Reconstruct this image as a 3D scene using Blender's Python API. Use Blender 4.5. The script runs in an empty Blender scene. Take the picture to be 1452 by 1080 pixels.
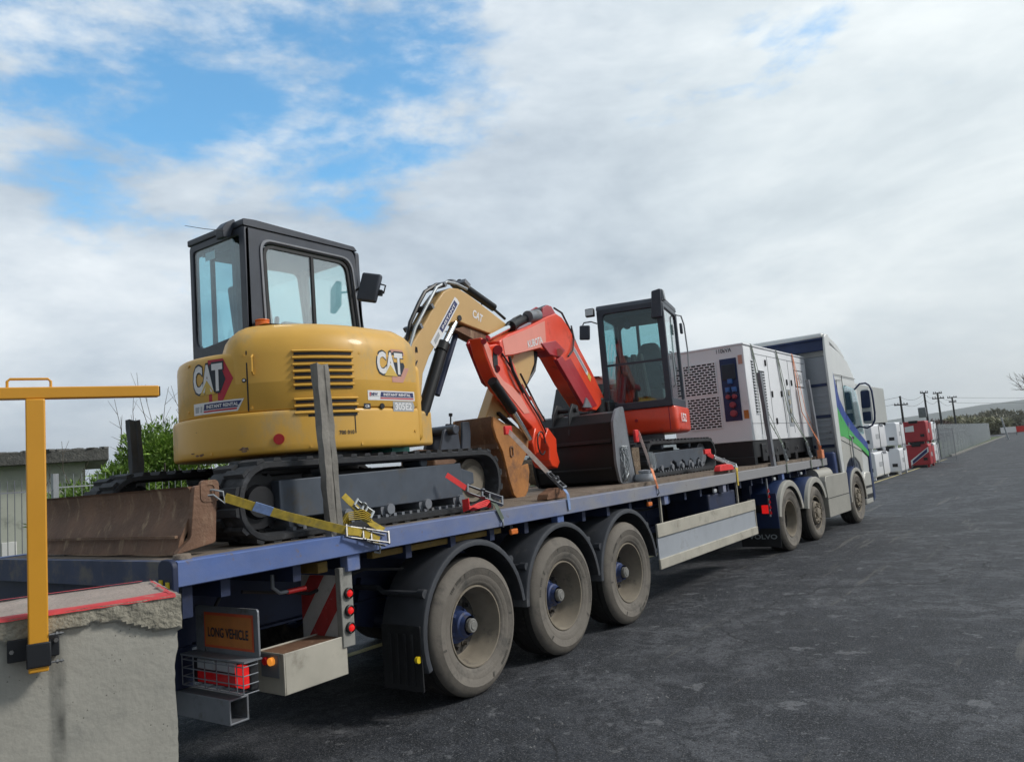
import bpy, bmesh, math, random
from mathutils import Vector, Matrix, Euler
from math import sin, cos, pi, radians, sqrt, atan2
random.seed(7)
SC = bpy.context.scene
COL = SC.collection

# ------------------------------------------------------------------ camera
CAM = Vector((5.1747, -2.2869, 1.7618))
YAW, PITCH, ROLL, FPX = 0.6202, 0.1083, 0.0807, 1084.66
_f = Vector((-sin(YAW)*cos(PITCH), cos(YAW)*cos(PITCH), sin(PITCH)))
_r = Vector((cos(YAW), sin(YAW), 0)); _u = _r.cross(_f)
_r2 = cos(ROLL)*_r - sin(ROLL)*_u; _u2 = sin(ROLL)*_r + cos(ROLL)*_u
cam = bpy.data.cameras.new('camera'); camo = bpy.data.objects.new('camera', cam); COL.objects.link(camo)
m = Matrix.Identity(4)
for i in range(3):
    m[i][0] = _r2[i]; m[i][1] = _u2[i]; m[i][2] = -_f[i]; m[i][3] = CAM[i]
camo.matrix_world = m
cam.sensor_width = 36; cam.sensor_fit = 'HORIZONTAL'; cam.lens = FPX/1452*36
cam.clip_start = .05; cam.clip_end = 20000
SC.camera = camo

# ------------------------------------------------------------------ sun, sky, exposure
SUN_EL, SUN_AZ = radians(40), radians(58)          # azimuth from +Y towards +X
sd = Vector((sin(SUN_AZ)*cos(SUN_EL), cos(SUN_AZ)*cos(SUN_EL), sin(SUN_EL)))
sl = bpy.data.lights.new('sun', 'SUN'); sl.energy = 2.1; sl.angle = radians(11); sl.color = (1, .95, .88)
so = bpy.data.objects.new('sun', sl); COL.objects.link(so)
so.rotation_euler = (-sd).to_track_quat('-Z', 'Y').to_euler(); so.location = (20, 10, 30)
W = bpy.data.worlds.new('World'); SC.world = W; W.use_nodes = True
SC.view_settings.view_transform = 'Standard'; SC.view_settings.look = 'None'
SC.view_settings.gamma = 1; SC.view_settings.exposure = 0.22
def nn(nt, t, **k):
    n = nt.nodes.new(t)
    for a, b in k.items(): setattr(n, a, b)
    return n
def build_world():
    nt = W.node_tree; nt.nodes.clear(); L = nt.links.new
    def math_(op, a, b=None, c=None, clamp=False):
        n = nn(nt, 'ShaderNodeMath', operation=op, use_clamp=clamp)
        for i, v in enumerate((a, b, c)):
            if v is None: continue
            if hasattr(v, 'is_output'): L(v, n.inputs[i])
            else: n.inputs[i].default_value = v
        return n.outputs[0]
    tc = nn(nt, 'ShaderNodeTexCoord'); sep = nn(nt, 'ShaderNodeSeparateXYZ'); L(tc.outputs['Generated'], sep.inputs[0])
    cb = nn(nt, 'ShaderNodeCombineXYZ')
    L(sep.outputs[0], cb.inputs[0]); L(sep.outputs[1], cb.inputs[1]); L(math_('MULTIPLY', sep.outputs[2], 2.4), cb.inputs[2])
    def noise(scale, detail, rough, dist=0.0, off=(0, 0, 0)):
        mp = nn(nt, 'ShaderNodeMapping'); mp.inputs['Location'].default_value = off
        L(cb.outputs[0], mp.inputs[0])
        n = nn(nt, 'ShaderNodeTexNoise'); L(mp.outputs[0], n.inputs['Vector'])
        n.inputs['Scale'].default_value = scale; n.inputs['Detail'].default_value = detail
        n.inputs['Roughness'].default_value = rough; n.inputs['Distortion'].default_value = dist
        return n.outputs['Fac']
    def lobe(d, e0, e1):                          # 1 near direction d, falling to 0
        d = Vector(d).normalized()
        v = nn(nt, 'ShaderNodeVectorMath', operation='DOT_PRODUCT'); L(tc.outputs['Generated'], v.inputs[0]); v.inputs[1].default_value = d
        r = nn(nt, 'ShaderNodeMapRange', interpolation_type='SMOOTHSTEP'); L(v.outputs['Value'], r.inputs[0])
        r.inputs[1].default_value = e0; r.inputs[2].default_value = e1
        return r.outputs[0]
    n1 = noise(SKY['s1'], 12, .60, .1, SKY['off']); n2 = noise(2.3, 9, .56, .35, (3.1, 1.7, 0)); n3 = noise(8.5, 10, .60, .1, (1.1, 8.7, 0))
    clear = lobe(SKY['clear'], SKY['c0'], SKY['c1'])
    cov = math_('ADD', n1, math_('MULTIPLY', math_('SUBTRACT', n3, .5), .25))
    th = math_('ADD', math_('MULTIPLY', clear, SKY['amt']), SKY['base'])
    low = nn(nt, 'ShaderNodeMapRange', interpolation_type='SMOOTHSTEP'); L(sep.outputs[2], low.inputs[0])
    low.inputs[1].default_value = .47; low.inputs[2].default_value = .14; low.inputs[3].default_value = 0; low.inputs[4].default_value = .34
    mr = nn(nt, 'ShaderNodeMapRange', interpolation_type='SMOOTHSTEP'); L(math_('SUBTRACT', math_('ADD', cov, low.outputs[0]), th), mr.inputs[0])
    mr.inputs[1].default_value = -.10; mr.inputs[2].default_value = .13
    mask = mr.outputs[0]
    # cloud tone: grey undersides to white
    cr = nn(nt, 'ShaderNodeValToRGB')
    e = cr.color_ramp.elements
    e[0].position = .40; e[0].color = (.36, .43, .51, 1)
    e[1].position = .74; e[1].color = (.78, .83, .865, 1)
    e.new(.56).color = (.545, .615, .68, 1)
    t = math_('ADD', -.10, math_('ADD', math_('MULTIPLY', n2, .95), math_('MULTIPLY', n3, .30)))
    glow = lobe(SKY['glow'], .70, 1.0)
    t = math_('ADD', t, math_('MULTIPLY', low.outputs[0], .32))
    t = math_('ADD', t, math_('MULTIPLY', glow, .03)); L(t, cr.inputs[0])
    warm = nn(nt, 'ShaderNodeMix', data_type='RGBA'); L(math_('MULTIPLY', glow, .30), warm.inputs[0])
    L(cr.outputs[0], warm.inputs[6]); warm.inputs[7].default_value = (.78, .84, .80, 1)
    sky = nn(nt, 'ShaderNodeTexSky', sky_type='NISHITA', sun_disc=False)
    sky.sun_elevation = SUN_EL; sky.sun_rotation = SUN_AZ; sky.dust_density = 0.0; sky.air_density = 1.0; sky.ozone_density = 1.5
    b1 = nn(nt, 'ShaderNodeBackground'); tint = nn(nt, 'ShaderNodeVectorMath', operation='MULTIPLY'); L(sky.outputs[0], tint.inputs[0]); tint.inputs[1].default_value = (.62, 1.12, 1.20)
    L(tint.outputs[0], b1.inputs[0]); b1.inputs[1].default_value = SKY['str']
    dirl = lobe((-.35, .93, .1), -.75, .35); dm = math_('MULTIPLY_ADD', dirl, SKY['cl']*.57, SKY['cl']*.43)  # clouds dimmed behind the camera, out of view, added to deepen shaded faces
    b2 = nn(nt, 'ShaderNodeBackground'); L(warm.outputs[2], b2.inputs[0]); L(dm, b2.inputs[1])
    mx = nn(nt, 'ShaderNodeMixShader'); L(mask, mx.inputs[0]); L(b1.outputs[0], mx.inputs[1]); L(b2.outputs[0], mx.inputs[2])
    o = nn(nt, 'ShaderNodeOutputWorld'); L(mx.outputs[0], o.inputs[0])
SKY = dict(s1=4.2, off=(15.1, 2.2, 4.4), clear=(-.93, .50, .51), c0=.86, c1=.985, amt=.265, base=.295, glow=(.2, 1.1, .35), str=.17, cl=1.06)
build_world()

# ------------------------------------------------------------------ materials
def mat(name, col, rough=.55, metal=0, var=.12, scale=6, dirt=None, bump=0, bscale=60, coat=0, streak=0, spec=.5):
    M = bpy.data.materials.new(name); M.use_nodes = True; nt = M.node_tree; L = nt.links.new
    b = nt.nodes['Principled BSDF']
    b.inputs['Roughness'].default_value = rough; b.inputs['Metallic'].default_value = metal
    b.inputs['Specular IOR Level'].default_value = spec
    if coat: b.inputs['Coat Weight'].default_value = coat; b.inputs['Coat Roughness'].default_value = .12
    tc = nn(nt, 'ShaderNodeTexCoord'); oi = nn(nt, 'ShaderNodeObjectInfo'); of = nn(nt, 'ShaderNodeMath', operation='MULTIPLY'); L(oi.outputs['Random'], of.inputs[0]); of.inputs[1].default_value = 23.0
    av = nn(nt, 'ShaderNodeVectorMath', operation='ADD'); L(tc.outputs['Object'], av.inputs[0]); L(of.outputs[0], av.inputs[1]); src = av.outputs[0]
    n = nn(nt, 'ShaderNodeTexNoise'); L(src, n.inputs[0]); n.inputs['Scale'].default_value = scale; n.inputs['Detail'].default_value = 8; n.inputs['Roughness'].default_value = .6
    r = nn(nt, 'ShaderNodeMapRange'); L(n.outputs['Fac'], r.inputs[0]); r.inputs[1].default_value = .3; r.inputs[2].default_value = .7
    r.inputs[3].default_value = 1-var; r.inputs[4].default_value = 1+var
    v = nn(nt, 'ShaderNodeVectorMath', operation='SCALE'); v.inputs[0].default_value = col[:3]; L(r.outputs[0], v.inputs['Scale'])
    out = v.outputs[0]
    if dirt:
        dc, amt, dsc = dirt
        mp = nn(nt, 'ShaderNodeMapping'); L(src, mp.inputs[0])
        if streak: mp.inputs['Scale'].default_value = (1, 1, streak)
        n2 = nn(nt, 'ShaderNodeTexNoise'); L(mp.outputs[0], n2.inputs[0]); n2.inputs['Scale'].default_value = dsc; n2.inputs['Detail'].default_value = 10; n2.inputs['Roughness'].default_value = .68
        r2 = nn(nt, 'ShaderNodeMapRange', interpolation_type='SMOOTHSTEP'); L(n2.outputs['Fac'], r2.inputs[0])
        r2.inputs[1].default_value = .64-amt*.36; r2.inputs[2].default_value = .86-amt*.36
        mx = nn(nt, 'ShaderNodeMix', data_type='RGBA'); L(r2.outputs[0], mx.inputs[0]); L(out, mx.inputs[6]); mx.inputs[7].default_value = (*dc, 1)
        out = mx.outputs[2]
        rr = nn(nt, 'ShaderNodeMapRange'); L(r2.outputs[0], rr.inputs[0]); rr.inputs[3].default_value = rough; rr.inputs[4].default_value = max(rough, .85)
        L(rr.outputs[0], b.inputs['Roughness'])
    L(out, b.inputs['Base Color'])
    if bump:
        n3 = nn(nt, 'ShaderNodeTexNoise'); L(src, n3.inputs[0]); n3.inputs['Scale'].default_value = bscale; n3.inputs['Detail'].default_value = 5
        bp = nn(nt, 'ShaderNodeBump'); L(n3.outputs['Fac'], bp.inputs['Height']); bp.inputs['Strength'].default_value = bump; bp.inputs['Distance'].default_value = .02
        L(bp.outputs[0], b.inputs['Normal'])
    return M
def emis(name, col, s, base=None):
    M = bpy.data.materials.new(name); M.use_nodes = True; b = M.node_tree.nodes['Principled BSDF']
    b.inputs['Base Color'].default_value = (*(base or col), 1); b.inputs['Emission Color'].default_value = (*col, 1)
    b.inputs['Emission Strength'].default_value = s; b.inputs['Roughness'].default_value = .2
    return M
def glass(name, tint, mixf=.75, rough=.02):
    M = bpy.data.materials.new(name); M.use_nodes = True; nt = M.node_tree; nt.nodes.clear(); L = nt.links.new
    t = nn(nt, 'ShaderNodeBsdfTransparent'); t.inputs[0].default_value = (*tint, 1)
    g = nn(nt, 'ShaderNodeBsdfGlossy'); g.inputs['Roughness'].default_value = rough; g.inputs[0].default_value = (.95, .98, 1, 1)
    fr = nn(nt, 'ShaderNodeLayerWeight'); pw = nn(nt, 'ShaderNodeMath', operation='POWER'); L(fr.outputs['Facing'], pw.inputs[0]); pw.inputs[1].default_value = 3.0
    a = nn(nt, 'ShaderNodeMath', operation='MULTIPLY_ADD', use_clamp=True); L(pw.outputs[0], a.inputs[0]); a.inputs[1].default_value = .75; a.inputs[2].default_value = 1-mixf
    mx = nn(nt, 'ShaderNodeMixShader'); L(a.outputs[0], mx.inputs[0]); L(t.outputs[0], mx.inputs[1]); L(g.outputs[0], mx.inputs[2])
    o = nn(nt, 'ShaderNodeOutputMaterial'); L(mx.outputs[0], o.inputs[0])
    return M
DUST = (.23, .20, .16)
MT = {}
def defm(k, *a, **kw): MT[k] = mat(k, *a, **kw)
defm('yellow_paint', (.70, .40, .065), .45, var=.07, scale=1.8, dirt=((.50, .36, .17), .34, 2.6), streak=.5, bump=.03, bscale=9, coat=.15)
defm('pale_yellow', (.60, .385, .15), .42, var=.06, scale=3, dirt=((.42, .29, .14), .15, 4), coat=.15)
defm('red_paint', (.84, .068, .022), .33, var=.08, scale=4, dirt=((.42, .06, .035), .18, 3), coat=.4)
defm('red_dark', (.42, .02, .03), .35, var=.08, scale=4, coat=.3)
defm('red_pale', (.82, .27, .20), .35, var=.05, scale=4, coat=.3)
defm('blue_paint', (.10, .16, .37), .55, var=.12, scale=6, dirt=((.235, .25, .33), .62, 2.2), bump=.04)
defm('chassis_blue', (.012, .022, .065), .6, var=.2, scale=4, dirt=((.03, .03, .04), .3, 5))
defm('black', (.012, .013, .016), .5, var=.2, scale=8)
defm('black_shiny', (.009, .010, .012), .45, var=.1, scale=8, dirt=((.024, .025, .03), .25, 6), spec=.35)
defm('cab_frame', (.045, .055, .075), .42, var=.15, scale=6, dirt=((.09, .095, .105), .22, 7))
defm('rubber', (.022, .024, .028), .75, var=.25, scale=9, dirt=((.075, .08, .09), .33, 7), bump=.15)
defm('tyre', (.16, .145, .125), .85, var=.2, scale=3.5, dirt=((.075, .072, .066), .42, 4), bump=.15, bscale=40)
defm('tread', (.028, .027, .026), .85, var=.2, scale=9, dirt=((.10, .09, .075), .25, 6), bump=.2)
defm('rim_shade', (.045, .042, .04), .75, var=.3, scale=9, dirt=((.14, .12, .095), .42, 9))  # deep inner rim faces: recess shade put into the colour, dust over it
defm('dusty_rim', (.23, .20, .155), .75, var=.2, scale=5, dirt=((.10, .085, .07), .3, 7))
defm('hub_blue', (.03, .055, .16), .6, var=.2, scale=8, dirt=((.10, .09, .08), .35, 14))
defm('guard', (.045, .05, .06), .5, var=.2, scale=5, dirt=((.11, .11, .115), .3, 4))
defm('flap', (.014, .015, .018), .6, var=.3, scale=5, dirt=((.06, .06, .06), .25, 6))
defm('steel', (.26, .26, .26), .42, .8, var=.1, scale=9, dirt=((.2, .18, .16), .2, 9))
defm('grey_steel', (.20, .215, .24), .55, .3, var=.15, scale=5, dirt=((.13, .12, .11), .3, 6))
defm('track_frame', (.075, .092, .118), .55, .2, var=.18, scale=4, dirt=((.10, .095, .085), .35, 5))
defm('chrome', (.75, .78, .8), .12, 1, var=.02)
defm('silver', (.40, .39, .35), .5, .35, var=.1, scale=3, dirt=((.30, .28, .24), .3, 3))
defm('beige', (.42, .40, .34), .6, var=.12, scale=3, dirt=((.25, .23, .19), .35, 5))
defm('galv', (.34, .37, .39), .5, .4, var=.1, scale=6, dirt=((.3, .32, .33), .3, 7))
defm('wood_grey', (.21, .20, .18), .85, var=.35, scale=4, dirt=((.10, .095, .09), .35, 14), streak=.12, bump=.35, bscale=25)
defm('stake_dark', (.055, .06, .068), .7, var=.25, scale=6, dirt=((.12, .12, .12), .25, 12), streak=.15, bump=.2, bscale=30)
defm('deck', (.16, .125, .095), .9, var=.3, scale=9, dirt=((.28, .24, .19), .4, 5), bump=.4, bscale=40)
defm('rust', (.175, .085, .045), .8, var=.3, scale=5, dirt=((.31, .19, .10), .38, 9), streak=.45, bump=.3, bscale=35)
defm('rust_brown', (.17, .092, .055), .7, var=.35, scale=4, dirt=((.40, .29, .19), .33, 13), streak=.2, bump=.3, bscale=45)
defm('rust_orange', (.40, .17, .048), .7, var=.25, scale=5, dirt=((.20, .10, .055), .48, 4), bump=.2, bscale=30)
defm('mud', (.17, .125, .085), .95, var=.35, scale=14, dirt=((.30, .25, .19), .4, 22), bump=.8, bscale=50)
defm('white', (.84, .86, .89), .42, var=.03, scale=2, dirt=((.62, .63, .62), .12, 2.4), coat=.15)
defm('cab_silver', (.50, .50, .46), .4, .15, var=.06, scale=2, dirt=((.40, .37, .31), .28, 2.0), coat=.2)
defm('cab_white', (.66, .68, .67), .38, .05, var=.05, scale=2, dirt=((.5, .5, .46), .15, 2.5), coat=.3)
defm('grey_panel', (.36, .39, .43), .5, .1, var=.08, scale=3, dirt=((.2, .2, .2), .2, 3))
defm('navy', (.012, .03, .10), .45, var=.2, scale=4)
defm('swoosh_blue', (.02, .06, .30), .4, var=.08, scale=3)
defm('swoosh_green', (.06, .42, .09), .4, var=.08, scale=3)
defm('decal_white', (.80, .80, .80), .5, var=.02)
defm('decal_grey', (.40, .42, .44), .5, var=.03)
defm('decal_navy', (.03, .04, .14), .5, var=.05)
defm('decal_dark', (.02, .03, .045), .45, var=.05)
defm('decal_red', (.50, .025, .05), .45, var=.05)
defm('decal_faded', (.60, .31, .24), .5, var=.05)
defm('decal_yellow', (.70, .48, .10), .5, var=.05)
defm('red', (.62, .02, .02), .45, var=.08)
defm('red_worn', (.40, .035, .035), .7, var=.2, scale=9, dirt=((.5, .48, .46), .2, 20))
defm('white_worn', (.50, .50, .49), .7, var=.15, scale=9, dirt=((.33, .32, .30), .3, 9))
defm('orange', (.80, .18, .03), .45, var=.1)
defm('orange_sign', (.55, .19, .04), .45, var=.12, scale=10)
defm('sign_red', (.62, .09, .03), .45, var=.1, scale=10)
defm('strap_yellow', (.52, .38, .055), .85, var=.25, scale=25, dirt=((.30, .24, .10), .35, 15))
defm('strap_blue', (.22, .32, .55), .7, var=.2, scale=30)
defm('strap_red', (.75, .03, .03), .6, var=.12, scale=20)
defm('strap_orange', (.70, .25, .12), .8, var=.2, scale=20)
defm('strap_pale', (.55, .45, .40), .8, var=.2, scale=20)
defm('strap_green', (.11, .14, .11), .8, var=.2, scale=20)
defm('hose', (.02, .02, .022), .45, var=.1)
defm('seat_grey', (.13, .15, .17), .8, var=.15)
defm('interior', (.05, .055, .06), .8, var=.15)
defm('socket_blue', (.06, .16, .42), .5, var=.05)
defm('socket_red', (.32, .05, .07), .5, var=.08)
defm('teal', (.05, .30, .24), .6, var=.1)
defm('post_yellow', (.72, .34, .025), .38, var=.05, scale=3, coat=.3, dirt=((.52, .26, .04), .12, 3))
defm('bracket', (.012, .014, .018), .5, var=.1)
def rail_paint():
    M = mat('rail_paint', (.06, .13, .38), .55, var=.12, scale=6, bump=.04); nt = M.node_tree; L = nt.links.new; b = nt.nodes['Principled BSDF']
    src = [l for l in nt.links if l.to_socket == b.inputs['Base Color']][0].from_socket
    tc = nn(nt, 'ShaderNodeTexCoord'); sp = nn(nt, 'ShaderNodeSeparateXYZ'); L(tc.outputs['Object'], sp.inputs[0])
    n = nn(nt, 'ShaderNodeTexNoise'); mp = nn(nt, 'ShaderNodeMapping'); L(tc.outputs['Object'], mp.inputs[0]); mp.inputs['Scale'].default_value = (1, .7, 1.6); L(mp.outputs[0], n.inputs[0]); n.inputs['Scale'].default_value = 2.0; n.inputs['Detail'].default_value = 9; n.inputs['Roughness'].default_value = .65
    a = nn(nt, 'ShaderNodeMath', operation='MULTIPLY_ADD'); L(sp.outputs[1], a.inputs[0]); a.inputs[1].default_value = .075; L(n.outputs['Fac'], a.inputs[2])
    r = nn(nt, 'ShaderNodeMapRange', interpolation_type='SMOOTHSTEP'); L(a.outputs[0], r.inputs[0]); r.inputs[1].default_value = .36; r.inputs[2].default_value = 1.15; r.inputs[3].default_value = .12
    m1 = nn(nt, 'ShaderNodeMix', data_type='RGBA'); L(r.outputs[0], m1.inputs[0]); L(src, m1.inputs[6]); m1.inputs[7].default_value = (.265, .265, .275, 1)
    n2 = nn(nt, 'ShaderNodeTexNoise'); L(tc.outputs['Object'], n2.inputs[0]); n2.inputs['Scale'].default_value = 11; n2.inputs['Detail'].default_value = 8; n2.inputs['Roughness'].default_value = .7
    r2 = nn(nt, 'ShaderNodeMapRange', interpolation_type='SMOOTHSTEP'); L(n2.outputs['Fac'], r2.inputs[0]); r2.inputs[1].default_value = .60; r2.inputs[2].default_value = .68; r2.inputs[4].default_value = .7
    m2 = nn(nt, 'ShaderNodeMix', data_type='RGBA'); L(r2.outputs[0], m2.inputs[0]); L(m1.outputs[2], m2.inputs[6]); m2.inputs[7].default_value = (.16, .13, .12, 1)
    L(m2.outputs[2], b.inputs['Base Color']); return M
MT['rail_paint'] = rail_paint()
MT['glass'] = glass('glass', (.72, .86, .87), .93)
MT['glass_dark'] = glass('glass_dark', (.74, .90, .93), .92)
MT['glass_clear'] = glass('glass_clear', (.95, .99, .95), .78)
MT['mirror_glass'] = mat('mirror_glass', (.5, .6, .6), .05, 1, var=.01)
MT['lamp_red'] = emis('lamp_red', (1, .02, .02), .42, (.35, .008, .008))
MT['lamp_red_dim'] = emis('lamp_red_dim', (1, .03, .03), .035, (.28, .008, .01))
MT['lamp_amber'] = emis('lamp_amber', (1, .35, .05), .5, (.7, .2, .02))
MT['lamp_orange'] = mat('lamp_orange', (.75, .20, .04), .25, var=.1, scale=30)
MT['lamp_yellow'] = mat('lamp_yellow', (.75, .55, .02), .3)
MT['lens_clear'] = mat('lens_clear', (.65, .68, .70), .1, .3)

# ------------------------------------------------------------------ object helpers
def tag(o, label=None, cat=None, group=None, kind=None):
    if label: o['label'] = label
    if cat: o['category'] = cat
    if group: o['group'] = group
    if kind: o['kind'] = kind
    return o
def thing(name, loc, label, cat, group=None, rz=0):
    o = bpy.data.objects.new(name, None); o.empty_display_size = .2; COL.objects.link(o)
    o.location = loc; o.rotation_euler = (0, 0, rz)
    return tag(o, label, cat, group)
def copy_tree(o, parent=None):
    c = o.copy(); COL.objects.link(c)
    if parent is not None: c.parent = parent
    for ch in list(o.children): copy_tree(ch, c)
    return c
class MB:
    def __init__(s): s.v = []; s.f = []; s.mi = []; s.cur = 0; s.X = None
    def mat(s, i): s.cur = i; return s
    def add(s, vs, fs, xf=None):
        n = len(s.v)
        for p in vs:
            p = Vector(p)
            if xf is not None: p = xf @ p if isinstance(xf, Matrix) else Vector(xf(p))
            if s.X is not None: p = s.X @ p
            s.v.append(p)
        for f in fs: s.f.append(tuple(i+n for i in f)); s.mi.append(s.cur)
        return s
    def box(s, c, d, rot=None, taper=None):
        x, y, z = d[0]/2, d[1]/2, d[2]/2
        vs = [Vector((sx*x*(1 if taper is None or sz < 0 else taper[0]), sy*y*(1 if taper is None or sz < 0 else taper[1]), sz*z)) for sz in (-1, 1) for sy in (-1, 1) for sx in (-1, 1)]
        fs = [(0, 2, 3, 1), (4, 5, 7, 6), (0, 1, 5, 4), (2, 6, 7, 3), (0, 4, 6, 2), (1, 3, 7, 5)]
        M_ = Matrix.Translation(c)
        if rot is not None: M_ = M_ @ Euler(rot).to_matrix().to_4x4()
        return s.add(vs, fs, M_)
    def bb(s, x0, x1, y0, y1, z0, z1): return s.box(((x0+x1)/2, (y0+y1)/2, (z0+z1)/2), (x1-x0, y1-y0, z1-z0))
    def beam(s, p, q, w, h, up=(0, 0, 1)):
        p = Vector(p); q = Vector(q); d = (q-p); L = d.length; d.normalize()
        side = d.cross(Vector(up)); 
        if side.length < 1e-4: side = d.cross(Vector((0, 1, 0)))
        side.normalize(); u = side.cross(d)
        vs = [p + side*a*w/2 + u*b*h/2 + d*L*t for t in (0, 1) for a, b in ((-1, -1), (1, -1), (1, 1), (-1, 1))]
        return s.add(vs, [(0, 3, 2, 1), (4, 5, 6, 7), (0, 1, 5, 4), (1, 2, 6, 5), (2, 3, 7, 6), (3, 0, 4, 7)])
    def tube(s, pts, r, n=10, caps=True, r2=None):
        pts = [Vector(p) for p in pts]; rings = []
        prev = None; N = len(pts)
        for i, p in enumerate(pts):
            t = (pts[min(i+1, N-1)] - pts[max(i-1, 0)]).normalized()
            if prev is None:
                a = Vector((0, 0, 1)) if abs(t.z) < .9 else Vector((1, 0, 0))
                prev = a.cross(t).normalized()
            prev = (prev - t*prev.dot(t)).normalized(); b = t.cross(prev)
            rr = r if r2 is None else r + (r2-r)*i/(N-1)
            rings.append([p + prev*cos(2*pi*k/n)*rr + b*sin(2*pi*k/n)*rr for k in range(n)])
        vs = [v for g in rings for v in g]
        fs = [(i*n+k, i*n+(k+1) % n, (i+1)*n+(k+1) % n, (i+1)*n+k) for i in range(N-1) for k in range(n)]
        if caps: fs += [tuple(range(n-1, -1, -1)), tuple((N-1)*n+k for k in range(n))]
        return s.add(vs, fs)
    def cyl(s, p, q, r, n=20, r2=None): return s.tube([p, q], r, n, True, r2)
    def lathe(s, prof, c, ax='x', n=48, arc=None):      # prof: (along axis, radius)
        vs = []; a0, a1 = arc or (0, 2*pi); full = arc is None; m_ = n if full else n+1
        for k in range(m_):
            a = a0+(a1-a0)*k/n
            for t, r in prof:
                p = {'x': (t, r*cos(a), r*sin(a)), 'y': (r*cos(a), t, r*sin(a)), 'z': (r*cos(a), r*sin(a), t)}[ax]
                vs.append(Vector(p)+Vector(c))
        P = len(prof); fs = []
        for k in range(n):
            k2 = (k+1) % m_
            for i in range(P-1): fs.append((k*P+i, k*P+i+1, k2*P+i+1, k2*P+i))
        return s.add(vs, fs)
    def prism(s, poly, a, b, ax='x', holes=None):         # extrude 2D polygon along axis; poly in remaining coords order
        def P3(p, t): return {'x': (t, p[0], p[1]), 'y': (p[0], t, p[1]), 'z': (p[0], p[1], t)}[ax]
        n = len(poly); area = sum(poly[i][0]*poly[(i+1) % n][1]-poly[(i+1) % n][0]*poly[i][1] for i in range(n))
        if area < 0: poly = poly[::-1]
        vs = [P3(p, a) for p in poly]+[P3(p, b) for p in poly]
        return s.add(vs, [tuple(range(n-1, -1, -1)), tuple(range(n, 2*n))]+[(i, (i+1) % n, n+(i+1) % n, n+i) for i in range(n)])
    def frame(s, outer, inner, a, b, ax='x'):             # ring between two polygons with same count
        def P3(p, t): return {'x': (t, p[0], p[1]), 'y': (p[0], t, p[1]), 'z': (p[0], p[1], t)}[ax]
        n = len(outer); vs = [P3(p, t) for t in (a, b) for q in (outer, inner) for p in q]; fs = []
        for i in range(n):
            j = (i+1) % n
            fs += [(i, j, n+j, n+i), (2*n+i, 3*n+i, 3*n+j, 2*n+j), (i, 2*n+i, 2*n+j, j), (n+i, n+j, 3*n+j, 3*n+i)]
        return s.add(vs, fs)
    def sheet(s, pts, quad=None): return s.add(pts, [tuple(range(len(pts)))])
    def ribbon(s, pts, w, side, th=.003):                  # flat strap following pts, width along side vector(s)
        pts = [Vector(p) for p in pts]; n = len(pts); vs = []; sd_ = Vector(side).normalized()
        for i, p in enumerate(pts):
            t = (pts[min(i+1, n-1)]-pts[max(i-1, 0)]).normalized(); sv = (sd_-t*sd_.dot(t)).normalized(); nv = t.cross(sv)
            vs += [p-sv*w/2-nv*th/2, p+sv*w/2-nv*th/2, p+sv*w/2+nv*th/2, p-sv*w/2+nv*th/2]
        fs = [(4*i+k, 4*i+(k+1) % 4, 4*i+4+(k+1) % 4, 4*i+4+k) for i in range(n-1) for k in range(4)]
        fs += [(3, 2, 1, 0), (4*n-4, 4*n-3, 4*n-2, 4*n-1)]
        return s.add(vs, fs)
    def build(s, name, m_, parent=None, bevel=0, smooth=35, seg=2, loc=None, fix=True, subsurf=0):
        me = bpy.data.meshes.new(name); me.from_pydata([tuple(v) for v in s.v], [], s.f)
        ms = m_ if isinstance(m_, (list, tuple)) else [m_]
        for k in ms: me.materials.append(MT[k] if isinstance(k, str) else k)
        me.polygons.foreach_set('material_index', s.mi)
        if fix:
            bm = bmesh.new(); bm.from_mesh(me); bmesh.ops.recalc_face_normals(bm, faces=bm.faces); bm.to_mesh(me); bm.free()
        if smooth:
            me.polygons.foreach_set('use_smooth', [True]*len(me.polygons)); me.set_sharp_from_angle(angle=radians(smooth))
        me.update()
        o = bpy.data.objects.new(name, me); COL.objects.link(o)
        if parent is not None: o.parent = parent
        if loc: o.location = loc
        if bevel:
            md = o.modifiers.new('bevel', 'BEVEL'); md.width = bevel; md.segments = seg; md.limit_method = 'ANGLE'; md.angle_limit = radians(40); md.harden_normals = False
        if subsurf:
            md = o.modifiers.new('sub', 'SUBSURF'); md.levels = md.render_levels = subsurf
        return o
def rrect(x0, x1, y0, y1, r, n=5):
    if not isinstance(r, (list, tuple)): r = [r]*4
    pts = []
    for (cx, cy, a, q) in ((x1-r[0], y0+r[0], -pi/2, r[0]), (x1-r[1], y1-r[1], 0, r[1]), (x0+r[2], y1-r[2], pi/2, r[2]), (x0+r[3], y0+r[3], pi, r[3])):
        for k in range(n+1): t = a+pi/2*k/n; pts.append((cx+q*cos(t), cy+q*sin(t)))
    return pts
def shrink(poly, d):
    n = len(poly); out = []; area = sum(poly[i][0]*poly[(i+1) % n][1]-poly[(i+1) % n][0]*poly[i][1] for i in range(n)); sg = 1 if area > 0 else -1
    for i in range(n):
        a = Vector(poly[i-1]); b = Vector(poly[i]); c = Vector(poly[(i+1) % n])
        e1 = (b-a).normalized() if (b-a).length > 1e-6 else Vector((0, 0)); e2 = (c-b).normalized() if (c-b).length > 1e-6 else Vector((0, 0))
        n1 = Vector((-e1.y, e1.x))*sg; n2 = Vector((-e2.y, e2.x))*sg; nv = (n1+n2)
        if nv.length < 1e-6: nv = n1
        nv.normalize(); k = max(.4, nv.dot(n1)) if n1.length else 1
        out.append((b.x+nv.x*d/k, b.y+nv.y*d/k))
    return out
_tx = {}
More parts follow.
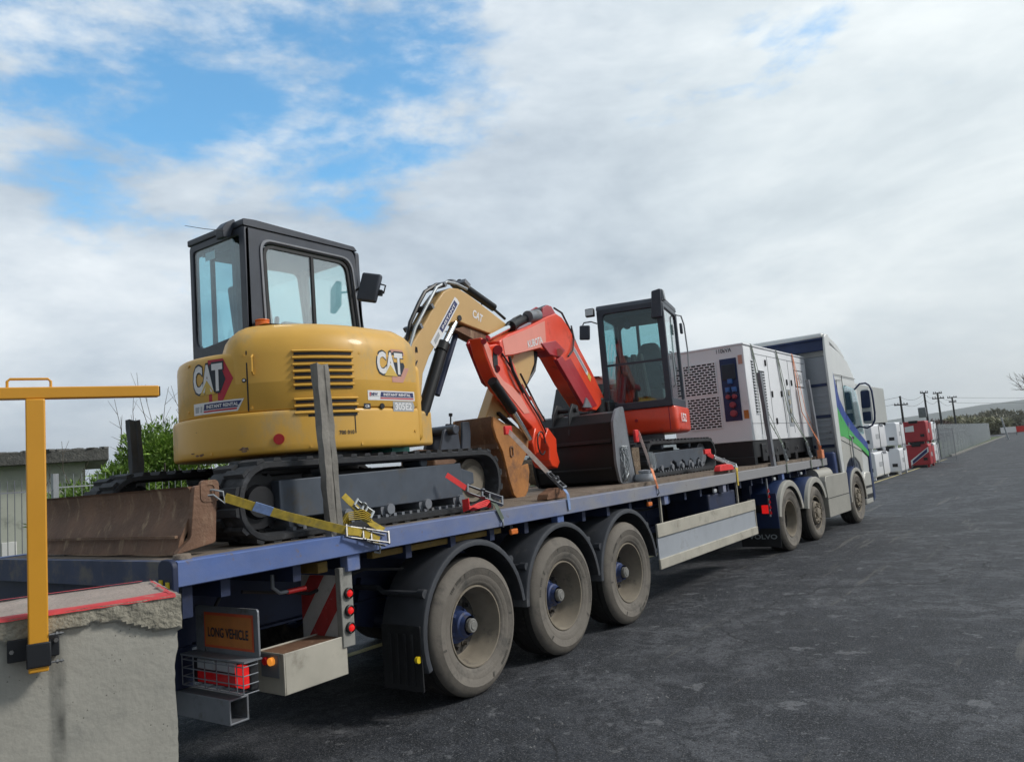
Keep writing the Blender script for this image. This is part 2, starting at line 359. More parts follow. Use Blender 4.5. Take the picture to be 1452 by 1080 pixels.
def text_tris(body, bold=0.0, shear=0.0):                  # centred, cap height 1
    k = (body, bold, shear)
    if k in _tx: return _tx[k]
    c = bpy.data.curves.new('t', 'FONT'); c.body = body; c.size = 1.0; c.offset = bold; c.shear = shear; c.resolution_u = 3
    o = bpy.data.objects.new('t', c); COL.objects.link(o)
    dg = bpy.context.evaluated_depsgraph_get(); me = bpy.data.meshes.new_from_object(o.evaluated_get(dg))
    vs = [v.co.copy() for v in me.vertices]; fs = [tuple(p.vertices) for p in me.polygons]
    bpy.data.objects.remove(o); bpy.data.curves.remove(c); bpy.data.meshes.remove(me)
    x0 = min(v.x for v in vs); x1 = max(v.x for v in vs); y0 = min(v.y for v in vs); y1 = max(v.y for v in vs); h = y1-y0
    vs = [Vector(((v.x-(x0+x1)/2)/h, (v.y-(y0+y1)/2)/h, 0)) for v in vs]
    _tx[k] = (vs, fs, (x1-x0)/h); return _tx[k]
def put_text(mb, body, w, h, fn, du=0, dv=0, bold=.0, off=.003, shear=0, sub=False):  # fn(u,v,off)->point ; fit into w x h
    vs, fs, asp = text_tris(body, bold, shear)
    mb.add([Vector((v.x/asp*w+du, v.y*h+dv, off)) for v in vs], fs, lambda p: fn(p.x, p.y, p.z))
def quad(mb, pts, fn, off=.002, cuts=1):                   # polygon; for rectangles cuts>1 gives a bendable grid
    if cuts == 1: mb.add([Vector((a, b, off)) for a, b in pts], [tuple(range(len(pts)))], lambda p: fn(p.x, p.y, p.z))
    else:
        a, b, c, d = [Vector(p) for p in pts]; vs = []; fs = []
        for i in range(cuts+1):
            t = i/cuts; lo = a.lerp(b, t); hi = d.lerp(c, t); vs += [(lo.x, lo.y, off), (hi.x, hi.y, off)]
        fs = [(2*i, 2*i+2, 2*i+3, 2*i+1) for i in range(cuts)]
        mb.add(vs, fs, lambda p: fn(p.x, p.y, p.z))
def planefn(o, ux, uy):
    o = Vector(o); ux = Vector(ux).normalized(); uy = Vector(uy).normalized(); nz = ux.cross(uy)
    return lambda u, v, w: o+ux*u+uy*v+nz*w
# ------------------------------------------------------------------ ground, kerb, hills
def asphalt():
    M = bpy.data.materials.new('asphalt'); M.use_nodes = True; nt = M.node_tree; L = nt.links.new; b = nt.nodes['Principled BSDF']
    tc = nn(nt, 'ShaderNodeTexCoord'); src = tc.outputs['Object']
    def noise(sc, det, ro, vec=src, dist=0):
        n = nn(nt, 'ShaderNodeTexNoise'); L(vec, n.inputs[0]); n.inputs['Scale'].default_value = sc; n.inputs['Detail'].default_value = det; n.inputs['Roughness'].default_value = ro; n.inputs['Distortion'].default_value = dist; return n.outputs['Fac']
    def mr(v, a, b_, c, d):
        r = nn(nt, 'ShaderNodeMapRange', interpolation_type='SMOOTHSTEP'); L(v, r.inputs[0])
        for i, x in enumerate((a, b_, c, d)): r.inputs[i+1].default_value = x
        return r.outputs[0]
    def mixc(fac, a, b_):
        m_ = nn(nt, 'ShaderNodeMix', data_type='RGBA'); L(fac, m_.inputs[0])
        for i, x in ((6, a), (7, b_)):
            if hasattr(x, 'is_output'): L(x, m_.inputs[i])
            else: m_.inputs[i].default_value = (*x, 1)
        return m_.outputs[2]
    base = mixc(mr(noise(.35, 6, .6), .3, .7, 0, 1), (.012, .015, .022), (.038, .044, .055))
    base = mixc(mr(noise(2.3, 7, .7), .42, .72, 0, .75), base, (.066, .070, .080))
    base = mixc(mr(noise(1.1, 8, .72, dist=.6), .54, .66, 0, .6), base, (.017, .019, .023))
    base = mixc(mr(noise(.7, 9, .75, dist=.4), .46, .58, 0, .85), base, (.090, .095, .106))
    base = mixc(mr(noise(3.6, 9, .75, dist=.8), .46, .56, 0, .85), base, (.010, .013, .018))
    spots = mr(noise(2.1, 9, .62, dist=.25), .625, .655, 0, .8)
    base = mixc(spots, base, (.155, .16, .17))
    spots2 = mr(noise(7.5, 8, .66), .605, .645, 0, .7)
    base = mixc(spots2, base, (.16, .165, .175))
    mp = nn(nt, 'ShaderNodeMapping'); L(src, mp.inputs[0]); mp.inputs['Scale'].default_value = (2.2, .09, 1); mp.inputs['Rotation'].default_value = (0, 0, .05)
    base = mixc(mr(noise(1.2, 6, .6, mp.outputs[0]), .62, .72, 0, .35), base, (.115, .11, .10))
    # fine aggregate
    base = mixc(mr(noise(38, 4, .8), .50, .64, 0, .55), base, (.125, .128, .135)); base = mixc(mr(noise(22, 3, .75), .50, .64, 0, .7), base, (.008, .009, .012))
    ag = noise(85, 3, .8); base = mixc(mr(ag, .55, .66, 0, .9), base, (.26, .265, .275)); base = mixc(mr(noise(60, 3, .7), .48, .32, 0, .75), base, (.008, .009, .012))
    # thin cracks and a few repaired joints
    dn = nn(nt, 'ShaderNodeTexNoise'); L(src, dn.inputs[0]); dn.inputs['Scale'].default_value = 1.6; dn.inputs['Detail'].default_value = 6
    dv = nn(nt, 'ShaderNodeVectorMath', operation='MULTIPLY_ADD'); L(dn.outputs['Color'], dv.inputs[0]); dv.inputs[1].default_value = (.9, .9, 0); L(src, dv.inputs[2])
    vo = nn(nt, 'ShaderNodeTexVoronoi', feature='DISTANCE_TO_EDGE'); L(dv.outputs[0], vo.inputs[0]); vo.inputs['Scale'].default_value = .30
    cm = nn(nt, 'ShaderNodeMath', operation='MULTIPLY'); L(mr(vo.outputs['Distance'], .006, .0015, 0, 1), cm.inputs[0]); L(mr(noise(.5, 3, .5), .48, .58, 0, .85), cm.inputs[1])
    base = mixc(cm.outputs[0], base, (.006, .007, .009))
    mp2 = nn(nt, 'ShaderNodeMapping'); L(src, mp2.inputs[0]); mp2.inputs['Scale'].default_value = (1.6, .12, 1); mp2.inputs['Rotation'].default_value = (0, 0, -.12); mp2.inputs['Location'].default_value = (3.3, 1, 0)
    base = mixc(mr(noise(2.2, 8, .65, mp2.outputs[0]), .60, .66, 0, .5), base, (.14, .135, .125))
    L(base, b.inputs['Base Color']); b.inputs['Roughness'].default_value = .72; b.inputs['Specular IOR Level'].default_value = .32
    bp = nn(nt, 'ShaderNodeBump'); bp.inputs['Strength'].default_value = .7; bp.inputs['Distance'].default_value = .012
    ad = nn(nt, 'ShaderNodeMath', operation='ADD'); L(noise(90, 4, .7), ad.inputs[0]); L(noise(7, 4, .6), ad.inputs[1]); L(ad.outputs[0], bp.inputs['Height']); L(bp.outputs[0], b.inputs['Normal'])
    return M
MT['asphalt'] = asphalt()
defm('line_paint', (.50, .43, .20), .8, var=.2, scale=5, dirt=((.09, .09, .09), .45, 6))
defm('kerb', (.22, .215, .20), .85, var=.2, scale=4, dirt=((.11, .11, .10), .35, 4))
defm('grass', (.07, .10, .03), .9, var=.4, scale=2, dirt=((.14, .13, .06), .35, 3))
defm('field', (.07, .09, .08), .95, var=.4, scale=.01)
g = MB(); g.bb(-4400, 3700, -400, 4500, -.4, 0); tag(g.build('ground', 'asphalt', smooth=0), kind='structure')
# kerb and verge on the far side, a real step
def edge_x(y): return -.95 - .010*max(0, y-60) if y > 60 else -.95
l = MB(); pts = [2.2+4*i for i in range(13)]
for a, b_ in zip(pts[:-1], pts[1:]):
    l.add([(-.98, a, .004), (-.86, a, .004), (-.86, b_, .004), (-.98, b_, .004)], [(0, 1, 2, 3)])
tag(l.build('edge_line', 'line_paint', smooth=0), kind='structure')
k = MB()
for i in range(28):
    y0 = 54+3*i; y1 = y0+2.98; x0 = -.95-.02*(y0-50)
    k.bb(x0-.15, x0, y0, y1, -.05, .12)
tag(k.build('kerb', 'kerb', bevel=.01), kind='structure')
vg = MB(); vg.add([(-1.1, 54, .02), (-2.8, 138, .02), (-60, 138, .02), (-60, 54, .02)], [(0, 1, 2, 3)]); tag(vg.build('verge', 'grass', smooth=0), kind='structure')
# field of grass left, behind the fence
fl = MB(); fl.add([(-5.2, -30, .02), (-5.2, 38, .02), (-80, 70, .02), (-80, -30, .02)], [(0, 1, 2, 3)]); tag(fl.build('grass_verge', 'grass', smooth=0), kind='structure')
# loose grit on the tarmac
_r5 = random.Random(12); gm = MB()
for _ in range(5200):
    u_ = _r5.random(); y_ = -2.2+14*u_**1.7; x_ = 1.3+_r5.uniform(0, 1)*(6.5+y_*.35); s_ = .0035+.0075*_r5.random()**3
    a_ = _r5.uniform(0, 6.28); c_, d_ = cos(a_)*s_, sin(a_)*s_
    gm.add([(x_+c_, y_+d_, 0), (x_-d_, y_+c_, 0), (x_-c_, y_-d_, 0), (x_+d_, y_-c_, 0), (x_+c_*.3, y_, s_*.9)], [(0, 1, 4), (1, 2, 4), (2, 3, 4), (3, 0, 4)])
defm('grit', (.16, .16, .16), .9, var=.5, scale=3)
tag(gm.build('grit', 'grit', smooth=0, fix=False), kind='stuff')
# hills
from mathutils import noise as mno
def hills():
    vs = []; fs = []; nx, ny = 130, 14
    for j in range(ny):
        for i in range(nx):
            a = -1.65+2.45*i/(nx-1); d = 2300+130*j
            h = 0
            x = -d*sin(-a); y = d*cos(a); x = d*sin(a)
            prof = 34+62*max(0, min(1.6, (a+.26)/.26))+9*mno.noise((a*9, 0, 3))+5*mno.noise((a*30, 4, 3))
            t = sin(min(1, j/8)*pi/2) if j < 9 else cos((j-8)/(ny-8)*pi/2*.9)
            vs.append((x, y, prof*t+5*mno.noise((x*.006, y*.006, 0))*t-1)); 
    for j in range(ny-1):
        for i in range(nx-1): fs.append((j*nx+i, j*nx+i+1, (j+1)*nx+i+1, (j+1)*nx+i))
    h = MB(); h.add(vs, fs); tag(h.build('hills', 'field', smooth=180), kind='structure')
hills()
# ------------------------------------------------------------------ flatbed trailer (rear at y=0, right side x=+1.27)
ZD = 1.386
defm('bearer', (.20, .13, .03), .8, var=.3, scale=8, dirt=((.08, .07, .05), .35, 8))
defm('rear_beam', (.05, .065, .12), .7, var=.2, scale=4, dirt=((.16, .15, .14), .5, 5))
defm('hub_cap', (.20, .20, .19), .7, var=.15, scale=12, dirt=((.10, .09, .08), .4, 14))
defm('pillar', (.27, .27, .25), .7, var=.15, scale=6, dirt=((.15, .15, .14), .4, 7))
defm('mark', (.085, .08, .07), .85, var=.2)
TR = thing('flatbed_trailer', (0, 0, 0), 'long blue three axle flatbed trailer carrying the two diggers and the white generator', 'trailer')
def deck():
    d = MB()
    n = 14; w = 2.30/n
    for i in range(n):
        x0 = -1.15+i*w; e_ = .0015*random.random(); d.prism([(.06, ZD-.03), (13.54, ZD-.03), (13.54, ZD+.048+e_), (5.6, ZD+.046+e_), (3.4, ZD+.001+e_), (.06, ZD+.001+e_)], x0+.003, x0+w-.003, 'x')
    d.build('deck', 'deck', TR, smooth=0)
    r = MB()
    for sx in (-1, 1):
        # C section rail with lip
        r.prism([(sx*1.15, ZD), (sx*1.15, ZD+.006), (sx*1.262, ZD+.006), (sx*1.27, ZD), (sx*1.27, ZD-.125), (sx*1.255, ZD-.132), (sx*1.19, ZD-.132), (sx*1.19, ZD-.122), (sx*1.255, ZD-.118), (sx*1.255, ZD-.01), (sx*1.15, ZD-.01)], 0, 13.6, 'y')
    r.add([(v[0], v[1], v[2]) for v in r.v], [], None) if False else None
    rb_ = MB(); rb_.bb(-1.15, 1.15, 0, .06, ZD-.14, ZD+.004); rb_.build('rear_beam', 'rear_beam', TR); rb_ = MB(); rb_.bb(-1.15, 1.15, 13.54, 13.6, ZD-.14, ZD+.004); rb_.build('front_beam', 'blue_paint', TR)
    r.build('side_rail', 'rail_paint', TR, smooth=20)
deck()
c = MB()
for sx in (-1, 1):
    x = sx*.48
    c.bb(x-.09, x+.09, .25, 13.2, 1.22, 1.235); c.bb(x-.007, x+.007, .25, 10, .80, 1.22); c.bb(x-.09, x+.09, .25, 9.9, .785, .80); c.bb(x-.007, x+.007, 10, 13.2, 1.08, 1.22)
for i in range(27): c.bb(-1.19, 1.19, .3+i*.5, .36+i*.5, 1.15, 1.25)
c.bb(-1.2, 1.2, .06, .12, 1.08, 1.25)
c.bb(-.55, .55, .1, .5, .55, 1.2)
for sx in (-1, 1): c.bb(sx*.46-.05, sx*.46+.05, .42, .52, .42, 1.2)
c.build('chassis', 'chassis_blue', TR, smooth=0)
# suspension, tanks
s = MB()
for y in (2.5, 3.8, 5.1):
    s.cyl((-1.1, y, .53), (1.0, y, .53), .075, 16)
    for sx in (-1, 1):
        s.beam((sx*.48, y-.5, .75), (sx*.48, y+.35, .52), .1, .12); s.cyl((sx*.48, y+.32, .6), (sx*.48, y+.32, .78), .13, 16); s.beam((sx*.48, y-.55, .6), (sx*.48, y-.45, .95), .12, .2)
s.cyl((-.35, 5.9, .95), (-.35, 6.9, .95), .15, 20); s.cyl((.35, 7.1, .95), (.35, 8.2, .95), .15, 20)
s.build('suspension', 'chassis_blue', TR)
lg = MB()
for sx in (-1, 1): lg.bb(sx*.85-.06, sx*.85+.06, 10.0, 10.12, .45, 1.2); lg.bb(sx*.85-.15, sx*.85+.15, 9.95, 10.17, .40, .45)
lg.bb(-.8, .8, 10.03, 10.09, .85, .92); lg.build('landing_leg', 'chassis_blue', TR)
tb = MB(); tb.bb(.55, 1.18, 7.6, 8.6, .70, 1.15); tb.build('tool_box', 'chassis_blue', TR, bevel=.02)
# ---- wheels
def tyre_prof(w, R, rr):
    return [(0-.028, rr), (-.012, rr+.012), (-.004, rr+.03), (-.004, rr+.034), (0, rr+.038), (.004, (rr+R)/2-.03), (.004, (rr+R)/2-.024), (.008, (rr+R)/2-.02), (.006, R-.085), (.010, R-.08), (.004, R-.066), (-.006, R-.045), (-.022, R-.02), (-.040, R-.006), (-.055, R),
            (-.11, R+.003), (-.112, R-.012), (-.122, R-.012), (-.124, R+.003), (-w/2-.006, R+.004), (-w/2-.005, R-.012), (-w/2+.005, R-.012), (-w/2+.006, R+.004)]
def make_wheel(R=.527, w=.385, rr=.312, style='deep'):
    t = MB(); p = tyre_prof(w, R, rr); full = p+[(-w-a, b) for a, b in p[::-1]]
    t.mat(0).lathe(full, (0, 0, 0), 'x', 72)
    me = []; 
    for i, f in enumerate(t.f):       # tread faces get the tread material
        c_ = sum((t.v[j].x for j in f))/len(f)
        if c_ < -.05: t.mi[i] = 1
    # worn marks on the sidewall
    rm = MB()
    if style == 'deep':     # outset super single: deep barrel
        rm.lathe([(-.028, rr), (-.016, rr-.004), (-.016, rr-.014), (-.03, rr-.02), (-.10, rr-.028), (-.14, rr-.05), (-.20, rr-.055), (-.235, rr-.075), (-.24, .155), (-.235, .14), (-.25, .14), (-.25, rr-.04), (-w+.02, rr-.02), (-w+.02, rr)], (0, 0, 0), 'x', 64)
        for k_ in range(10):
            a = 2*pi*k_/10; y, z = .1825*cos(a), .1825*sin(a)
            rm.cyl((-.245, y, z), (-.185, y, z), .016, 6); rm.cyl((-.245, y, z), (-.225, y, z), .026, 10)
    elif style == 'dish':   # drive wheel: deep dish
        rm.lathe([(-.028, rr), (-.016, rr-.004), (-.016, rr-.014), (-.03, rr-.02), (-.08, rr-.025), (-.17, rr-.045), (-.215, rr-.08), (-.22, .14), (-.16, .13), (-.15, .06), (-.155, .0)], (0, 0, 0), 'x', 64)
        for k_ in range(10):
            a = 2*pi*k_/10; y, z = .168*cos(a), .168*sin(a); rm.cyl((-.225, y, z), (-.19, y, z), .016, 6)
    else:                   # steer wheel: disc pushed out
        rm.lathe([(-.028, rr), (-.016, rr-.004), (-.016, rr-.014), (-.03, rr-.02), (-.09, rr-.03), (-.10, rr-.06), (-.03, .20), (.0, .185), (.0, .13), (-.02, .125), (-.02, .09), (.02, .085), (.03, .06), (.03, 0)], (0, 0, 0), 'x', 64)
        for k_ in range(10):
            a = 2*pi*k_/10; y, z = .158*cos(a), .158*sin(a); rm.cyl((-.01, y, z), (.03, y, z), .016, 6)
    for i, f in enumerate(rm.f):
        c_ = sum((rm.v[j].x for j in f))/len(f); r2_ = sum((Vector((rm.v[j].y, rm.v[j].z)).length for j in f))/len(f)
        if style == 'deep' and (c_ < -.225 or (r2_ < .21)): rm.mi[i] = 1
        if style == 'dish' and c_ < -.19 and r2_ > .1: rm.mi[i] = 1
        if style == 'steer' and c_ < -.05: rm.mi[i] = 1
    return t, rm
def hub_mb():
    h = MB(); h.mat(0).lathe([(-.26, .15), (-.215, .145), (-.20, .115), (-.13, .10), (-.12, .085), (-.08, .075)], (0, 0, 0), 'x', 32)
    for k_ in range(5):
        a = 2*pi*k_/5+.3; h.beam((-.22, .06*cos(a), .06*sin(a)), (-.17, .12*cos(a), .12*sin(a)), .03, .03)
    h.mat(1).lathe([(-.085, .056), (-.055, .056), (-.046, .048), (-.046, .036), (-.040, .030), (-.040, 0)], (0, 0, 0), 'x', 28)
    return h
def add_wheel(parent, x, y, style, R=.527, w=.385, side=1, name='wheel'):
    t, rm = make_wheel(R, w, .312 if style == 'deep' else .30, style)
    o = rm.build(name, ['dusty_rim', 'rim_shade'], parent, smooth=30, loc=(x, y, R)); 
    t.build('tyre', ['tyre', 'tread'], o, smooth=50)
    mk = MB()
    for a in (62, 148, 245, 318, 20):
        a = radians(a); c_ = Vector((.0105, 0, 0)); u = Vector((0, cos(a), sin(a))); v = Vector((0, -sin(a), cos(a)))
        if style == 'deep': mk.add([c_+u*(.445)+v*.006, c_+u*.405+v*.014, c_+u*.405+v*-.004, c_+u*.445-v*.010], [(0, 1, 2, 3)])
    if style == 'deep':        # raised maker's marks, worn away to bars
        for a0, cnt in ((70, 5), (84, 4), (262, 8), (285, 3)):
            for k_ in range(cnt):
                a = radians(a0+2.2*k_); u = Vector((0, cos(a), sin(a))); v = Vector((0, -sin(a), cos(a))); c_ = Vector((.0098, 0, 0))
                mk.add([c_+u*.442+v*.005, c_+u*.418+v*.005, c_+u*.418-v*.004, c_+u*.442-v*.004], [(0, 1, 2, 3)])
    if mk.v: mk.build('sidewall_mark', 'mark', o, smooth=0)
    if style == 'deep': hub_mb().build('hub', ['hub_blue', 'hub_cap'], o)
    o.rotation_euler.x = random.uniform(0, 6.28)
    if side < 0: o.rotation_euler = (0, 0, pi)
    return o
w0 = add_wheel(TR, 1.24, 2.5, 'deep')
for y in (3.8, 5.1):
    o = copy_tree(w0, TR); o.location = (1.24, y, .527); o.rotation_euler.x = random.uniform(0, 6.28)
for y in (2.5, 3.8, 5.1):
    o = copy_tree(w0, TR); o.location = (-1.24, y, .527); o.rotation_euler = (0, 0, pi)
# ---- mudguards
def guard_mb(R, w, a0, a1, x1=1.255, lip=.035, n=26):
    g = MB(); prof = []
    for k_ in range(n+1):
        a = a0+(a1-a0)*k_/n; prof.append((cos(a), sin(a)))
    vs = []; fs = []
    cs = [(x1-w, R-.006), (x1-w, R+.004), (x1-.012, R+.012), (x1, R+.004), (x1+.004, R-.012), (x1+.002, R-lip), (x1-.010, R-lip), (x1-.010, R-.012), (x1-.02, R-.002)]
    for c_, s_ in prof:
        for x, r in cs: vs.append((x, r*c_, r*s_))
    P = len(cs)
    for k_ in range(n):
        for i in range(P): fs.append((k_*P+i, k_*P+(i+1) % P, (k_+1)*P+(i+1) % P, (k_+1)*P+i))
    fs += [tuple(range(P)), tuple(n*P+i for i in range(P-1, -1, -1))]
    g.add(vs, fs); return g
for i, y in enumerate((2.5, 3.8, 5.1)):
    a1 = radians(200) if i == 0 else radians(180)
    for sx in (1, -1):
        gd = guard_mb(.64, .42, radians(6), a1); o = gd.build('mudguard', 'guard', TR, loc=(0, y, .545), smooth=40)
        if sx < 0: o.scale = (-1, 1, 1)
    for a in (150, 40):
        b = MB(); yy, zz = .66*cos(radians(a)), .66*sin(radians(a))
        b.tube([(.45, y+yy, .545+zz+.03), (.75, y+yy, .545+zz+.03), (.80, y+yy, .545+zz), (1.18, y+yy, .545+zz)], .021, 10)
        b.cyl((1.17, y+yy, .545+zz), (1.235, y+yy, .545+zz), .034, 12)
        b.build('guard_bracket', 'guard', TR)
f = MB(); f.bb(.84, 1.235, 1.845, 1.86, .20, .66)
for x in (.93, 1.0, 1.08, 1.15): f.bb(x-.012, x+.012, 1.835, 1.848, .24, .60)
f.build('mud_flap', 'flap', TR, bevel=.004)
f = MB(); f.cyl((1.20, 1.83, .43), (1.225, 1.83, .43), .024, 16); f.build('marker_lamp', 'lamp_yellow', TR)
f = MB(); f.bb(-1.235, -.84, 1.845, 1.86, .20, .66); f.build('mud_flap', 'flap', TR)
# ---- marker lamps and pockets under the rail
def under(x, y, matn, name='side_marker', w=.10, h=.05, z=1.19):
    q = MB(); q.box((x, y, z), (.035, w, h)); o = q.build(name, matn, TR, bevel=.012, seg=3)
    q = MB(); q.bb(x-.05, x-.018, y-.02, y+.02, z-.01, ZD-.13); q.build('marker_bracket', 'black', TR); return o
for y in (3.10, 5.75, 7.75, 10.35, 11.9): under(1.215, y, 'lamp_orange' if y < 6 else 'lens_clear')
for y in (.93+.32, 3.82, 6.15, 8.05, 10.75, 13.0):
    q = MB(); q.bb(1.17, 1.245, y-.055, y+.055, 1.15, ZD-.13); q.build('stake_pocket', 'blue_paint', TR, bevel=.006)
py_ = 9.95
q = MB(); q.bb(1.205, 1.225, py_-.02, py_+.02, .62, 1.22); hs = q.build('reflector_strip', 'grey_steel', TR)
for k_ in range(5): q = MB(); q.prism([(py_-.045, .66+.085*k_), (py_+.045, .66+.085*k_), (py_, .72+.085*k_)], 1.226, 1.236, 'x'); q.build('reflector', 'lamp_red_dim', hs)
for y in (2.5, 3.8, 5.1):
    q = MB(); q.cyl((.72, y-.32, .66), (.72, y-.14, .66), .085, 18); q.cyl((.72, y-.14, .66), (.72, y-.02, .66), .07, 18); q.build('brake_chamber', 'grey_steel', TR)
q = MB(); q.tube([(1.0, y_/2, .9+.0*y_) for y_ in (1, 2)], .01, 5) if False else q.tube([(.95, .6, 1.12), (.97, 1.1, 1.02), (.95, 1.6, 1.10), (.95, 2.0, 1.04)], .012, 6); q.build('cable', 'hose', TR)
q = MB(); q.tube([(.7, .5, .75), (.66, .55, .95), (.6, .7, 1.1)], .012, 6); q.build('cable', 'hose', TR)
# ---- side guard
s = MB(); s.bb(1.235, 1.262, 5.80, 9.18, .80, .955); s.bb(1.235, 1.262, 5.80, 9.18, .445, .56)
s.build('side_guard', 'beige', TR, bevel=.008)
s = MB(); s.bb(1.225, 1.243, 5.82, 9.16, .55, .81); s.build('guard_panel', 'grey_panel', TR)
s = MB(); s.bb(1.15, 1.25, 9.17, 9.19, .445, .955); s.build('guard_end', 'beige', TR)
s = MB()
for y in (6.05, 8.62): s.bb(1.19, 1.215, y-.012, y+.012, .93, 1.26)
s.build('guard_hanger', 'beige', TR)
s = MB(); s.bb(-1.262, -1.235, 5.80, 9.18, .80, .955); s.bb(-1.262, -1.235, 5.80, 9.18, .445, .56); s.build('side_guard', 'beige', TR)
# ---- rear end furniture
b = MB()      # underrun bar: square hollow tube
b.frame([(.40, .40), (.53, .40), (.53, .545), (.40, .545)], [(.412, .412), (.518, .412), (.518, .533), (.412, .533)], -1.12, 1.075, 'x')
b.build('underrun_bar', 'grey_steel', TR, bevel=.004)
b = MB()
b.bb(.93, 1.205, .69, .70, .50, .745); b.bb(1.195, 1.205, .70, 1.19, .50, .745); b.bb(.93, 1.205, 1.18, 1.19, .50, .745); b.bb(.93, 1.195, .70, 1.18, .50, .512); b.bb(.93, .94, .70, 1.18, .50, .745)
b.build('corner_box', 'beige', TR, bevel=.006)
b = MB(); b.bb(.942, 1.193, .702, 1.178, .722, .736); b.build('box_lid', 'rust_brown', TR)
b = MB(); b.bb(-1.205, -.93, .69, 1.19, .50, .745); b.build('corner_box', 'beige', TR, bevel=.006)
p = MB(); p.bb(1.165, 1.215, 1.15, 1.255, .67, 1.18); p.build('corner_pillar', 'pillar', TR, bevel=.006)
p = MB(); p.bb(-1.215, -1.165, 1.15, 1.27, .67, 1.18); p.build('corner_pillar', 'white_worn', TR)
# chevron board, facing backwards
p = MB(); p.bb(.80, 1.163, 1.165, 1.172, .66, 1.13); o = p.build('chevron_board', 'white_worn', TR)
st = MB(); fn = planefn((.9815, 1.165, .895), (1, 0, 0), (0, 0, 1))
def clip_poly(poly, x0, x1, y0, y1):
    def cl(P, ins, inter):
        out = []
        for i in range(len(P)):
            a, b_ = P[i-1], P[i]
            if ins(b_):
                if not ins(a): out.append(inter(a, b_))
                out.append(b_)
            elif ins(a): out.append(inter(a, b_))
        return out
    def ix(x): return lambda a, b_: (x, a[1]+(b_[1]-a[1])*(x-a[0])/(b_[0]-a[0]))
    def iy(y): return lambda a, b_: (a[0]+(b_[0]-a[0])*(y-a[1])/(b_[1]-a[1]), y)
    for ins, inter in ((lambda q: q[0] >= x0, ix(x0)), (lambda q: q[0] <= x1, ix(x1)), (lambda q: q[1] >= y0, iy(y0)), (lambda q: q[1] <= y1, iy(y1))):
        poly = cl(poly, ins, inter)
        if not poly: return poly
    return poly
for k_ in range(-3, 4):
    c0 = k_*.29+.02
    P = clip_poly([(c0-1, -1*1.25), (c0-1+.145, -1.25), (c0+1.145, 1.25), (c0+1, 1.25)], -.18, .18, -.235, .235)
    if P: quad(st, P, fn, .003)
st.build('stripes', 'red_worn', o, smooth=0)
# three round red lamps on the pillar
for z in (1.01, .90, .79):
    q = MB(); q.lathe([(0, .036), (.018, .036), (.022, .030)], (1.215, 1.21, z), 'x', 24); o = q.build('lamp_housing', 'black', TR)
    q = MB(); q.lathe([(.02, .023), (.03, .017), (.033, 0)], (1.215, 1.21, z), 'x', 24); q.build('lens', 'lamp_red', o)
# LONG VEHICLE board
q = MB(); q.prism(rrect(.60, 1.235, .77, 1.045, .02), .500, .512, 'y'); o = q.build('sign_board', 'grey_steel', TR)
q = MB(); fn = planefn((.945, .5, .905), (1, 0, 0), (0, 0, 1)); quad(q, [(-.25, -.105), (.25, -.105), (.25, .105), (-.25, .105)], fn, .003); q.build('sign_border', 'sign_red', o, smooth=0)
q = MB(); quad(q, [(-.235, -.09), (.235, -.09), (.235, .088), (-.235, .088)], fn, .005); q.build('sign_face', 'orange_sign', o, smooth=0)
q = MB(); put_text(q, 'LONG VEHICLE', .41, .058, fn, 0, -.012, .02, .008); q.build('lettering', 'decal_dark', o, smooth=0)
# rear lamp cluster with wire cage
q = MB(); q.bb(.62, 1.20, .46, .52, .59, .755); o = q.build('lamp_cluster', 'black', TR, bevel=.01)
q = MB(); q.bb(1.10, 1.19, .425, .47, .61, .735); q.build('brake_lens', 'lamp_red', o, bevel=.01)
q = MB(); q.bb(.68, 1.08, .448, .47, .60, .67); q.build('tail_lens', 'lamp_red_dim', o, bevel=.006)
q = MB(); q.bb(.68, .86, .448, .47, .68, .74); q.bb(.88, 1.07, .448, .47, .68, .74); q.build('reverse_lens', 'lens_clear', o, bevel=.006)
q = MB()
for z in (.59, .64, .69, .74, .765): q.tube([(.60, .47, z), (.60, .40, z), (1.22, .40, z), (1.22, .50, z)], .0035, 6)
for x in (.60, .72, .84, .96, 1.08, 1.16, 1.22): q.tube([(x, .47, .765), (x, .40, .765), (x, .40, .59), (x, .47, .59)], .0035, 6)
q.build('lamp_cage', 'grey_steel', TR)
q = MB(); q.bb(.58, 1.235, .40, .52, .762, .772); q.build('lamp_shelf', 'grey_steel', TR)
# small red and amber repeater on the corner box
q = MB(); q.cyl((1.045, .69, .695), (1.045, .665, .695), .024, 18); q.build('repeater_lamp', 'lamp_red_dim', TR, bevel=.005)
q = MB(); q.cyl((1.105, .69, .697), (1.105, .66, .697), .024, 18); q.build('repeater_lamp', 'lamp_amber', TR, bevel=.005)
q = MB(); q.bb(.99, 1.16, .685, .69, .60, .735); q.build('lamp_plate', 'grey_steel', TR)
# yellow timber bearers and hooks under the deck
for B_ in ((.62, 1.10, .36, .42, 1.15, 1.21), (.2, 1.16, 1.02, 1.10, 1.165, 1.235), (1.10, 1.16, 1.5, 3.0, 1.19, 1.235)): q = MB(); q.bb(*B_); q.build('timber_bearer', 'bearer', TR, bevel=.004)
q = MB(); q.tube([(1.05, .75, 1.2), (1.05, .75, 1.12), (1.05, .80, 1.08), (1.05, .95, 1.075)], .012, 8); q.build('crank_handle', 'grey_steel', TR)
q = MB(); q.cyl((1.05, .86, 1.076), (1.05, 1.0, 1.076), .016, 10); q.build('crank_grip', 'red', TR)
q = MB(); q.cyl((.97, .35, 1.17), (1.02, .35, 1.17), .025, 12); q.build('side_marker', 'lamp_red_dim', TR)
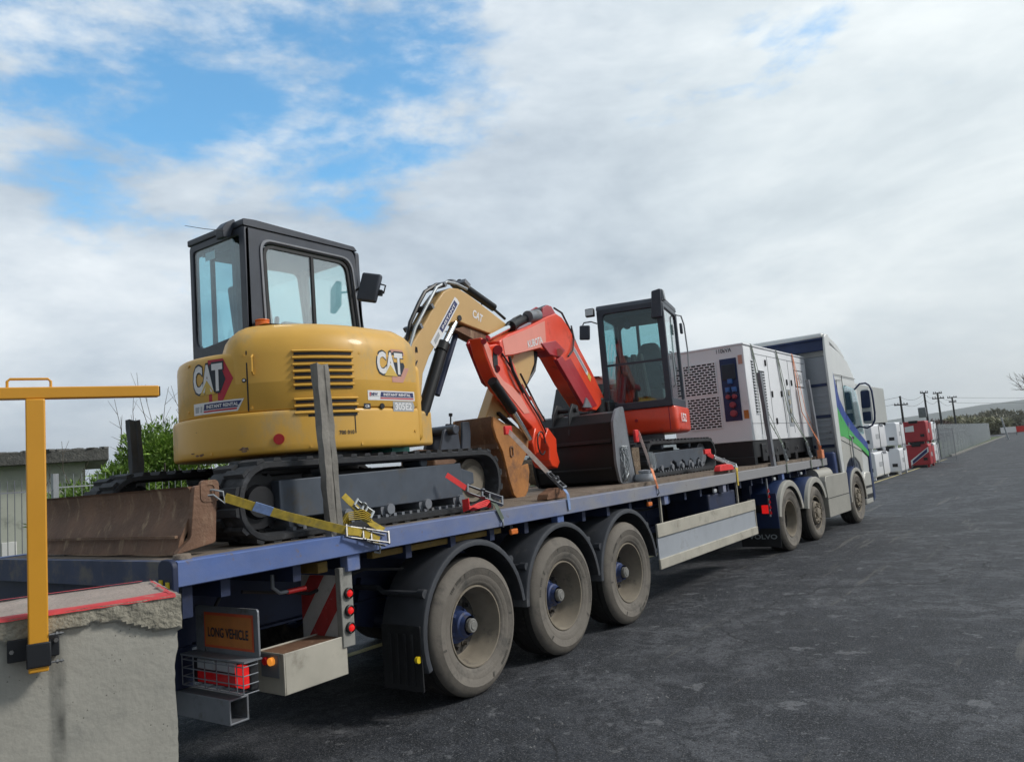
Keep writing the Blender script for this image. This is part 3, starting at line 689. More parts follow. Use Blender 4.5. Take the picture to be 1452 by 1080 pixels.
# rear corner casting
q = MB(); q.prism(rrect(1.13, 1.275, 1.12, ZD+.02, [.01, .05, .05, .01]), -.035, .0, 'y'); q.build('corner_casting', 'chassis_blue', TR, bevel=.006)
q = MB(); q.bb(1.15, 1.18, -.042, -.035, 1.16, 1.30); q.bb(1.215, 1.245, -.042, -.035, 1.13, 1.29); q.build('corner_mark', 'lamp_yellow', TR)
q = MB(); q.cyl((1.16, .09, ZD), (1.16, .09, ZD+.035), .055, 18, .045); q.build('rail_boss', 'deck', TR, bevel=.008)
# piled air lines and spare bits behind the wheels kept as one dark run
q = MB()
for k_ in range(3): q.tube([(.3+.1*k_, y, 1.05+.03*sin(y*3+k_)) for y in [6+.3*j for j in range(20)]], .014, 6)
q.build('air_line', 'hose', TR)
# ------------------------------------------------------------------ unprojection: a pixel of the photo onto a plane in the world
def at(px, py, ax, v):
    d = _f + _r2*((px-726)/FPX) - _u2*((py-540)/FPX)
    i = 'xyz'.index(ax); return CAM + d*((v-CAM[i])/d[i])
def pix(P):
    d = Vector(P)-CAM; return (726+FPX*d.dot(_r2)/d.dot(_f), 540-FPX*d.dot(_u2)/d.dot(_f))
def rpoly(corners, r, n=4):
    out = []; N = len(corners)
    if not isinstance(r, (list, tuple)): r = [r]*N
    for i in range(N):
        p0 = Vector(corners[i-1]); p = Vector(corners[i]); p1 = Vector(corners[(i+1) % N])
        a = p+(p0-p).normalized()*r[i]; b = p+(p1-p).normalized()*r[i]
        for k in range(n+1): t = k/n; out.append(tuple(a*(1-t)**2+p*2*t*(1-t)+b*t*t))
    return out
class Outline:
    """closed plan outline of a machine body with arc length s; fn(s, z, off) gives a point"""
    def __init__(s, pts):
        s.p = [Vector(p) for p in pts]; s.L = [0]
        for a, b in zip(s.p[:-1], s.p[1:]): s.L.append(s.L[-1]+(b-a).length)
        s.n = []
        for i in range(len(s.p)):
            t = (s.p[min(i+1, len(s.p)-1)]-s.p[max(i-1, 0)]).normalized(); s.n.append(Vector((-t.y, t.x)))
        c = sum(s.p, Vector((0, 0)))/len(s.p)
        if sum((q-c).dot(m_) for q, m_ in zip(s.p, s.n)) < 0: s.n = [-m_ for m_ in s.n]
    def at(s, q, off=0):
        q = max(0, min(s.L[-1]-1e-6, q)); i = 0
        import bisect; i = min(max(bisect.bisect_right(s.L, q)-1, 0), len(s.p)-2)
        t = (q-s.L[i])/(s.L[i+1]-s.L[i]); n = s.n[i].lerp(s.n[i+1], t).normalized(); return s.p[i].lerp(s.p[i+1], t)+n*off
    def fn(s, s0, z0, flip=1):
        return lambda u, v, w: (lambda q: Vector((q.x, q.y, z0+v)))(s.at(s0+flip*u, w))
    def find(s, px, py, root, zr):
        best = None
        for i in range(160):
            q = s.L[-1]*i/159
            for j in range(30):
                z = zr[0]+(zr[1]-zr[0])*j/29; P = s.at(q); W_ = Vector((P.x, P.y, z))+root
                u, v = pix(W_); nrm = s.at(q, 1)-P
                if nrm.dot(Vector((CAM.x-W_.x, CAM.y-W_.y))) < 0: continue
                e = (u-px)**2+(v-py)**2
                if best is None or e < best[0]: best = (e, q, z)
        return best[1], best[2]
def loft(outline_pts, prof, capr=True):     # prof: (z, inset)
    mb = MB(); rings = []
    for z, ins in prof:
        q = shrink(outline_pts, ins) if ins else outline_pts
        rings.append([(a, b, z) for a, b in q])
    n = len(outline_pts); vs = [v for r_ in rings for v in r_]
    fs = [(i*n+k, i*n+(k+1) % n, (i+1)*n+(k+1) % n, (i+1)*n+k) for i in range(len(rings)-1) for k in range(n)]
    fs += [tuple(range(n-1, -1, -1)), tuple((len(rings)-1)*n+k for k in range(n))]
    return mb.add(vs, fs)
def tail_outline(a, R, yf, e=2.5, n=44, yc=0.0):
    pts = [(a, yf)]
    pts += [(a, yf+(yc-yf)*k/4) for k in range(1, 4)]
    for k in range(n+1):
        t = -pi*k/n; c_, s_ = cos(t), sin(t)
        pts.append((a*math.copysign(abs(c_)**(2/e), c_), yc-R*abs(s_)**(2/e)))
    pts += [(-a, yc+(yf-yc)*k/4) for k in range(1, 5)]
    return pts
def make_track(parent, x0, x1, y0, y1, h, r0, r1, mats=('rubber', 'track_frame'), lugs=46, frame='plate', name='track', zoff=0):
    """rubber track: belt, lugs, frame, rollers; runs along y. r0/r1 end radii"""
    path = []; n = 14
    # loop centre line: rear arc, bottom, front arc, top
    for k in range(n+1): a = pi/2+pi*k/n; path.append((y0+r0+r0*cos(a), h-r0+ r0*sin(a) if sin(a) > 0 else r0+r0*sin(a)))
    for k in range(n+1): a = -pi/2+pi*k/n; path.append((y1-r1+r1*cos(a), h-r1+r1*sin(a) if sin(a) > 0 else r1+r1*sin(a)))
    P = [Vector(p) for p in path]
    # resample
    L = [0]
    for i in range(len(P)): L.append(L[-1]+(P[(i+1) % len(P)]-P[i]).length)
    def pt(q):
        q %= L[-1]
        for i in range(len(P)):
            if L[i+1] >= q:
                t = (q-L[i])/max(1e-9, L[i+1]-L[i]); return P[i].lerp(P[(i+1) % len(P)], t)
    N = 96; C_ = [pt(L[-1]*k/N) for k in range(N)]
    Nn = []
    for k in range(N):
        t = (C_[(k+1) % N]-C_[k-1]).normalized(); Nn.append(Vector((-t.y, t.x)))
    c0 = Vector((0, h/2)); 
    if sum((C_[k]-Vector(((y0+y1)/2, h/2))).dot(Nn[k]) for k in range(N)) < 0: Nn = [-v for v in Nn]
    b = MB(); vs = []; fs = []; w = x1-x0
    cs = [(x0+.012, 0), (x1-.012, 0), (x1, -.008), (x1, -.040), (x1-.05, -.055), (x0+.05, -.055), (x0, -.040), (x0, -.008)]
    for k in range(N):
        for x, o in cs: q = C_[k]+Nn[k]*(o-.012); vs.append((x, q.x, q.y+zoff))
    M_ = len(cs)
    for k in range(N):
        for i in range(M_): fs.append((k*M_+i, k*M_+(i+1) % M_, ((k+1) % N)*M_+(i+1) % M_, ((k+1) % N)*M_+i))
    b.add(vs, fs)
    for k in range(lugs):
        q = L[-1]*k/lugs; p = pt(q); p2 = pt(q+.01); t = (p2-p).normalized(); nv = Vector((-t.y, t.x))
        if (p-Vector(((y0+y1)/2, h/2))).dot(nv) < 0: nv = -nv
        for side in (0, 1):
            xa = x0+.004 if side == 0 else x0+w*.48; xb = x0+w*.52 if side == 0 else x1-.004; ph = 0 if side == 0 else L[-1]/lugs*.5
            p = pt(q+ph); t = (pt(q+ph+.01)-p).normalized(); nv2 = Vector((-t.y, t.x))
            if (p-Vector(((y0+y1)/2, h/2))).dot(nv2) < 0: nv2 = -nv2
            vv = []
            for (tt, oo) in ((-.032, -.014), (.032, -.014), (.022, .009), (-.022, .009)):
                for x in (xa, xb): z = p+t*tt+nv2*oo; vv.append((x, z.x, z.y+zoff))
            b.add(vv, [(0, 1, 3, 2), (2, 3, 5, 4), (4, 5, 7, 6), (6, 7, 1, 0), (0, 2, 4, 6), (1, 7, 5, 3)])
    trk = b.build(name, mats[0], parent, smooth=40)
    f = MB(); xm = (x0+x1)/2
    out = 1 if xm > 0 else -1; xo = x1-.055 if out > 0 else x0+.055
    if frame == 'plate':
        xa, xb = sorted((xo-out*.25, xo))
        f.prism([(y0+.36, .14), (y0+.36, h-.14), (y1-.50, h-.11), (y1-.50, .14)], xa, xb, 'x'); f.prism([(y1-.52, .2), (y1-.52, h-.14), (y1-.30, h-.2), (y1-.30, .24)], xa+.03, xb-.03, 'x')
    elif frame == 'plate2':
        xa, xb = sorted((xo-out*.25, xo)); yy = y0+.25; pts = [(yy, h-.17), (y1-.42, h-.14), (y1-.42, .22)]
        for k in range(4):
            cy = y1-.60-.30*k
            pts += [(cy+.11, .11), (cy+.09, .17), (cy, .21), (cy-.09, .17), (cy-.11, .11)]
        pts += [(yy, .12)]; f.prism(pts, xa, xb, 'x')
    for yy in ((y0+y1)/2-.5, (y0+y1)/2+.45): f.cyl((xm-.1, yy, h-.085), (xm+.1, yy, h-.085), .045, 14)
    if zoff:
        for v in f.v: v.z += zoff
    f.build('track_frame', mats[1], trk, bevel=.008)
    r = MB(); nr = 5
    for k in range(nr):
        yy = y0+.50+(y1-y0-1.05)*k/(nr-1); r.cyl((x0+.06, yy, .12+zoff), (x1-.06, yy, .12+zoff), .075, 18); r.cyl((xo-.01 if out > 0 else xo-.03, yy, .12+zoff), (xo+.03 if out > 0 else xo+.01, yy, .12+zoff), .04, 12)
    for k in range(int((y1-y0-.9)/.085)):   # inner drive links seen along the bottom run
        yy = y0+.45+k*.085; r.bb(xo-.05, xo+.02, yy-.014, yy+.014, .045+zoff, .085+zoff)
    r.build('roller', 'grey_steel', trk)
    r = MB(); r.lathe([(-.08, .02), (-.08, r1*.55), (-.05, r1*.62), (-.05, r1-.06), (.05, r1-.06), (.05, r1*.62), (.08, r1*.5), (.08, 0)], (xm, y1-r1, h/2+zoff), 'x', 32); r.build('idler', 'grey_steel' if frame == 'plate2' else 'dusty_rim', trk)
    r = MB(); r.lathe([(-.06, .02), (-.06, r0*.7), (.06, r0*.7), (.06, r0*.45), (.10, r0*.4), (.10, 0)], (xm, y0+r0, h/2+zoff), 'x', 32)
    for k in range(14): a = 2*pi*k/14; r.box((xm, y0+r0+r0*.74*cos(a), h/2+zoff+r0*.74*sin(a)), (.06, .05, .05), (a, 0, 0))
    r.build('sprocket', 'black', trk)
    return trk

# ------------------------------------------------------------------ yellow excavator, facing forwards (+Y)
YR = Vector((.02, 1.9, ZD))
YE = thing('mini_excavator', YR, 'large yellow tracked digger with black cab at the back of the trailer bed', 'digger')
def yl(v): return Vector(v)-YR
make_track(YE, .60, 1.0, -1.36, 1.36, .535, .25, .25)
make_track(YE, -1.0, -.60, -1.36, 1.36, .535, .25, .25)
u = MB(); u.bb(-.62, .62, -.55, .55, .22, .44); u.bb(-.62, .62, -.85, -.7, .2, .34); u.bb(-.4, .4, -.9, .9, .25, .40); u.cyl((0, 0, .44), (0, 0, .62), .42, 36); u.build('undercarriage', 'black', YE, bevel=.01)
u = MB(); u.cyl((0, 0, .56), (0, 0, .60), .52, 36); u.bb(.30, .52, .30, .50, .53, .60); u.build('swing_ring', 'grey_steel', YE)
u = MB(); u.bb(.55, .78, .22, .42, .55, .60); u.build('cover_plate', 'teal', YE)
# blade at the back
bl = MB(); bz = [(-.105, .015), (-.085, .10), (-.055, .16), (-.02, .23), (.0, .31), (-.015, .385), (-.03, .40)]
prof = [(-1.62-(.0)+y, z) for y, z in bz]; back = [(y+.028, z) for y, z in prof[::-1]]
bl.prism(prof+back, -.985, .945, 'x'); bl.bb(-.985, .945, -1.735, -1.715, .11, .125)
for sx in (-.4, .4): bl.beam((sx, -1.58, .16), (sx*.8, -.6, .22), .09, .13)
bl.bb(-.95, .90, -1.60, -1.54, .20, .30)
o = bl.build('blade', 'rust_brown', YE, smooth=30)
e = MB(); e.prism(rpoly([(-1.76, .02), (-1.66, .10), (-1.625, .40), (-1.48, .41), (-1.50, .06)], .02), .945, .985, 'x'); e.build('blade_end', 'rust_brown', o, bevel=.006)
e = MB(); e.frame(rrect(-1.59, -1.47, .30, .43, .03), rrect(-1.56, -1.50, .33, .40, .02), .965, .99, 'x'); e.build('lifting_eye', 'rust_brown', o)
# house: lower counterweight, upper body, hood
LO = tail_outline(.93, 1.03, .39, 2.05); UO = [(x*(.90 if x < 0 else 1.0), y) for x, y in tail_outline(.929, 1.005, .39, 2.05)]
ol = Outline(LO); ou = Outline(UO)
b = loft(LO, [(.585, .25), (.587, .02), (.594, .007), (.61, 0), (.65, 0), (.86, 0), (.878, .003), (.887, .009), (.89, .018), (.89, .2)])
b.build('counterweight', 'yellow_paint', YE, smooth=50)
b = loft(UO, [(.893, .012), (.896, .004), (.903, .0), (1.27, .0), (1.30, .004), (1.325, .014), (1.34, .035), (1.345, .08), (1.345, .35)])
b.build('body_shell', 'yellow_paint', YE, smooth=50)
# hood: the right part, taller, domed
HX = .10
hood = [p for p in UO if p[0] > HX+.26]
hood = [(a, b_) for a, b_ in hood]
hp = hood+[(HX+.20, hood[-1][1]-.006), (HX+.08, hood[-1][1]+.04), (HX, hood[-1][1]+.16), (HX, .0), (HX, .39)]
b = loft(hp, [(.90, .004), (1.30, -.004), (1.36, .006), (1.42, .024), (1.47, .055), (1.51, .10), (1.54, .16), (1.56, .235), (1.57, .32)])
b.build('hood', 'yellow_paint', YE, smooth=60)
fr = MB(); fr.bb(.05, .90, .37, .50, .62, 1.26); fr.build('front_panel', 'yellow_paint', YE, bevel=.06, seg=4)
fr = MB(); fr.bb(-.95, -.02, .2, .78, .62, 1.36); fr.bb(-.82, -.02, -.52, .3, 1.30, 1.42); fr.build('cab_floor', 'cab_frame', YE, bevel=.02)
# seams on the body
q = MB(); s1, z1 = ou.find(352, 560, YR, (.95, 1.3)); fn = ou.fn(s1, 0); quad(q, [(-.005, .90), (.005, .90), (.005, 1.335), (-.005, 1.335)], fn, .003); q.build('panel_seam', 'black', YE, smooth=0)
q = MB(); q.add([], []); 
for (px, py) in ((357, 480),):
    s_, z_ = ou.find(px, py+30, YR, (1.1, 1.34)); f2 = ou.fn(s_, 0); q.tube([f2(0, 1.30, .01), f2(0, 1.28, .035), f2(0, 1.18, .035), f2(0, 1.16, .01)], .008, 8)
q.build('latch', 'yellow_paint', YE)
s_, z_ = ou.find(345, 540, YR, (1., 1.3)); q = MB(); f2 = ou.fn(s_, z_)
q.mat(0).tube([f2(0, 0, 0), f2(0, 0, .006)], .016, 16); q.mat(1).tube([f2(0, 0, .005), f2(0, 0, .009)], .009, 12); q.build('keyhole', ['black', 'decal_white'], YE)
# louvres on the corner of the hood
def louvres(px0, px1, py, n, dz, grp):
    sa, za = ou.find(px0, py, YR, (.9, 1.5)); sb, zb = ou.find(px1, py, YR, (.9, 1.5)); s0 = (sa+sb)/2; w = abs(sa-sb)
    zt = (za+zb)/2
    q = MB()
    q.mat(0)
    for k in range(n):
        z0 = zt-k*dz; f = ou.fn(s0, z0)
        q.mat(0); quad(q, [(-w/2, -.010), (w/2, -.010), (w/2, .012), (-w/2, .012)], f, .0085, 10)
        q.mat(1); N = 10; vs = []
        for i in range(N+1):
            u_ = -w/2-.01+(w+.02)*i/N
            for v_, o_ in ((.010, .004), (.012, .018), (.020, .021), (.028, .014), (.031, .004)): vs.append(f(u_, v_, o_))
        q.add(vs, [(i*5+j, i*5+j+1, i*5+5+j+1, i*5+5+j) for i in range(N) for j in range(4)])
    o = q.build('vent', ['black', 'yellow_paint'], YE, fix=True)
louvres(417, 499, 500, 6, .050, 0)
louvres(421, 505, 569, 3, .050, 1)
# lower seams, bolts and a raised panel on the counterweight
q = MB(); s1, z1 = ol.find(503, 612, YR, (.62, .86)); quad(q, [(-.004, .70), (.004, .70), (.004, .885), (-.004, .885)], ol.fn(s1, 0), .002); q.build('panel_seam', 'black', YE, smooth=0)
for px, py in ((268, 585), (268, 520), (345, 500), (470, 480), (510, 470), (515, 630), (590, 610), (360, 592), (440, 640), (300, 645)):
    o_l = ol if py > 598 else ou; s1, z1 = o_l.find(px, py, YR, (.62, .87) if py > 598 else (.92, 1.30)); f = o_l.fn(s1, z1); q = MB(); q.tube([f(0, 0, 0), f(0, 0, .006)], .011, 6); q.build('bolt', 'yellow_paint', YE)
# ---- emblem: generic lettered badge copied from the machine
def badge(body, mb_parent, name, fn, W_, H_, faded=False, flip=False):
    e = MB(); g_ = 2
    hexr = [(.02, -.62), (.36, -.62), (.66, -.05), (.40, .52), (.02, .52), (.02, .30), (.30, .30), (.46, -.05), (.26, -.42), (.10, -.42)]
    sc = lambda P, dx=0, dy=0: [((a+dx)*W_, (b_+dy)*H_) for a, b_ in P]
    e.mat(3 if faded else 0); tri = [(-.05, -.66), (.40, -.66), (.72, -.05), (.44, .56), (-.05, .56)]
    quad(e, sc(tri), fn, .0022)
    e.mat(1); quad(e, sc([(.0, -.42), (.36, -.36), (.50, -.05), (.34, .44), (.0, .44)]), fn, .0030); put_text(e, body, 1.12*W_, .94*H_, fn, -.10*W_, .03*H_, .085, .0038)
    e.mat(2); put_text(e, body, 1.04*W_, .82*H_, fn, -.10*W_, .03*H_, .045, .0050)
    e.mat(4); quad(e, sc([(-.36, -.44), (-.10, -.02), (.18, -.44)]), fn, .0064)
    return e.build(name, ['decal_red', 'decal_dark', 'decal_white', 'decal_faded', 'decal_yellow'], mb_parent, smooth=0)
def banner(fn, w, h, slant, name, parent, text, two=False):
    e = MB(); e.mat(0); quad(e, [(-w/2, -h/2), (w/2-slant, -h/2), (w/2, h/2), (-w/2, h/2)], fn, .0022, 6)
    x0 = -w/2+w*.24
    e.mat(1); quad(e, [(x0, -h*.16), (w/2-slant*.8-.012, -h*.16), (w/2-.016, h*.36), (x0+.01, h*.36)], fn, .0032, 5)
    e.mat(2); quad(e, [(x0, -h*.36), (w/2-slant*.95-.012, -h*.36), (w/2-slant*.8-.012, -h*.22), (x0, -h*.22)], fn, .0032, 5)
    e.mat(0); put_text(e, text, w*.60, h*.30, fn, w*.11, h*.10, .03, .0042)
    if two:
        e.mat(1); put_text(e, 'MW', w*.13, h*.32, fn, -w*.37, h*.12, .03, .0032); e.mat(2); quad(e, [(-w*.47, -h*.1), (-w*.45, -h*.1), (-w*.44, h*.3), (-w*.465, h*.3)], fn, .0034)
        e.mat(3); quad(e, [(-w*.46, -h*.12), (-w*.28, -h*.12), (-w*.28, -h*.06), (-w*.46, -h*.06)], fn, .0032)
    else:
        e.mat(3); quad(e, [(-w*.46, -h*.3), (-w*.30, -h*.3), (-w*.29, h*.2), (-w*.46, h*.2)], fn, .003); 
    return e.build(name, ['decal_white', 'decal_navy', 'decal_red', 'decal_grey'], parent, smooth=0)
def on(outl, px, py, zr=(.9, 1.3), flip=-1):
    s_, z_ = outl.find(px, py, YR, zr); return outl.fn(s_, z_, flip), s_, z_
f, s_, z_ = on(ou, 297, 538); badge('CAT', YE, 'badge', f, .28, .25)
f, s_, z_ = on(ou, 556, 516, (1.0, 1.45)); badge('CAT', YE, 'badge', f, .27, .215, faded=True)
f, s_, z_ = on(ou, 305, 578); banner(f, .46, .085, .05, 'banner', YE, 'INSTANT RENTAL')
f, s_, z_ = on(ou, 557, 560); banner(f, .50, .075, .0, 'banner', YE, 'INSTANT RENTAL', True)
f, s_, z_ = on(ou, 573, 583); e = MB(); e.mat(0); quad(e, [(-.115, -.04), (.11, -.04), (.125, 0), (.11, .04), (-.115, .04)], f, .0022); e.mat(1); put_text(e, '305E2', .19, .058, f, 0, 0, .03, .0034); e.build('model_plate', ['decal_grey', 'decal_white'], YE, smooth=0)
f, s_, z_ = on(ou, 521, 582); e = MB(); e.mat(0); quad(e, [(-.03, -.02), (.03, -.02), (.03, .02), (-.03, .02)], f, .0022); e.mat(1); put_text(e, 'CB', .035, .02, f, 0, 0, .03, .0034); e.build('small_plate', ['decal_dark', 'decal_white'], YE, smooth=0)
f, s_, z_ = on(ou, 540, 582); e = MB(); e.tube([f(0, 0, 0), f(0, 0, .01)], .022, 16); e.build('tow_lock', 'black', YE)
f, s_, z_ = on(ol, 490, 610, (.7, .88)); e = MB(); put_text(e, '700 010', .12, .03, f, 0, -.01, .02, .003); e.build('small_plate', 'decal_dark', YE, smooth=0)
f, s_, z_ = on(ol, 398, 623, (.62, .86)); e = MB(); e.tube([f(0, 0, 0), f(0, 0, .008)], .038, 24); e.build('reflector', 'lamp_red_dim', YE)
# scuffs to bare rust on the counterweight
e = MB(); rr_ = random.Random(3)
for px, py, w in ((345, 636, .09), (347, 641, .05), (282, 654, .05), (287, 658, .06), (275, 644, .05), (278, 614, .015)):
    f, s_, z_ = on(ol, px, py, (.62, .86)); n = 9
    quad(e, [(w/2*cos(2*pi*k/n)*rr_.uniform(.5, 1.1), w*.18*sin(2*pi*k/n)*rr_.uniform(.4, 1.2)) for k in range(n)], f, .0015)
e.build('scuff', 'rust_brown', YE, smooth=0)
# ---- cab
CX0, CX1, CY0, CY1 = -.80, -.02, -.50, .74
cb = MB(); n = 4
def wall_x(mb, x, t, outer, inner, r_o, r_i):
    mb.frame(rpoly(outer, r_o, n), rpoly(inner, r_i, n), x-t, x, 'x')
outer = [(CY0, 1.36), (CY1+.06, 1.36), (CY1-.05, 2.47), (CY0+.01, 2.47)]
inner = [(-.30, 1.50), (.71, 1.50), (.62, 2.365), (-.325, 2.365)]
wall_x(cb, CX1, .06, outer, inner, [.02, .02, .07, .03], [.05, .05, .11, .10])
wall_x(cb, CX0+.05, .05, outer, [(-.44, 1.45), (.74, 1.45), (.64, 2.40), (-.44, 2.40)], [.02, .02, .07, .03], .06)
o_ = [(CX0, 1.36), (CX1, 1.36), (CX1, 2.47), (CX0, 2.47)]
cb.frame(rpoly(o_, [.02, .01, .01, .04], n), rpoly([(CX0+.05, 1.55), (CX1-.07, 1.60), (CX1-.07, 2.41), (CX0+.05, 2.41)], [.12, .03, .03, .04], n), CY0-.0, CY0+.05, 'y')
cb.frame(rpoly(o_, .03, n), rpoly([(CX0+.06, 1.40), (CX1-.06, 1.40), (CX1-.06, 2.40), (CX0+.06, 2.40)], .05, n), CY1-.04, CY1+.01, 'y')
cabf = cb.build('cab_frame', 'cab_frame', YE, bevel=.008)
rf = MB(); rf.prism(rpoly([(CY0-.012, 2.47), (CY1-.02, 2.47), (CY1-.06, 2.51), (CY0+.1, 2.535), (CY0-.012, 2.525)], .012), CX0-.008, CX1+.012, 'x'); rf.build('roof', 'cab_frame', cabf, bevel=.012)
# outer trim line around the side window
tr = MB(); tr.frame(rpoly([(-.335, 1.48), (.735, 1.48), (.65, 2.395), (-.36, 2.395)], [.05, .05, .13, .12], 8), rpoly([(-.315, 1.49), (.72, 1.49), (.635, 2.38), (-.34, 2.38)], [.05, .05, .125, .115], 8), CX1, CX1+.012, 'x'); tr.build('window_seal', 'grey_steel', cabf)
tr = MB(); tr.frame(rpoly([(-.29, 1.50), (.70, 1.50), (.61, 2.355), (-.315, 2.355)], [.05, .05, .11, .10], n), rpoly([(-.262, 1.52), (.675, 1.52), (.59, 2.33), (-.285, 2.33)], [.04, .04, .09, .08], n), CX1-.045, CX1-.012, 'x'); tr.bb(CX1-.04, CX1-.015, .185, .215, 1.52, 2.34); tr.build('window_frame', 'black', cabf)
g = MB(); g.prism([(-.28, 1.51), (.69, 1.51), (.60, 2.34), (-.30, 2.34)], CX1-.032, CX1-.026, 'x'); g.build('side_window', 'glass_clear', cabf, smooth=0)
g = MB(); g.prism(rpoly([(CX0+.045, 1.55), (CX1-.065, 1.60), (CX1-.065, 2.415), (CX0+.045, 2.415)], [.12, .03, .03, .04]), CY0+.012, CY0+.018, 'y'); g.build('rear_window', 'glass_dark', cabf, smooth=0)
g = MB(); g.prism([(-.44, 1.45), (.74, 1.45), (.64, 2.40), (-.44, 2.40)], CX0+.02, CX0+.026, 'x'); g.build('side_window', 'glass_dark', cabf, smooth=0)
g = MB(); g.prism([(CX0+.06, 1.40), (CX1-.06, 1.40), (CX1-.06, 2.40), (CX0+.06, 2.40)], CY1-.015, CY1-.009, 'y'); g.build('front_window', 'glass_dark', cabf, smooth=0)
g = MB(); g.bb(CX0+.22, CX0+.235, CY0+.05, CY0+.09, 1.5, 2.45); g.bb(CX1-.22, CX1-.17, CY0+.03, CY0+.08, 1.5, 2.45); g.build('cab_post', 'black', cabf)
st = MB(); st.box((-.42, .02, 1.52), (.46, .46, .16)); st.prism(rpoly([(-.20, 1.55), (-.08, 1.55), (-.16, 2.12), (-.26, 2.12)], .04), -.64, -.20, 'x'); st.prism(rpoly([(-.265, 2.12), (-.19, 2.12), (-.20, 2.30), (-.27, 2.30)], .03), -.54, -.30, 'x')
st.bb(-.70, -.62, -.05, .3, 1.60, 1.75); st.bb(-.20, -.13, -.05, .3, 1.60, 1.75); st.cyl((-.16, .25, 1.74), (-.16, .28, 1.92), .022, 10); st.cyl((-.66, .25, 1.74), (-.66, .28, 1.92), .022, 10)
st.build('operator_seat', 'seat_grey', YE, bevel=.03, seg=3)
q = MB(); q.prism([(-.35, 2.395), (-.35, 2.35), (.2, 2.36), (.55, 2.38), (.55, 2.395)], -.7, -.12, 'x'); q.build('roof_lining', 'interior', YE)
q = MB(); q.add([(-.60, CY0+.022, 2.30), (-.46, CY0+.022, 2.30), (-.46, CY0+.022, 2.37), (-.60, CY0+.022, 2.37)], [(0, 1, 2, 3)]); q.build('window_sticker', 'decal_white', YE, smooth=0)
# roof camera with aerial, beacon, mirror
q = MB(); q.prism(rpoly([(-.60, 2.38), (-.61, 2.46), (-.56, 2.52), (-.49, 2.56), (-.48, 2.53), (-.53, 2.40)], .015), -.25, -.15, 'x'); q.bb(-.24, -.16, -.52, -.44, 2.50, 2.54); q.build('roof_camera', 'cab_frame', YE, bevel=.006)
q = MB(); a = yl(at(318, 327, 'y', YR.y-.62)); b_ = yl(at(262, 320, 'y', YR.y-1.0)); q.tube([a, a.lerp(b_, .5)+Vector((0, 0, -.006)), b_], .0035, 6, r2=.0018); q.build('aerial', 'black', YE)
P = yl(at(372, 457, 'x', YR.x+.05)); q = MB(); q.lathe([(0, .055), (.05, .055), (.056, .05), (.062, .058), (.07, .055), (.075, 0)], (P.x, P.y, P.z-.05), 'z', 28); q.cyl((P.x, P.y, P.z-.12), (P.x, P.y, P.z-.045), .045, 16); q.build('beacon', 'orange', YE)
P = yl(at(524, 408, 'x', YR.x+.18)); q = MB(); q.X = Matrix.Translation(P) @ Euler((radians(-8), radians(14), radians(22))).to_matrix().to_4x4()
q.box((0, 0, 0), (.19, .06, .27)); q.X = None; o = q.build('mirror', 'cab_frame', YE, bevel=.02, seg=3)
q = MB(); q.X = Matrix.Translation(P) @ Euler((radians(-8), radians(14), radians(22))).to_matrix().to_4x4(); q.tube([(.085, .01, .05), (.14, .02, .045), (.14, .02, -.03), (.085, .01, -.03)], .008, 8); q.box((.10, .02, -.03), (.05, .04, .05)); q.build('mirror_handle', 'black', o)
q = MB(); q.tube([(CX1-.02, CY1-.05, P.z+.02), (P.x-.08, P.y, P.z+.03)], .012, 8); q.build('mirror_arm', 'black', o)
# ---- boom
XB = YR.x+.20; BT = .20
def ypoly(pts, X): return [(yl(at(a, b_, 'x', X)).y, yl(at(a, b_, 'x', X)).z) for a, b_ in pts]
boom = ypoly([(578, 497), (589, 480), (606, 452), (619, 427), (629, 413), (640, 408), (650, 409), (664, 417), (717, 458), (742, 478), (735, 492), (716, 488), (694, 473), (660, 460), (650, 455), (640, 457), (630, 467), (622, 482), (609, 505), (600, 530), (598, 560), (604, 590), (582, 590), (572, 545)], XB)
b = MB(); b.prism(boom, XB-YR.x-BT, XB-YR.x, 'x'); bo = b.build('boom', 'pale_yellow', YE, bevel=.012)
b = MB(); b.prism(ypoly([(648, 466), (660, 462), (694, 474), (716, 490), (728, 500), (715, 497), (690, 488)], XB), XB-YR.x-BT+.03, XB-YR.x-.03, 'x'); b.build('boom_bracket', 'rust_brown', bo)
sw = MB(); c_ = yl(at(597, 600, 'x', XB)); sw.bb(XB-YR.x-BT-.06, XB-YR.x+.06, .62, c_.y+.10, .62, .95); sw.cyl((XB-YR.x-BT/2, .80, .55), (XB-YR.x-BT/2, .80, 1.02), .14, 20); sw.build('swing_post', 'yellow_paint', YE, bevel=.03)
def yc(px, py, x=None): return yl(at(px, py, 'x', XB-BT/2 if x is None else x))
c1 = MB(); c1.cyl(yc(598, 590, XB+.0), yc(627, 494, XB), .062, 24); c1.cyl(yc(625, 498, XB), yc(629, 487, XB), .07, 24); cyb = c1.build('boom_cylinder', 'black_shiny', YE)
c1 = MB(); c1.cyl(yc(627, 494, XB), yc(645, 457, XB-.04), .033, 20); c1.build('piston_rod', 'chrome', cyb)
c1 = MB(); c1.cyl(yc(620, 560, XB-.12), yc(650, 462, XB-.12), .03, 14); c1.build('cylinder_guard', 'chassis_blue', cyb)
h = MB()
for k_, off in enumerate((0, 1, 2, 3, 4)):
    h = MB(); x = XB-.185+.043*k_
    h.tube([yc(576-off*0, 512, x), yc(580, 494, x), yc(592, 470, x)+Vector((0, -.03, .03)), yc(606, 443, x)+Vector((0, -.04, .02)), yc(622, 412, x)+Vector((0, -.03, .03)), yc(634, 403, x)+Vector((0, 0, .025)), yc(648, 403, x), yc(662, 410, x)], .016, 8); h.build('pipe', 'galv', bo)
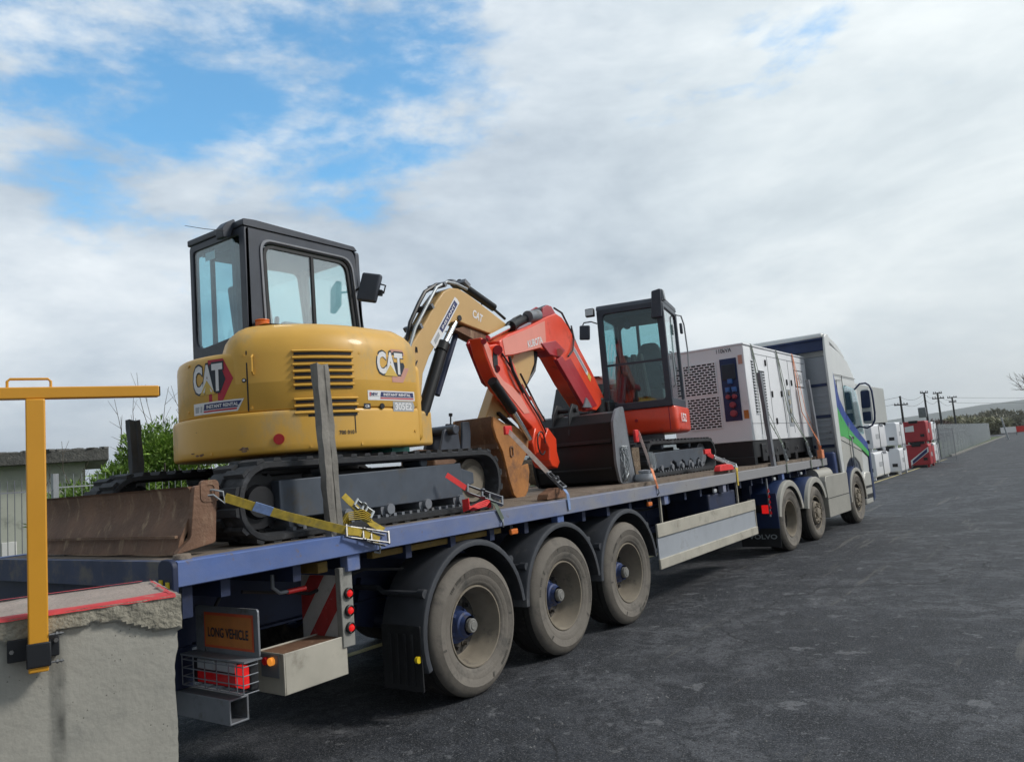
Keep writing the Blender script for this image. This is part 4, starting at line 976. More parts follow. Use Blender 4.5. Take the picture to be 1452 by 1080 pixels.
for k_ in range(3):
    h = MB(); x = XB-.21+.05*k_
    h.tube([yc(572, 515, x), yc(575, 492, x), yc(588, 462, x)+Vector((0, -.06, .03)), yc(600, 430, x)+Vector((0, -.06, .0)), yc(607, 415, x)+Vector((0, -.05, 0)), yc(618, 404, x), yc(632, 402, x)], .021, 8); h.build('hose', 'hose', bo)
for k_ in range(2): h = MB(); x = XB-.16+.07*k_; h.tube([yc(650, 402, x), yc(672, 417, x), yc(700, 438, x), yc(716, 452, x)], .016, 8); h.build('hose', 'hose', bo)
h = MB(); h.tube([yc(752, 490, XB-.1), yc(760, 505, XB-.1), yc(757, 525, XB-.1), yc(745, 545, XB-.1)], .022, 8); h.build('hose', 'hose', bo)
for k_ in range(3): h = MB(); h.tube([yc(575+5*k_, 505, XB-.05+.02*k_), yc(580+4*k_, 520, XB+.02), yc(586+3*k_, 508, XB-.02), yc(590, 492, XB)], .012, 7); h.build('hose', 'hose', bo)
h = MB()
for (a, b_) in ((588, 468), (604, 440), (622, 409)): p = yc(a, b_, XB-.1); h.box(p+Vector((0, -.02, .02)), (.23, .03, .05), (radians(35), 0, 0))
h.cyl(yc(640, 402, XB-.14), yc(640, 398, XB-.14), .05, 14); h.box(yc(653, 404, XB-.1), (.2, .10, .04), (radians(-30), 0, 0)); h.build('pipe_clamp', 'grey_steel', bo)
c1 = MB(); c1.cyl(yc(650, 401, XB-.1), yc(700, 436, XB-.1), .045, 18); c1.build('arm_cylinder', 'black_shiny', YE)
c1 = MB(); c1.cyl(yc(683, 424), yc(683, 432), .008, 8); c1.cyl(yc(683, 422), yc(683, 427), .018, 10); c1.build('grease_cap', 'black', bo)
# decals on the boom side
P0 = yl(at(622, 474, 'x', XB)); P1 = yl(at(640, 440, 'x', XB)); d_ = (P1-P0).normalized(); fn = planefn((P0+P1)/2, d_, Vector((1, 0, 0)).cross(d_))
f, L_ = fn, (P1-P0).length
e = MB(); e.mat(0); quad(e, [(-L_*.95, -.045), (L_*.95, -.045), (L_*.98, 0), (L_*.95, .045), (-L_*.95, .045)], fn, .003); e.mat(1); quad(e, [(-L_*.35, -.03), (L_*.85, -.03), (L_*.85, .03), (-L_*.35, .03)], fn, .0045); e.mat(0); put_text(e, 'INSTANT', L_*1.0, .028, fn, L_*.25, 0, .02, .006); e.mat(2); quad(e, [(-L_*.85, -.02), (-L_*.5, -.02), (-L_*.45, .02), (-L_*.8, .02)], fn, .0045); e.build('banner', ['decal_white', 'decal_navy', 'decal_grey'], bo, smooth=0)
P0 = yl(at(668, 442, 'x', XB)); P1 = yl(at(686, 454, 'x', XB)); d_ = (P1-P0).normalized(); fn = planefn((P0+P1)/2, d_, Vector((1, 0, 0)).cross(d_)); e = MB(); put_text(e, 'CAT', .17, .09, fn, 0, .0, .03, .003); e.build('lettering', 'decal_white', bo, smooth=0)
for px, py in ((651, 451),):
    e = MB(); p = yl(at(px, py, 'x', XB)); e.cyl(p-Vector((.01, 0, 0)), p+Vector((.012, 0, 0)), .03, 18); e.build('pin', 'black', bo)
# ---- stick and bucket
b = MB(); b.prism(ypoly([(722, 486), (740, 478), (757, 492), (758, 515), (748, 545), (722, 592), (688, 596), (703, 550), (728, 505)], XB-.03), XB-YR.x-BT+.04, XB-YR.x-.03, 'x'); sk = b.build('stick', 'pale_yellow', YE, bevel=.012)
c1 = MB(); c1.cyl(yc(757, 500), yc(736, 560), .05, 18); c1.build('bucket_cylinder', 'black_shiny', sk)
c1 = MB(); c1.cyl(yc(736, 560), yc(722, 590), .028, 14); c1.build('piston_rod', 'chrome', sk)
bx1 = XB+.13; bx0 = bx1-.56
side = [(700, 590), (716, 600), (733, 605), (750, 616), (749, 637), (740, 660), (749, 657), (751, 668), (749, 696), (742, 709), (735, 708), (729, 701), (723, 681), (717, 656), (713, 640), (704, 620), (699, 603)]
sp = ypoly(side, bx1); b = MB(); b.prism(sp, bx1-.03-YR.x, bx1-YR.x, 'x'); bk = b.build('bucket', 'rust_orange', YE, bevel=.006); b = MB(); b.prism(sp, bx0-YR.x, bx0+.03-YR.x, 'x'); b.build('bucket_cheek', 'rust_orange', bk, bevel=.006)
# wrap-round shell: follows the back edge of the side plate
back = [sp[i] for i in (1, 0, 16, 15, 14, 13, 12, 11, 10)]
c_ = Vector((sum(p[0] for p in sp)/len(sp), sum(p[1] for p in sp)/len(sp)))
inn = [tuple(Vector(p)+(c_-Vector(p)).normalized()*.03) for p in back]; out_ = [tuple(Vector(p)-(c_-Vector(p)).normalized()*.004) for p in back]
b = MB(); b.prism(out_+inn[::-1], bx0+.03-YR.x, bx1-.03-YR.x, 'x'); b.build('bucket_shell', 'rust', bk, bevel=.006)
b = MB()
for i in (3, 5): 
    p = Vector(back[i])-(c_-Vector(back[i])).normalized()*.008; q2 = Vector(back[i+1])-(c_-Vector(back[i+1])).normalized()*.008
    b.beam((bx0-YR.x+.02, (p.x+q2.x)/2, (p.y+q2.y)/2), (bx1-YR.x-.02, (p.x+q2.x)/2, (p.y+q2.y)/2), .012, .09)
b.build('wear_strip', 'rust_brown', bk)
e = MB(); p = yl(at(725, 640, 'x', bx1)); e.frame(rrect(p.y-.03, p.y+.03, p.z-.06, p.z+.06, .028), rrect(p.y-.018, p.y+.018, p.z-.045, p.z+.045, .017), bx1-YR.x-.005, bx1-YR.x+.012, 'x'); e.build('lifting_eye', 'rust_brown', bk)
b = MB()
for k_ in range(4): x = bx0-YR.x+.06+.145*k_; b.box((x, sp[8][0]+.03, sp[8][1]+.02), (.07, .16, .03), (radians(50), 0, 0))
b.build('tooth', 'rust_brown', bk)
lk = MB(); 
for x in (XB-.20, XB-.02): lk.beam(yc(705, 585, x), yc(735, 612, x), .03, .07, up=(1, 0, 0)); lk.beam(yc(722, 560, x), yc(742, 612, x), .03, .06, up=(1, 0, 0))
lk.build('bucket_link', 'black', YE, bevel=.01)
# ------------------------------------------------------------------ red excavator, facing back (-Y), house slewed a little
ZR = ZD+.045
RR = Vector((-.26, 8.08, ZR)); PHI = radians(14)
RE = thing('mini_excavator', RR, 'smaller red tracked digger with folded red arm parked in front of the white generator', 'digger')
def rl(v): return Vector(v)-RR
make_track(RE, .56, .96, -1.22, 1.22, .50, .22, .24, mats=('rubber', 'track_frame'), frame='plate2')
make_track(RE, -.96, -.56, -1.22, 1.22, .50, .22, .24, frame='plate2')
u = MB(); u.bb(-.6, .6, -.45, .45, .20, .40); u.cyl((0, 0, .38), (0, 0, .56), .40, 32); u.build('undercarriage', 'black', RE, bevel=.01)
u = MB(); u.cyl((0, 0, .52), (0, 0, .60), .62, 36); u.build('swing_ring', 'grey_steel', RE)
b = MB(); yb = -1.62; pr_ = [(yb+.10, .02), (yb+.03, .10), (yb, .2), (yb+.02, .31), (yb+.08, .38)]; b.prism(pr_+[(y+.03, z) for y, z in pr_[::-1]], -.96, .96, 'x')
for x in (-.4, .4): b.beam((x, yb+.1, .17), (x*.8, -.4, .22), .09, .12)
b.bb(.93, .965, yb-.02, yb+.18, .02, .42); b.build('blade', 'mud', RE, smooth=30)
RX = Matrix.Rotation(PHI, 4, 'Z')
def RB(): m_ = MB(); m_.X = RX; return m_
# platform and skirts (local: x = cab side, -y = forwards)
def body_poly(): return rpoly([(-.92, -.74), (.97, -.76), (.99, .35), (.80, .80), (.30, 1.02), (-.45, 1.0), (-.88, .65)], [.08, .10, .2, .15, .2, .2, .2], 5)
BP = body_poly()
def loft_to(mb, pts, prof):
    t = loft(pts, prof); return mb.add(t.v, t.f)
b = RB(); loft_to(b, BP, [(.60, .06), (.62, .015), (.65, 0), (.93, .0), (.955, .012), (.965, .05), (.965, .4)]); b.build('body_shell', 'red_paint', RE, smooth=45)
b = RB(); hp_ = rpoly([(-.90, -.25), (-.10, -.30), (-.05, .99), (-.45, .99), (-.88, .65)], [.15, .02, .02, .2, .2], 5)
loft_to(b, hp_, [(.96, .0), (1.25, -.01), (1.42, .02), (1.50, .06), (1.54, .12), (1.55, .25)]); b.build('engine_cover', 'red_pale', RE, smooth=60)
b = RB(); b.prism([(-.30, .97), (-.30, 1.3), (-.36, 1.42), (-.70, .97)], -.88, -.12, 'x'); b.build('engine_vent', 'black', RE, bevel=.02)
e = RB(); fn = planefn((.985, -.40, .80), (0, 1, 0), (0, 0, 1)); put_text(e, '152', .42, .12, fn, .05, 0, .03, .012); e.build('lettering', 'decal_white', RE, smooth=0)
e = RB(); e.cyl((.40, -.755, .80), (.40, -.775, .80), .022, 14); e.cyl((.0, -.75, .70), (.0, -.77, .70), .022, 14); e.bb(.86, .872, -.765, -.758, .63, .95); e.build('bolt', 'red_dark', RE)
# cab
x0, x1, y0, y1 = -.03, .93, -.78, .36
cb = RB(); n = 4
cb.frame(rpoly([(x0, .96), (x1, .96), (x1, 2.44), (x0, 2.44)], .04, n), rpoly([(x0+.085, 1.06), (x1-.085, 1.06), (x1-.10, 2.36), (x0+.085, 2.36)], [.06, .06, .10, .06], n), y0, y0+.06, 'y')
cb.frame(rpoly([(y0+.01, .96), (y1, .96), (y1-.06, 2.44), (y0+.01, 2.44)], [.03, .03, .14, .04], n), rpoly([(y0+.075, 1.08), (y1-.08, 1.08), (y1-.11, 2.36), (y0+.075, 2.36)], [.04, .04, .12, .06], n), x1-.05, x1, 'x')
cb.frame(rpoly([(y0+.01, .96), (y1, .96), (y1-.06, 2.44), (y0+.01, 2.44)], [.03, .03, .14, .04], n), rpoly([(y0+.09, 1.3), (y1-.1, 1.3), (y1-.15, 2.34), (y0+.09, 2.34)], .05, n), x0, x0+.05, 'x')
cb.frame(rpoly([(x0, .96), (x1, .96), (x1, 2.44), (x0, 2.44)], .06, n), rpoly([(x0+.08, 1.45), (x1-.08, 1.45), (x1-.08, 2.32), (x0+.08, 2.32)], .08, n), y1-.07, y1-.02, 'y')
cf = cb.build('cab_frame', 'cab_frame', RE, bevel=.010)
r_ = RB(); r_.prism(rpoly([(y0, 2.43), (y1-.05, 2.43), (y1-.10, 2.49), (y0+.04, 2.50)], .02), x0-.005, x1+.005, 'x'); r_.build('roof', 'cab_frame', cf, bevel=.015)
g = RB(); g.prism([(x0+.08, 1.06), (x1-.08, 1.06), (x1-.08, 2.37), (x0+.08, 2.37)], y0+.028, y0+.034, 'y'); g.build('front_window', 'glass', cf, smooth=0)
g = RB(); g.prism([(y0+.07, 1.07), (y1-.07, 1.07), (y1-.10, 2.37), (y0+.07, 2.37)], x1-.028, x1-.022, 'x'); g.build('door_window', 'glass_clear', cf, smooth=0)
g = RB(); g.prism([(y0+.08, 1.29), (y1-.09, 1.29), (y1-.14, 2.35), (y0+.08, 2.35)], x0+.022, x0+.028, 'x'); g.build('side_window', 'glass', cf, smooth=0)
g = RB(); g.prism([(x0+.07, 1.44), (x1-.07, 1.44), (x1-.07, 2.33), (x0+.07, 2.33)], y1-.048, y1-.042, 'y'); g.build('rear_window', 'glass', cf, smooth=0)
g = RB(); g.bb(x0+.08, x1-.08, y0+.02, y0+.04, 1.60, 1.63); g.bb(x0+.33, x0+.37, y1-.08, y1-.03, 1.45, 2.33); g.build('window_bar', 'cab_frame', cf)
g = RB(); g.bb(x0+.09, x1-.1, y0+.06, y1-.1, 2.30, 2.36); g.build('roof_lining', 'interior', cf)
# rear overhang of door glass and grab rail
g = RB(); g.tube([(x1+.01, y1-.12, 2.38), (x1+.06, y1+.02, 2.38), (x1+.08, y1+.10, 2.25), (x1+.09, y1+.14, 1.8), (x1+.07, y1+.14, 1.5)], .012, 8); g.build('grab_rail', 'galv', cf)
g = RB(); g.tube([(x1+.012, y0+.10, 1.72), (x1+.05, y0+.10, 1.70), (x1+.05, y0+.10, 1.25), (x1+.012, y0+.10, 1.22)], .012, 8); g.build('door_handle', 'galv', cf)
g = RB(); g.prism(rpoly([(y1-.08, 1.1), (y1+.12, 1.1), (y1+.09, 2.38), (y1-.10, 2.40)], [.02, .05, .10, .02]), x1-.08, x1-.06, 'x'); g.build('corner_window', 'glass_clear', cf, smooth=0)
s = RB(); s.box((.48, .0, 1.18), (.48, .46, .16)); s.prism(rpoly([(.28, 1.2), (.70, 1.2), (.68, 1.85), (.60, 2.0), (.38, 2.0), (.30, 1.85)], .06), .16, .28, 'y')
s.bb(.16, .24, -.35, .1, 1.3, 1.42); s.bb(.72, .80, -.35, .1, 1.3, 1.42); s.cyl((.2, -.3, 1.4), (.22, -.34, 1.6), .025, 10); s.cyl((.76, -.3, 1.4), (.74, -.34, 1.6), .025, 10); s.build('operator_seat', 'seat_grey', RE, bevel=.03, seg=3)
s = RB()      # jacket slung behind the windscreen
for k in range(7): s.tube([(.20+.05*k+.02*sin(k*2.1), -.60-.03*cos(k*1.7), 1.74-.03*(k % 2)), (.18+.06*k, -.66, 1.5), (.16+.07*k+.02*sin(k), -.64, 1.1)], .042, 9)
s.build('jacket', 'interior', RE)
s = RB(); s.lathe([(0, 0), (.004, .05), (.012, .055), (.018, .04), (.02, 0)], (.38, y0+.10, 2.17), 'y', 20); s.cyl((.38, y0+.11, 2.17), (.38, y0+.11, 2.33), .008, 8); s.build('fan', 'interior', RE)
# lights, mirror, roof unit
s = RB(); s.bb(x0-.14, x0-.01, y0-.10, y0-.02, 2.34, 2.46); s.build('work_lamp', 'black', RE, bevel=.015)
s = RB(); s.bb(x0-.13, x0-.02, y0-.108, y0-.10, 2.355, 2.445); s.build('lamp_lens', 'lens_clear', RE, bevel=.01)
s = RB(); s.box((x0-.17, y0-.09, 2.12), (.15, .05, .21), (0, radians(5), radians(12))); o = s.build('mirror', 'cab_frame', RE, bevel=.02, seg=3)
s = RB(); s.tube([(x0, y0-.01, 2.24), (x0-.06, y0-.09, 2.265), (x0-.17, y0-.09, 2.265), (x0-.19, y0-.09, 2.23)], .010, 8); s.build('mirror_arm', 'black', o)
s = RB(); s.prism(rpoly([(x1-.17, 2.20), (x1-.02, 2.20), (x1-.0, 2.60), (x1-.13, 2.58)], .02), y0-.05, y0+.03, 'y'); s.build('roof_unit', 'cab_frame', RE, bevel=.01)
s = RB(); s.prism(rpoly([(x1-.06, 2.46), (x1+.04, 2.44), (x1+.02, 2.60), (x1-.06, 2.62)], .02), y0+.03, y0+.12, 'y'); s.build('roof_lamp', 'galv', RE, bevel=.01)
s = RB(); s.bb(x1+.03, x1+.07, y1-.05, y1+.02, 2.10, 2.26); s.build('side_mirror', 'cab_frame', RE, bevel=.01)
# ---- boom and arm in a fore-and-aft plane
XR = 0.0; T_ = .19; PSI = radians(8.5); RY = Matrix.Rotation(PSI, 4, 'Z'); RYI = RY.inverted(); PN = Vector((cos(PSI), sin(PSI), 0)); PF = Vector((-.02, 7.2, 0))
def RM(): m_ = MB(); m_.X = RY; return m_
def atp(px, py, P0, nrm):
    d = _f + _r2*((px-726)/FPX) - _u2*((py-540)/FPX); return CAM + d*((Vector(P0)-CAM).dot(nrm)/d.dot(nrm))
def rq(px, py, X=0.0): return RYI @ rl(atp(px, py, PF+PN*X, PN))
def rp(pts, X=XR): return [(rq(a, b_, X).y, rq(a, b_, X).z) for a, b_ in pts]
def rc(px, py, X=XR-T_/2): return rq(px, py, X)
lx = (RYI @ (PF-RR)).x
b = RM(); b.prism(rp([(708, 483), (722, 474), (748, 463), (775, 449), (788, 444), (797, 450), (806, 463), (822, 494), (840, 528), (858, 566), (846, 582), (828, 578), (805, 543), (786, 508), (780, 499), (766, 494), (745, 499), (728, 504), (712, 506)]), lx-T_, lx, 'x'); rb = b.build('boom', 'red_paint', RE, bevel=.012)
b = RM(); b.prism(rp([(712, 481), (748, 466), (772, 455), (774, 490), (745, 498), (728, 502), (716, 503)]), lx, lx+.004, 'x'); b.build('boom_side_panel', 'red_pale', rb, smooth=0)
b = RM(); b.prism(rp([(786, 510), (794, 505), (803, 520), (838, 580), (828, 582)]), lx-.02, lx+.035, 'x'); b.build('cylinder_guard', 'red_dark', rb, bevel=.01)
b = RM(); b.prism(rp([(800, 512), (808, 508), (846, 575), (838, 578)]), lx+.001, lx+.008, 'x'); b.build('boom_rib', 'red_dark', rb)
b = RM(); b.prism(rp([(766, 487), (786, 483), (800, 497), (792, 507), (778, 503)]), lx-T_+.02, lx+.02, 'x'); b.build('boom_bracket', 'red_dark', rb, bevel=.008)
b = RM(); b.cyl(rc(793, 499, XR-.03), rc(793, 499, XR+.045), .045, 18); b.build('pin', 'red_pale', rb)
e = RM(); P0 = rq(746, 489); P1 = rq(770, 481); d_ = (P1-P0).normalized(); fn = planefn((P0+P1)/2, d_, Vector((1, 0, 0)).cross(d_)); put_text(e, 'KUBOTA', .42, .085, fn, 0, 0, .02, .007); e.build('lettering', 'decal_white', rb, smooth=0)
e = RM(); P0 = rq(812, 492); P1 = rq(833, 530); d_ = (P1-P0).normalized(); fn = planefn((P0+P1)/2, d_, Vector((1, 0, 0)).cross(d_)); L_ = (P1-P0).length
e.mat(0); quad(e, [(-L_/2, -.035), (L_/2, -.035), (L_/2, .035), (-L_/2, .035)], fn, .004); e.mat(1); quad(e, [(-L_*.45, -.02), (L_*.42, -.02), (L_*.42, -.008), (-L_*.45, -.008)], fn, .0055); quad(e, [(-L_*.45, .006), (L_*.42, .006), (L_*.42, .018), (-L_*.45, .018)], fn, .0055)
e.mat(2); quad(e, [(L_*.52, -.04), (L_*.72, -.04), (L_*.72, .04), (L_*.52, .04)], fn, .004); e.build('banner', ['decal_white', 'decal_navy', 'decal_yellow'], rb, smooth=0)
# arm cylinder on top of the boom
c1 = RM(); c1.cyl(rc(727, 461), rc(760, 444), .055, 22); c1.cyl(rc(724, 463), rc(730, 459), .065, 22); c1.cyl(rc(760, 444), rc(774, 438), .05, 18); ac = c1.build('arm_cylinder', 'black_shiny', RE)
c1 = RM(); c1.cyl(rc(692, 479), rc(725, 462), .030, 18); c1.build('piston_rod', 'chrome', ac)
c1 = RM(); c1.cyl(rc(748, 449, XR-.05), rc(762, 447, XR-.05), .07, 18); c1.build('cylinder_clamp', 'grey_steel', ac)
b = RM(); 
for x in (lx-T_+.01, lx-.035): b.prism(rp([(770, 450), (771, 436), (777, 432), (783, 434), (790, 446)]), x, x+.025, 'x')
b.build('cylinder_bracket', 'red_dark', rb, bevel=.006)
# arm
b = RM(); b.prism(rp([(683, 478), (690, 480), (696, 489), (706, 487), (713, 489), (722, 500), (730, 515), (737, 535), (748, 561), (762, 586), (776, 609), (770, 622), (757, 606), (742, 590), (728, 570), (712, 552), (700, 530), (690, 505)]), lx-T_+.03, lx-.01, 'x'); ra = b.build('arm', 'red_paint', RE, bevel=.012)
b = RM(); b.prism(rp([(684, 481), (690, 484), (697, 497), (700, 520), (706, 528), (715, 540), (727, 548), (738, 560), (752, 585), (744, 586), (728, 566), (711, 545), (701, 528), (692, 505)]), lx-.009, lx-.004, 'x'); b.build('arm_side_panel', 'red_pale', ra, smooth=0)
b = RM(); b.prism(rp([(667, 487), (671, 480), (682, 481), (684, 500), (690, 520), (700, 540), (695, 548), (689, 542), (678, 515)], XR-.16), lx-T_-.03, lx-T_+.0, 'x'); b.build('arm_head_plate', 'red_dark', ra, bevel=.006)
b = RM(); b.cyl(rc(706, 496, XR-T_), rc(706, 496, XR+.04), .05, 18); b.cyl(rc(704, 523, XR-T_), rc(704, 523, XR+.0), .04, 16); b.cyl(rc(686, 484, XR-T_), rc(686, 484, XR+.01), .03, 14); b.build('pin', 'red_dark', ra)
b = RM(); q = rp([(703, 512)], XR)[0]; b.prism([(q[0]+.05*cos(a*pi/8), q[1]+.12*sin(a*pi/8)) for a in range(16)], lx-.006, lx-.0015, 'x'); b.build('arm_opening', 'black', ra, smooth=0)
b = RM(); b.prism(rp([(775, 606), (787, 622), (788, 640), (792, 655), (789, 664), (781, 661), (777, 652), (777, 636), (770, 622)]), lx-T_-.02, lx+.02, 'x'); b.prism(rp([(757, 606), (766, 616), (764, 640), (757, 645), (753, 628)]), lx-T_-.02, lx+.02, 'x'); b.build('quick_hitch', 'red_paint', RE, bevel=.012)
c1 = RM(); c1.cyl(rc(698, 540, XR+.02), rc(727, 582, XR+.02), .052, 20); bc = c1.build('bucket_cylinder', 'black_shiny', RE)
c1 = RM(); c1.cyl(rc(727, 582, XR+.02), rc(751, 622, XR+.02), .03, 16); c1.build('piston_rod', 'chrome', bc)
h = RM()
h.tube([rc(722, 505, XR+.03), rc(727, 525, XR+.03), rc(738, 548, XR+.03), rc(742, 556, XR+.02)], .018, 8); h.build('hose', 'hose', rb); h = RM(); h.tube([rc(738, 530, XR), rc(752, 558, XR), rc(762, 578, XR), rc(773, 597, XR)], .012, 8)
for k in range(2): h.build('hose', 'hose', rb) if h.v else None; h = RM(); h.tube([rc(810, 462+4*k, XR-.02), rc(814, 480, XR+.02), rc(812, 497, XR+.03), rc(806, 505, XR+.02)], .012, 8)
h.build('hose', 'hose', rb); h = RM(); h.tube([rc(745, 454), rc(738, 447), rc(728, 452), rc(718, 462)], .012, 8)
h.build('hose', 'hose', rb)
for k_ in range(4): h = RM(); x = XR-.14+.035*k_; h.tube([rc(845, 548, x), rc(826, 510, x)+Vector((0, 0, .03)), rc(808, 470, x)+Vector((0, 0, .04)), rc(797, 447, x)+Vector((0, 0, .03)), rc(786, 440, x)+Vector((0, 0, .03))], .013, 7); h.build('hose', 'hose', rb)
for k_ in range(2): h = RM(); x = XR-.02+.03*k_; h.tube([rc(712, 505-4*k_, x), rc(728, 530-4*k_, x), rc(748, 568-4*k_, x), rc(764, 594-4*k_, x), rc(777, 618, x)], .010, 7); h.build('hose', 'hose', ra)
h = RM(); h.tube([rc(752, 562, XR), rc(761, 580, XR), rc(770, 596, XR)], .010, 8); h.tube([rc(740, 545, XR-.03), rc(752, 567, XR-.03)], .012, 8); h.build('pipe', 'red_pale', ra)
h = RM(); c_ = rc(768, 628, XR+.05); h.tube([c_+Vector((0, .10*cos(a), .13*sin(a))) for a in [2*pi*k/16 for k in range(15)]], .009, 7); h.build('hose_loop', 'hose', RE)
f = RM(); f.bb(lx-.25, lx+.08, -1.0, -.65, .55, 1.10); f.cyl((lx-.09, -1.0, .6), (lx-.09, -1.0, 1.15), .12, 18); f.build('swing_post', 'black', RE, bevel=.02)
f = RM(); f.prism(rp([(822, 578), (826, 564), (834, 578)]), lx+.04, lx+.06, 'x'); f.build('boom_foot_link', 'grey_steel', RE)
# ------------------------------------------------------------------ wide black bucket lying loose on the bed
YB = 5.95
BR = Vector((.40, YB, ZR-.005)); BKT = thing('digger_bucket', BR, 'wide black digging bucket lying loose on the trailer bed beside the red arm', 'bucket', rz=radians(5))
hx0, hx1 = -.62, .44
prof = [(-.02, .88), (-.20, .85), (-.30, .74), (-.30, .52), (-.27, .49), (-.31, .25), (-.26, .05), (-.12, .0), (.18, .0)]
inn = [(.02, .85), (-.17, .82), (-.265, .72), (-.265, .50), (-.235, .48), (-.275, .25), (-.235, .07), (-.11, .03), (.18, .03)]
b = MB(); b.prism(prof+inn[::-1], hx0, hx1, 'x'); bk2 = b.build('bucket_shell', 'black_shiny', BKT, bevel=.006)
b = MB(); pp = rpoly([(.02, .93), (-.20, .89), (-.33, .74), (-.34, .25), (-.27, .02), (-.12, -.0), (.20, -.0), (.24, .06), (.14, .35)], .05); b.prism(pp, hx1, hx1+.03, 'x'); b.build('side_plate', 'grey_steel', BKT, bevel=.006)
b = MB(); b.prism(pp, hx0-.03, hx0, 'x'); b.build('side_plate', 'black', BKT, bevel=.006)
b = MB(); b.box(((hx0+hx1)/2, -.305, .52), (hx1-hx0-.05, .02, .04)); b.box(((hx0+hx1)/2, -.315, .20), (hx1-hx0-.1, .02, .02)); b.build('stiffener', 'black', BKT, bevel=.004)
b = MB()
for x in (-.36, -.14): b.prism([(-.31, .62), (-.28, .88), (-.16, 1.02), (-.02, 1.0), (.02, .87), (-.20, .83)], x, x+.025, 'x')
b.cyl((-.40, -.12, .94), (-.08, -.12, .94), .03, 14); b.cyl((-.40, -.24, .77), (-.08, -.24, .77), .025, 14); b.build('hanger', 'black', BKT, bevel=.006)
# rope tangle on the side plate
rp_ = random.Random(5); TG = MB(); P = Vector((.91, 5.85, ZR+.24))
for k in range(7):
    pts = []; 
    for j in range(16): a = j*.8+k; pts.append(P+Vector((.025*sin(a*1.3+k), .06*cos(a)+rp_.uniform(-.02, .02), .20*sin(a*.5+k*.7)+rp_.uniform(-.01, .01))))
    TG.tube(pts, .006, 6)
tag(TG.build('rope', 'galv'), 'tangle of pale cord hanging on the end of the black bucket', 'rope')
q = MB(); q.X = Matrix.Translation((.97, 6.2, ZR)); q.lathe([(0, 0), (0, .12), (.02, .13), (.05, .13), (.09, .11), (.10, 0)], (0, 0, 0), 'z', 20); q.lathe([(.10, .02), (.10, .07), (.13, .08), (.14, .02)], (0, 0, 0), 'z', 20)
tag(q.build('coil', 'grey_panel'), 'grey coiled webbing bundle on the deck under the black bucket', 'webbing')
# ------------------------------------------------------------------ white generator
ZG = ZD+.045
GR = Vector((.33, 12.02, ZG)); GX = .67; GY0, GY1 = -1.82, 1.86
GE = thing('generator', GR, 'boxy white diesel generator with blue and red sockets strapped down behind the cab', 'generator')
zb, zt = .40, 2.0
b = MB(); b.prism(rpoly([(-GX, zb), (GX, zb), (GX, zt-.02), (GX-.03, zt), (-GX+.03, zt), (-GX, zt-.02)], .012), GY0, GY1, 'y'); ge = b.build('enclosure', 'white', GE, bevel=.015)
b = MB(); b.bb(-GX-.012, GX+.012, GY0-.012, GY1+.012, zt-.005, zt+.03); b.build('roof', 'white', GE, bevel=.012)
b = MB(); b.bb(-GX+.02, GX-.02, GY0+.02, GY1-.02, .12, zb-.002)
b.build('fuel_tank', 'black', GE, bevel=.01)
b = MB()
for y in (GY0+.05, -.62, .55, GY1-.05): b.bb(-GX, GX, y-.07, y+.07, 0, .14)
for y in (GY0+.5, .0, GY1-.5): b.bb(GX-.03, GX+.01, y-.12, y+.12, .05, .34)
for k in range(5): b.cyl((GX+.005, -1.25+.02*k+.6*k, .22), (GX+.02, -1.25+.02*k+.6*k, .22), .035, 12)
b.build('skid', 'black', GE, bevel=.008)
# rear face: grilles made of slats
def grille(px, name='grille'):
    P = [at(a, b_, 'y', GR.y+GY0)-GR for a, b_ in px]; xa = (P[0].x+P[3].x)/2; xb = (P[1].x+P[2].x)/2; zt_ = (P[0].z+P[1].z)/2; zb_ = (P[2].z+P[3].z)/2
    q = MB(); q.bb(xa, xb, GY0-.004, GY0-.001, zb_, zt_); o = q.build(name, 'black', GE)
    q = MB(); n_ = 12; m_ = 6
    for k in range(n_+1): z = zb_+(zt_-zb_)*k/n_; q.box(((xa+xb)/2, GY0-.010, z), (xb-xa, .014, .014))
    for r_ in range(n_):
        for k in range(m_+1):
            x = xa+(xb-xa)*(k+(.5 if r_ % 2 else 0))/m_
            if x < xb: z = zb_+(zt_-zb_)*r_/n_; q.bb(x-.009, x+.009, GY0-.016, GY0-.004, z+.009, z+(zt_-zb_)/n_-.009)
    for x in (xa, xb): q.bb(x-.008, x+.008, GY0-.0165, GY0-.003, zb_, zt_)
    q.build('slat', 'white', o); return xa, xb, zb_, zt_
print('gr', grille([(968, 520), (1014, 514), (1018, 557), (973, 564)]))
print('gr', grille([(974, 568), (1020, 561), (1025, 605), (980, 611)]))
P = [at(a, b_, 'y', GR.y+GY0)-GR for a, b_ in ((1018, 510), (1042, 507), (1055, 595), (1031, 598))]
xa, xb, z1_, z0_ = (P[0].x+P[3].x)/2, (P[1].x+P[2].x)/2, (P[0].z+P[1].z)/2, (P[2].z+P[3].z)/2
print('panel', xa, xb, z0_, z1_)
b = MB(); b.bb(xa, xb, GY0-.012, GY0-.001, z0_, z1_); pn = b.build('control_panel', 'navy', GE, bevel=.006)
b = MB(); b.bb(xa+.03, xb-.03, GY0-.03, GY0-.012, z1_-.36, z1_-.10); b.build('panel_window', 'decal_dark', pn, bevel=.01)
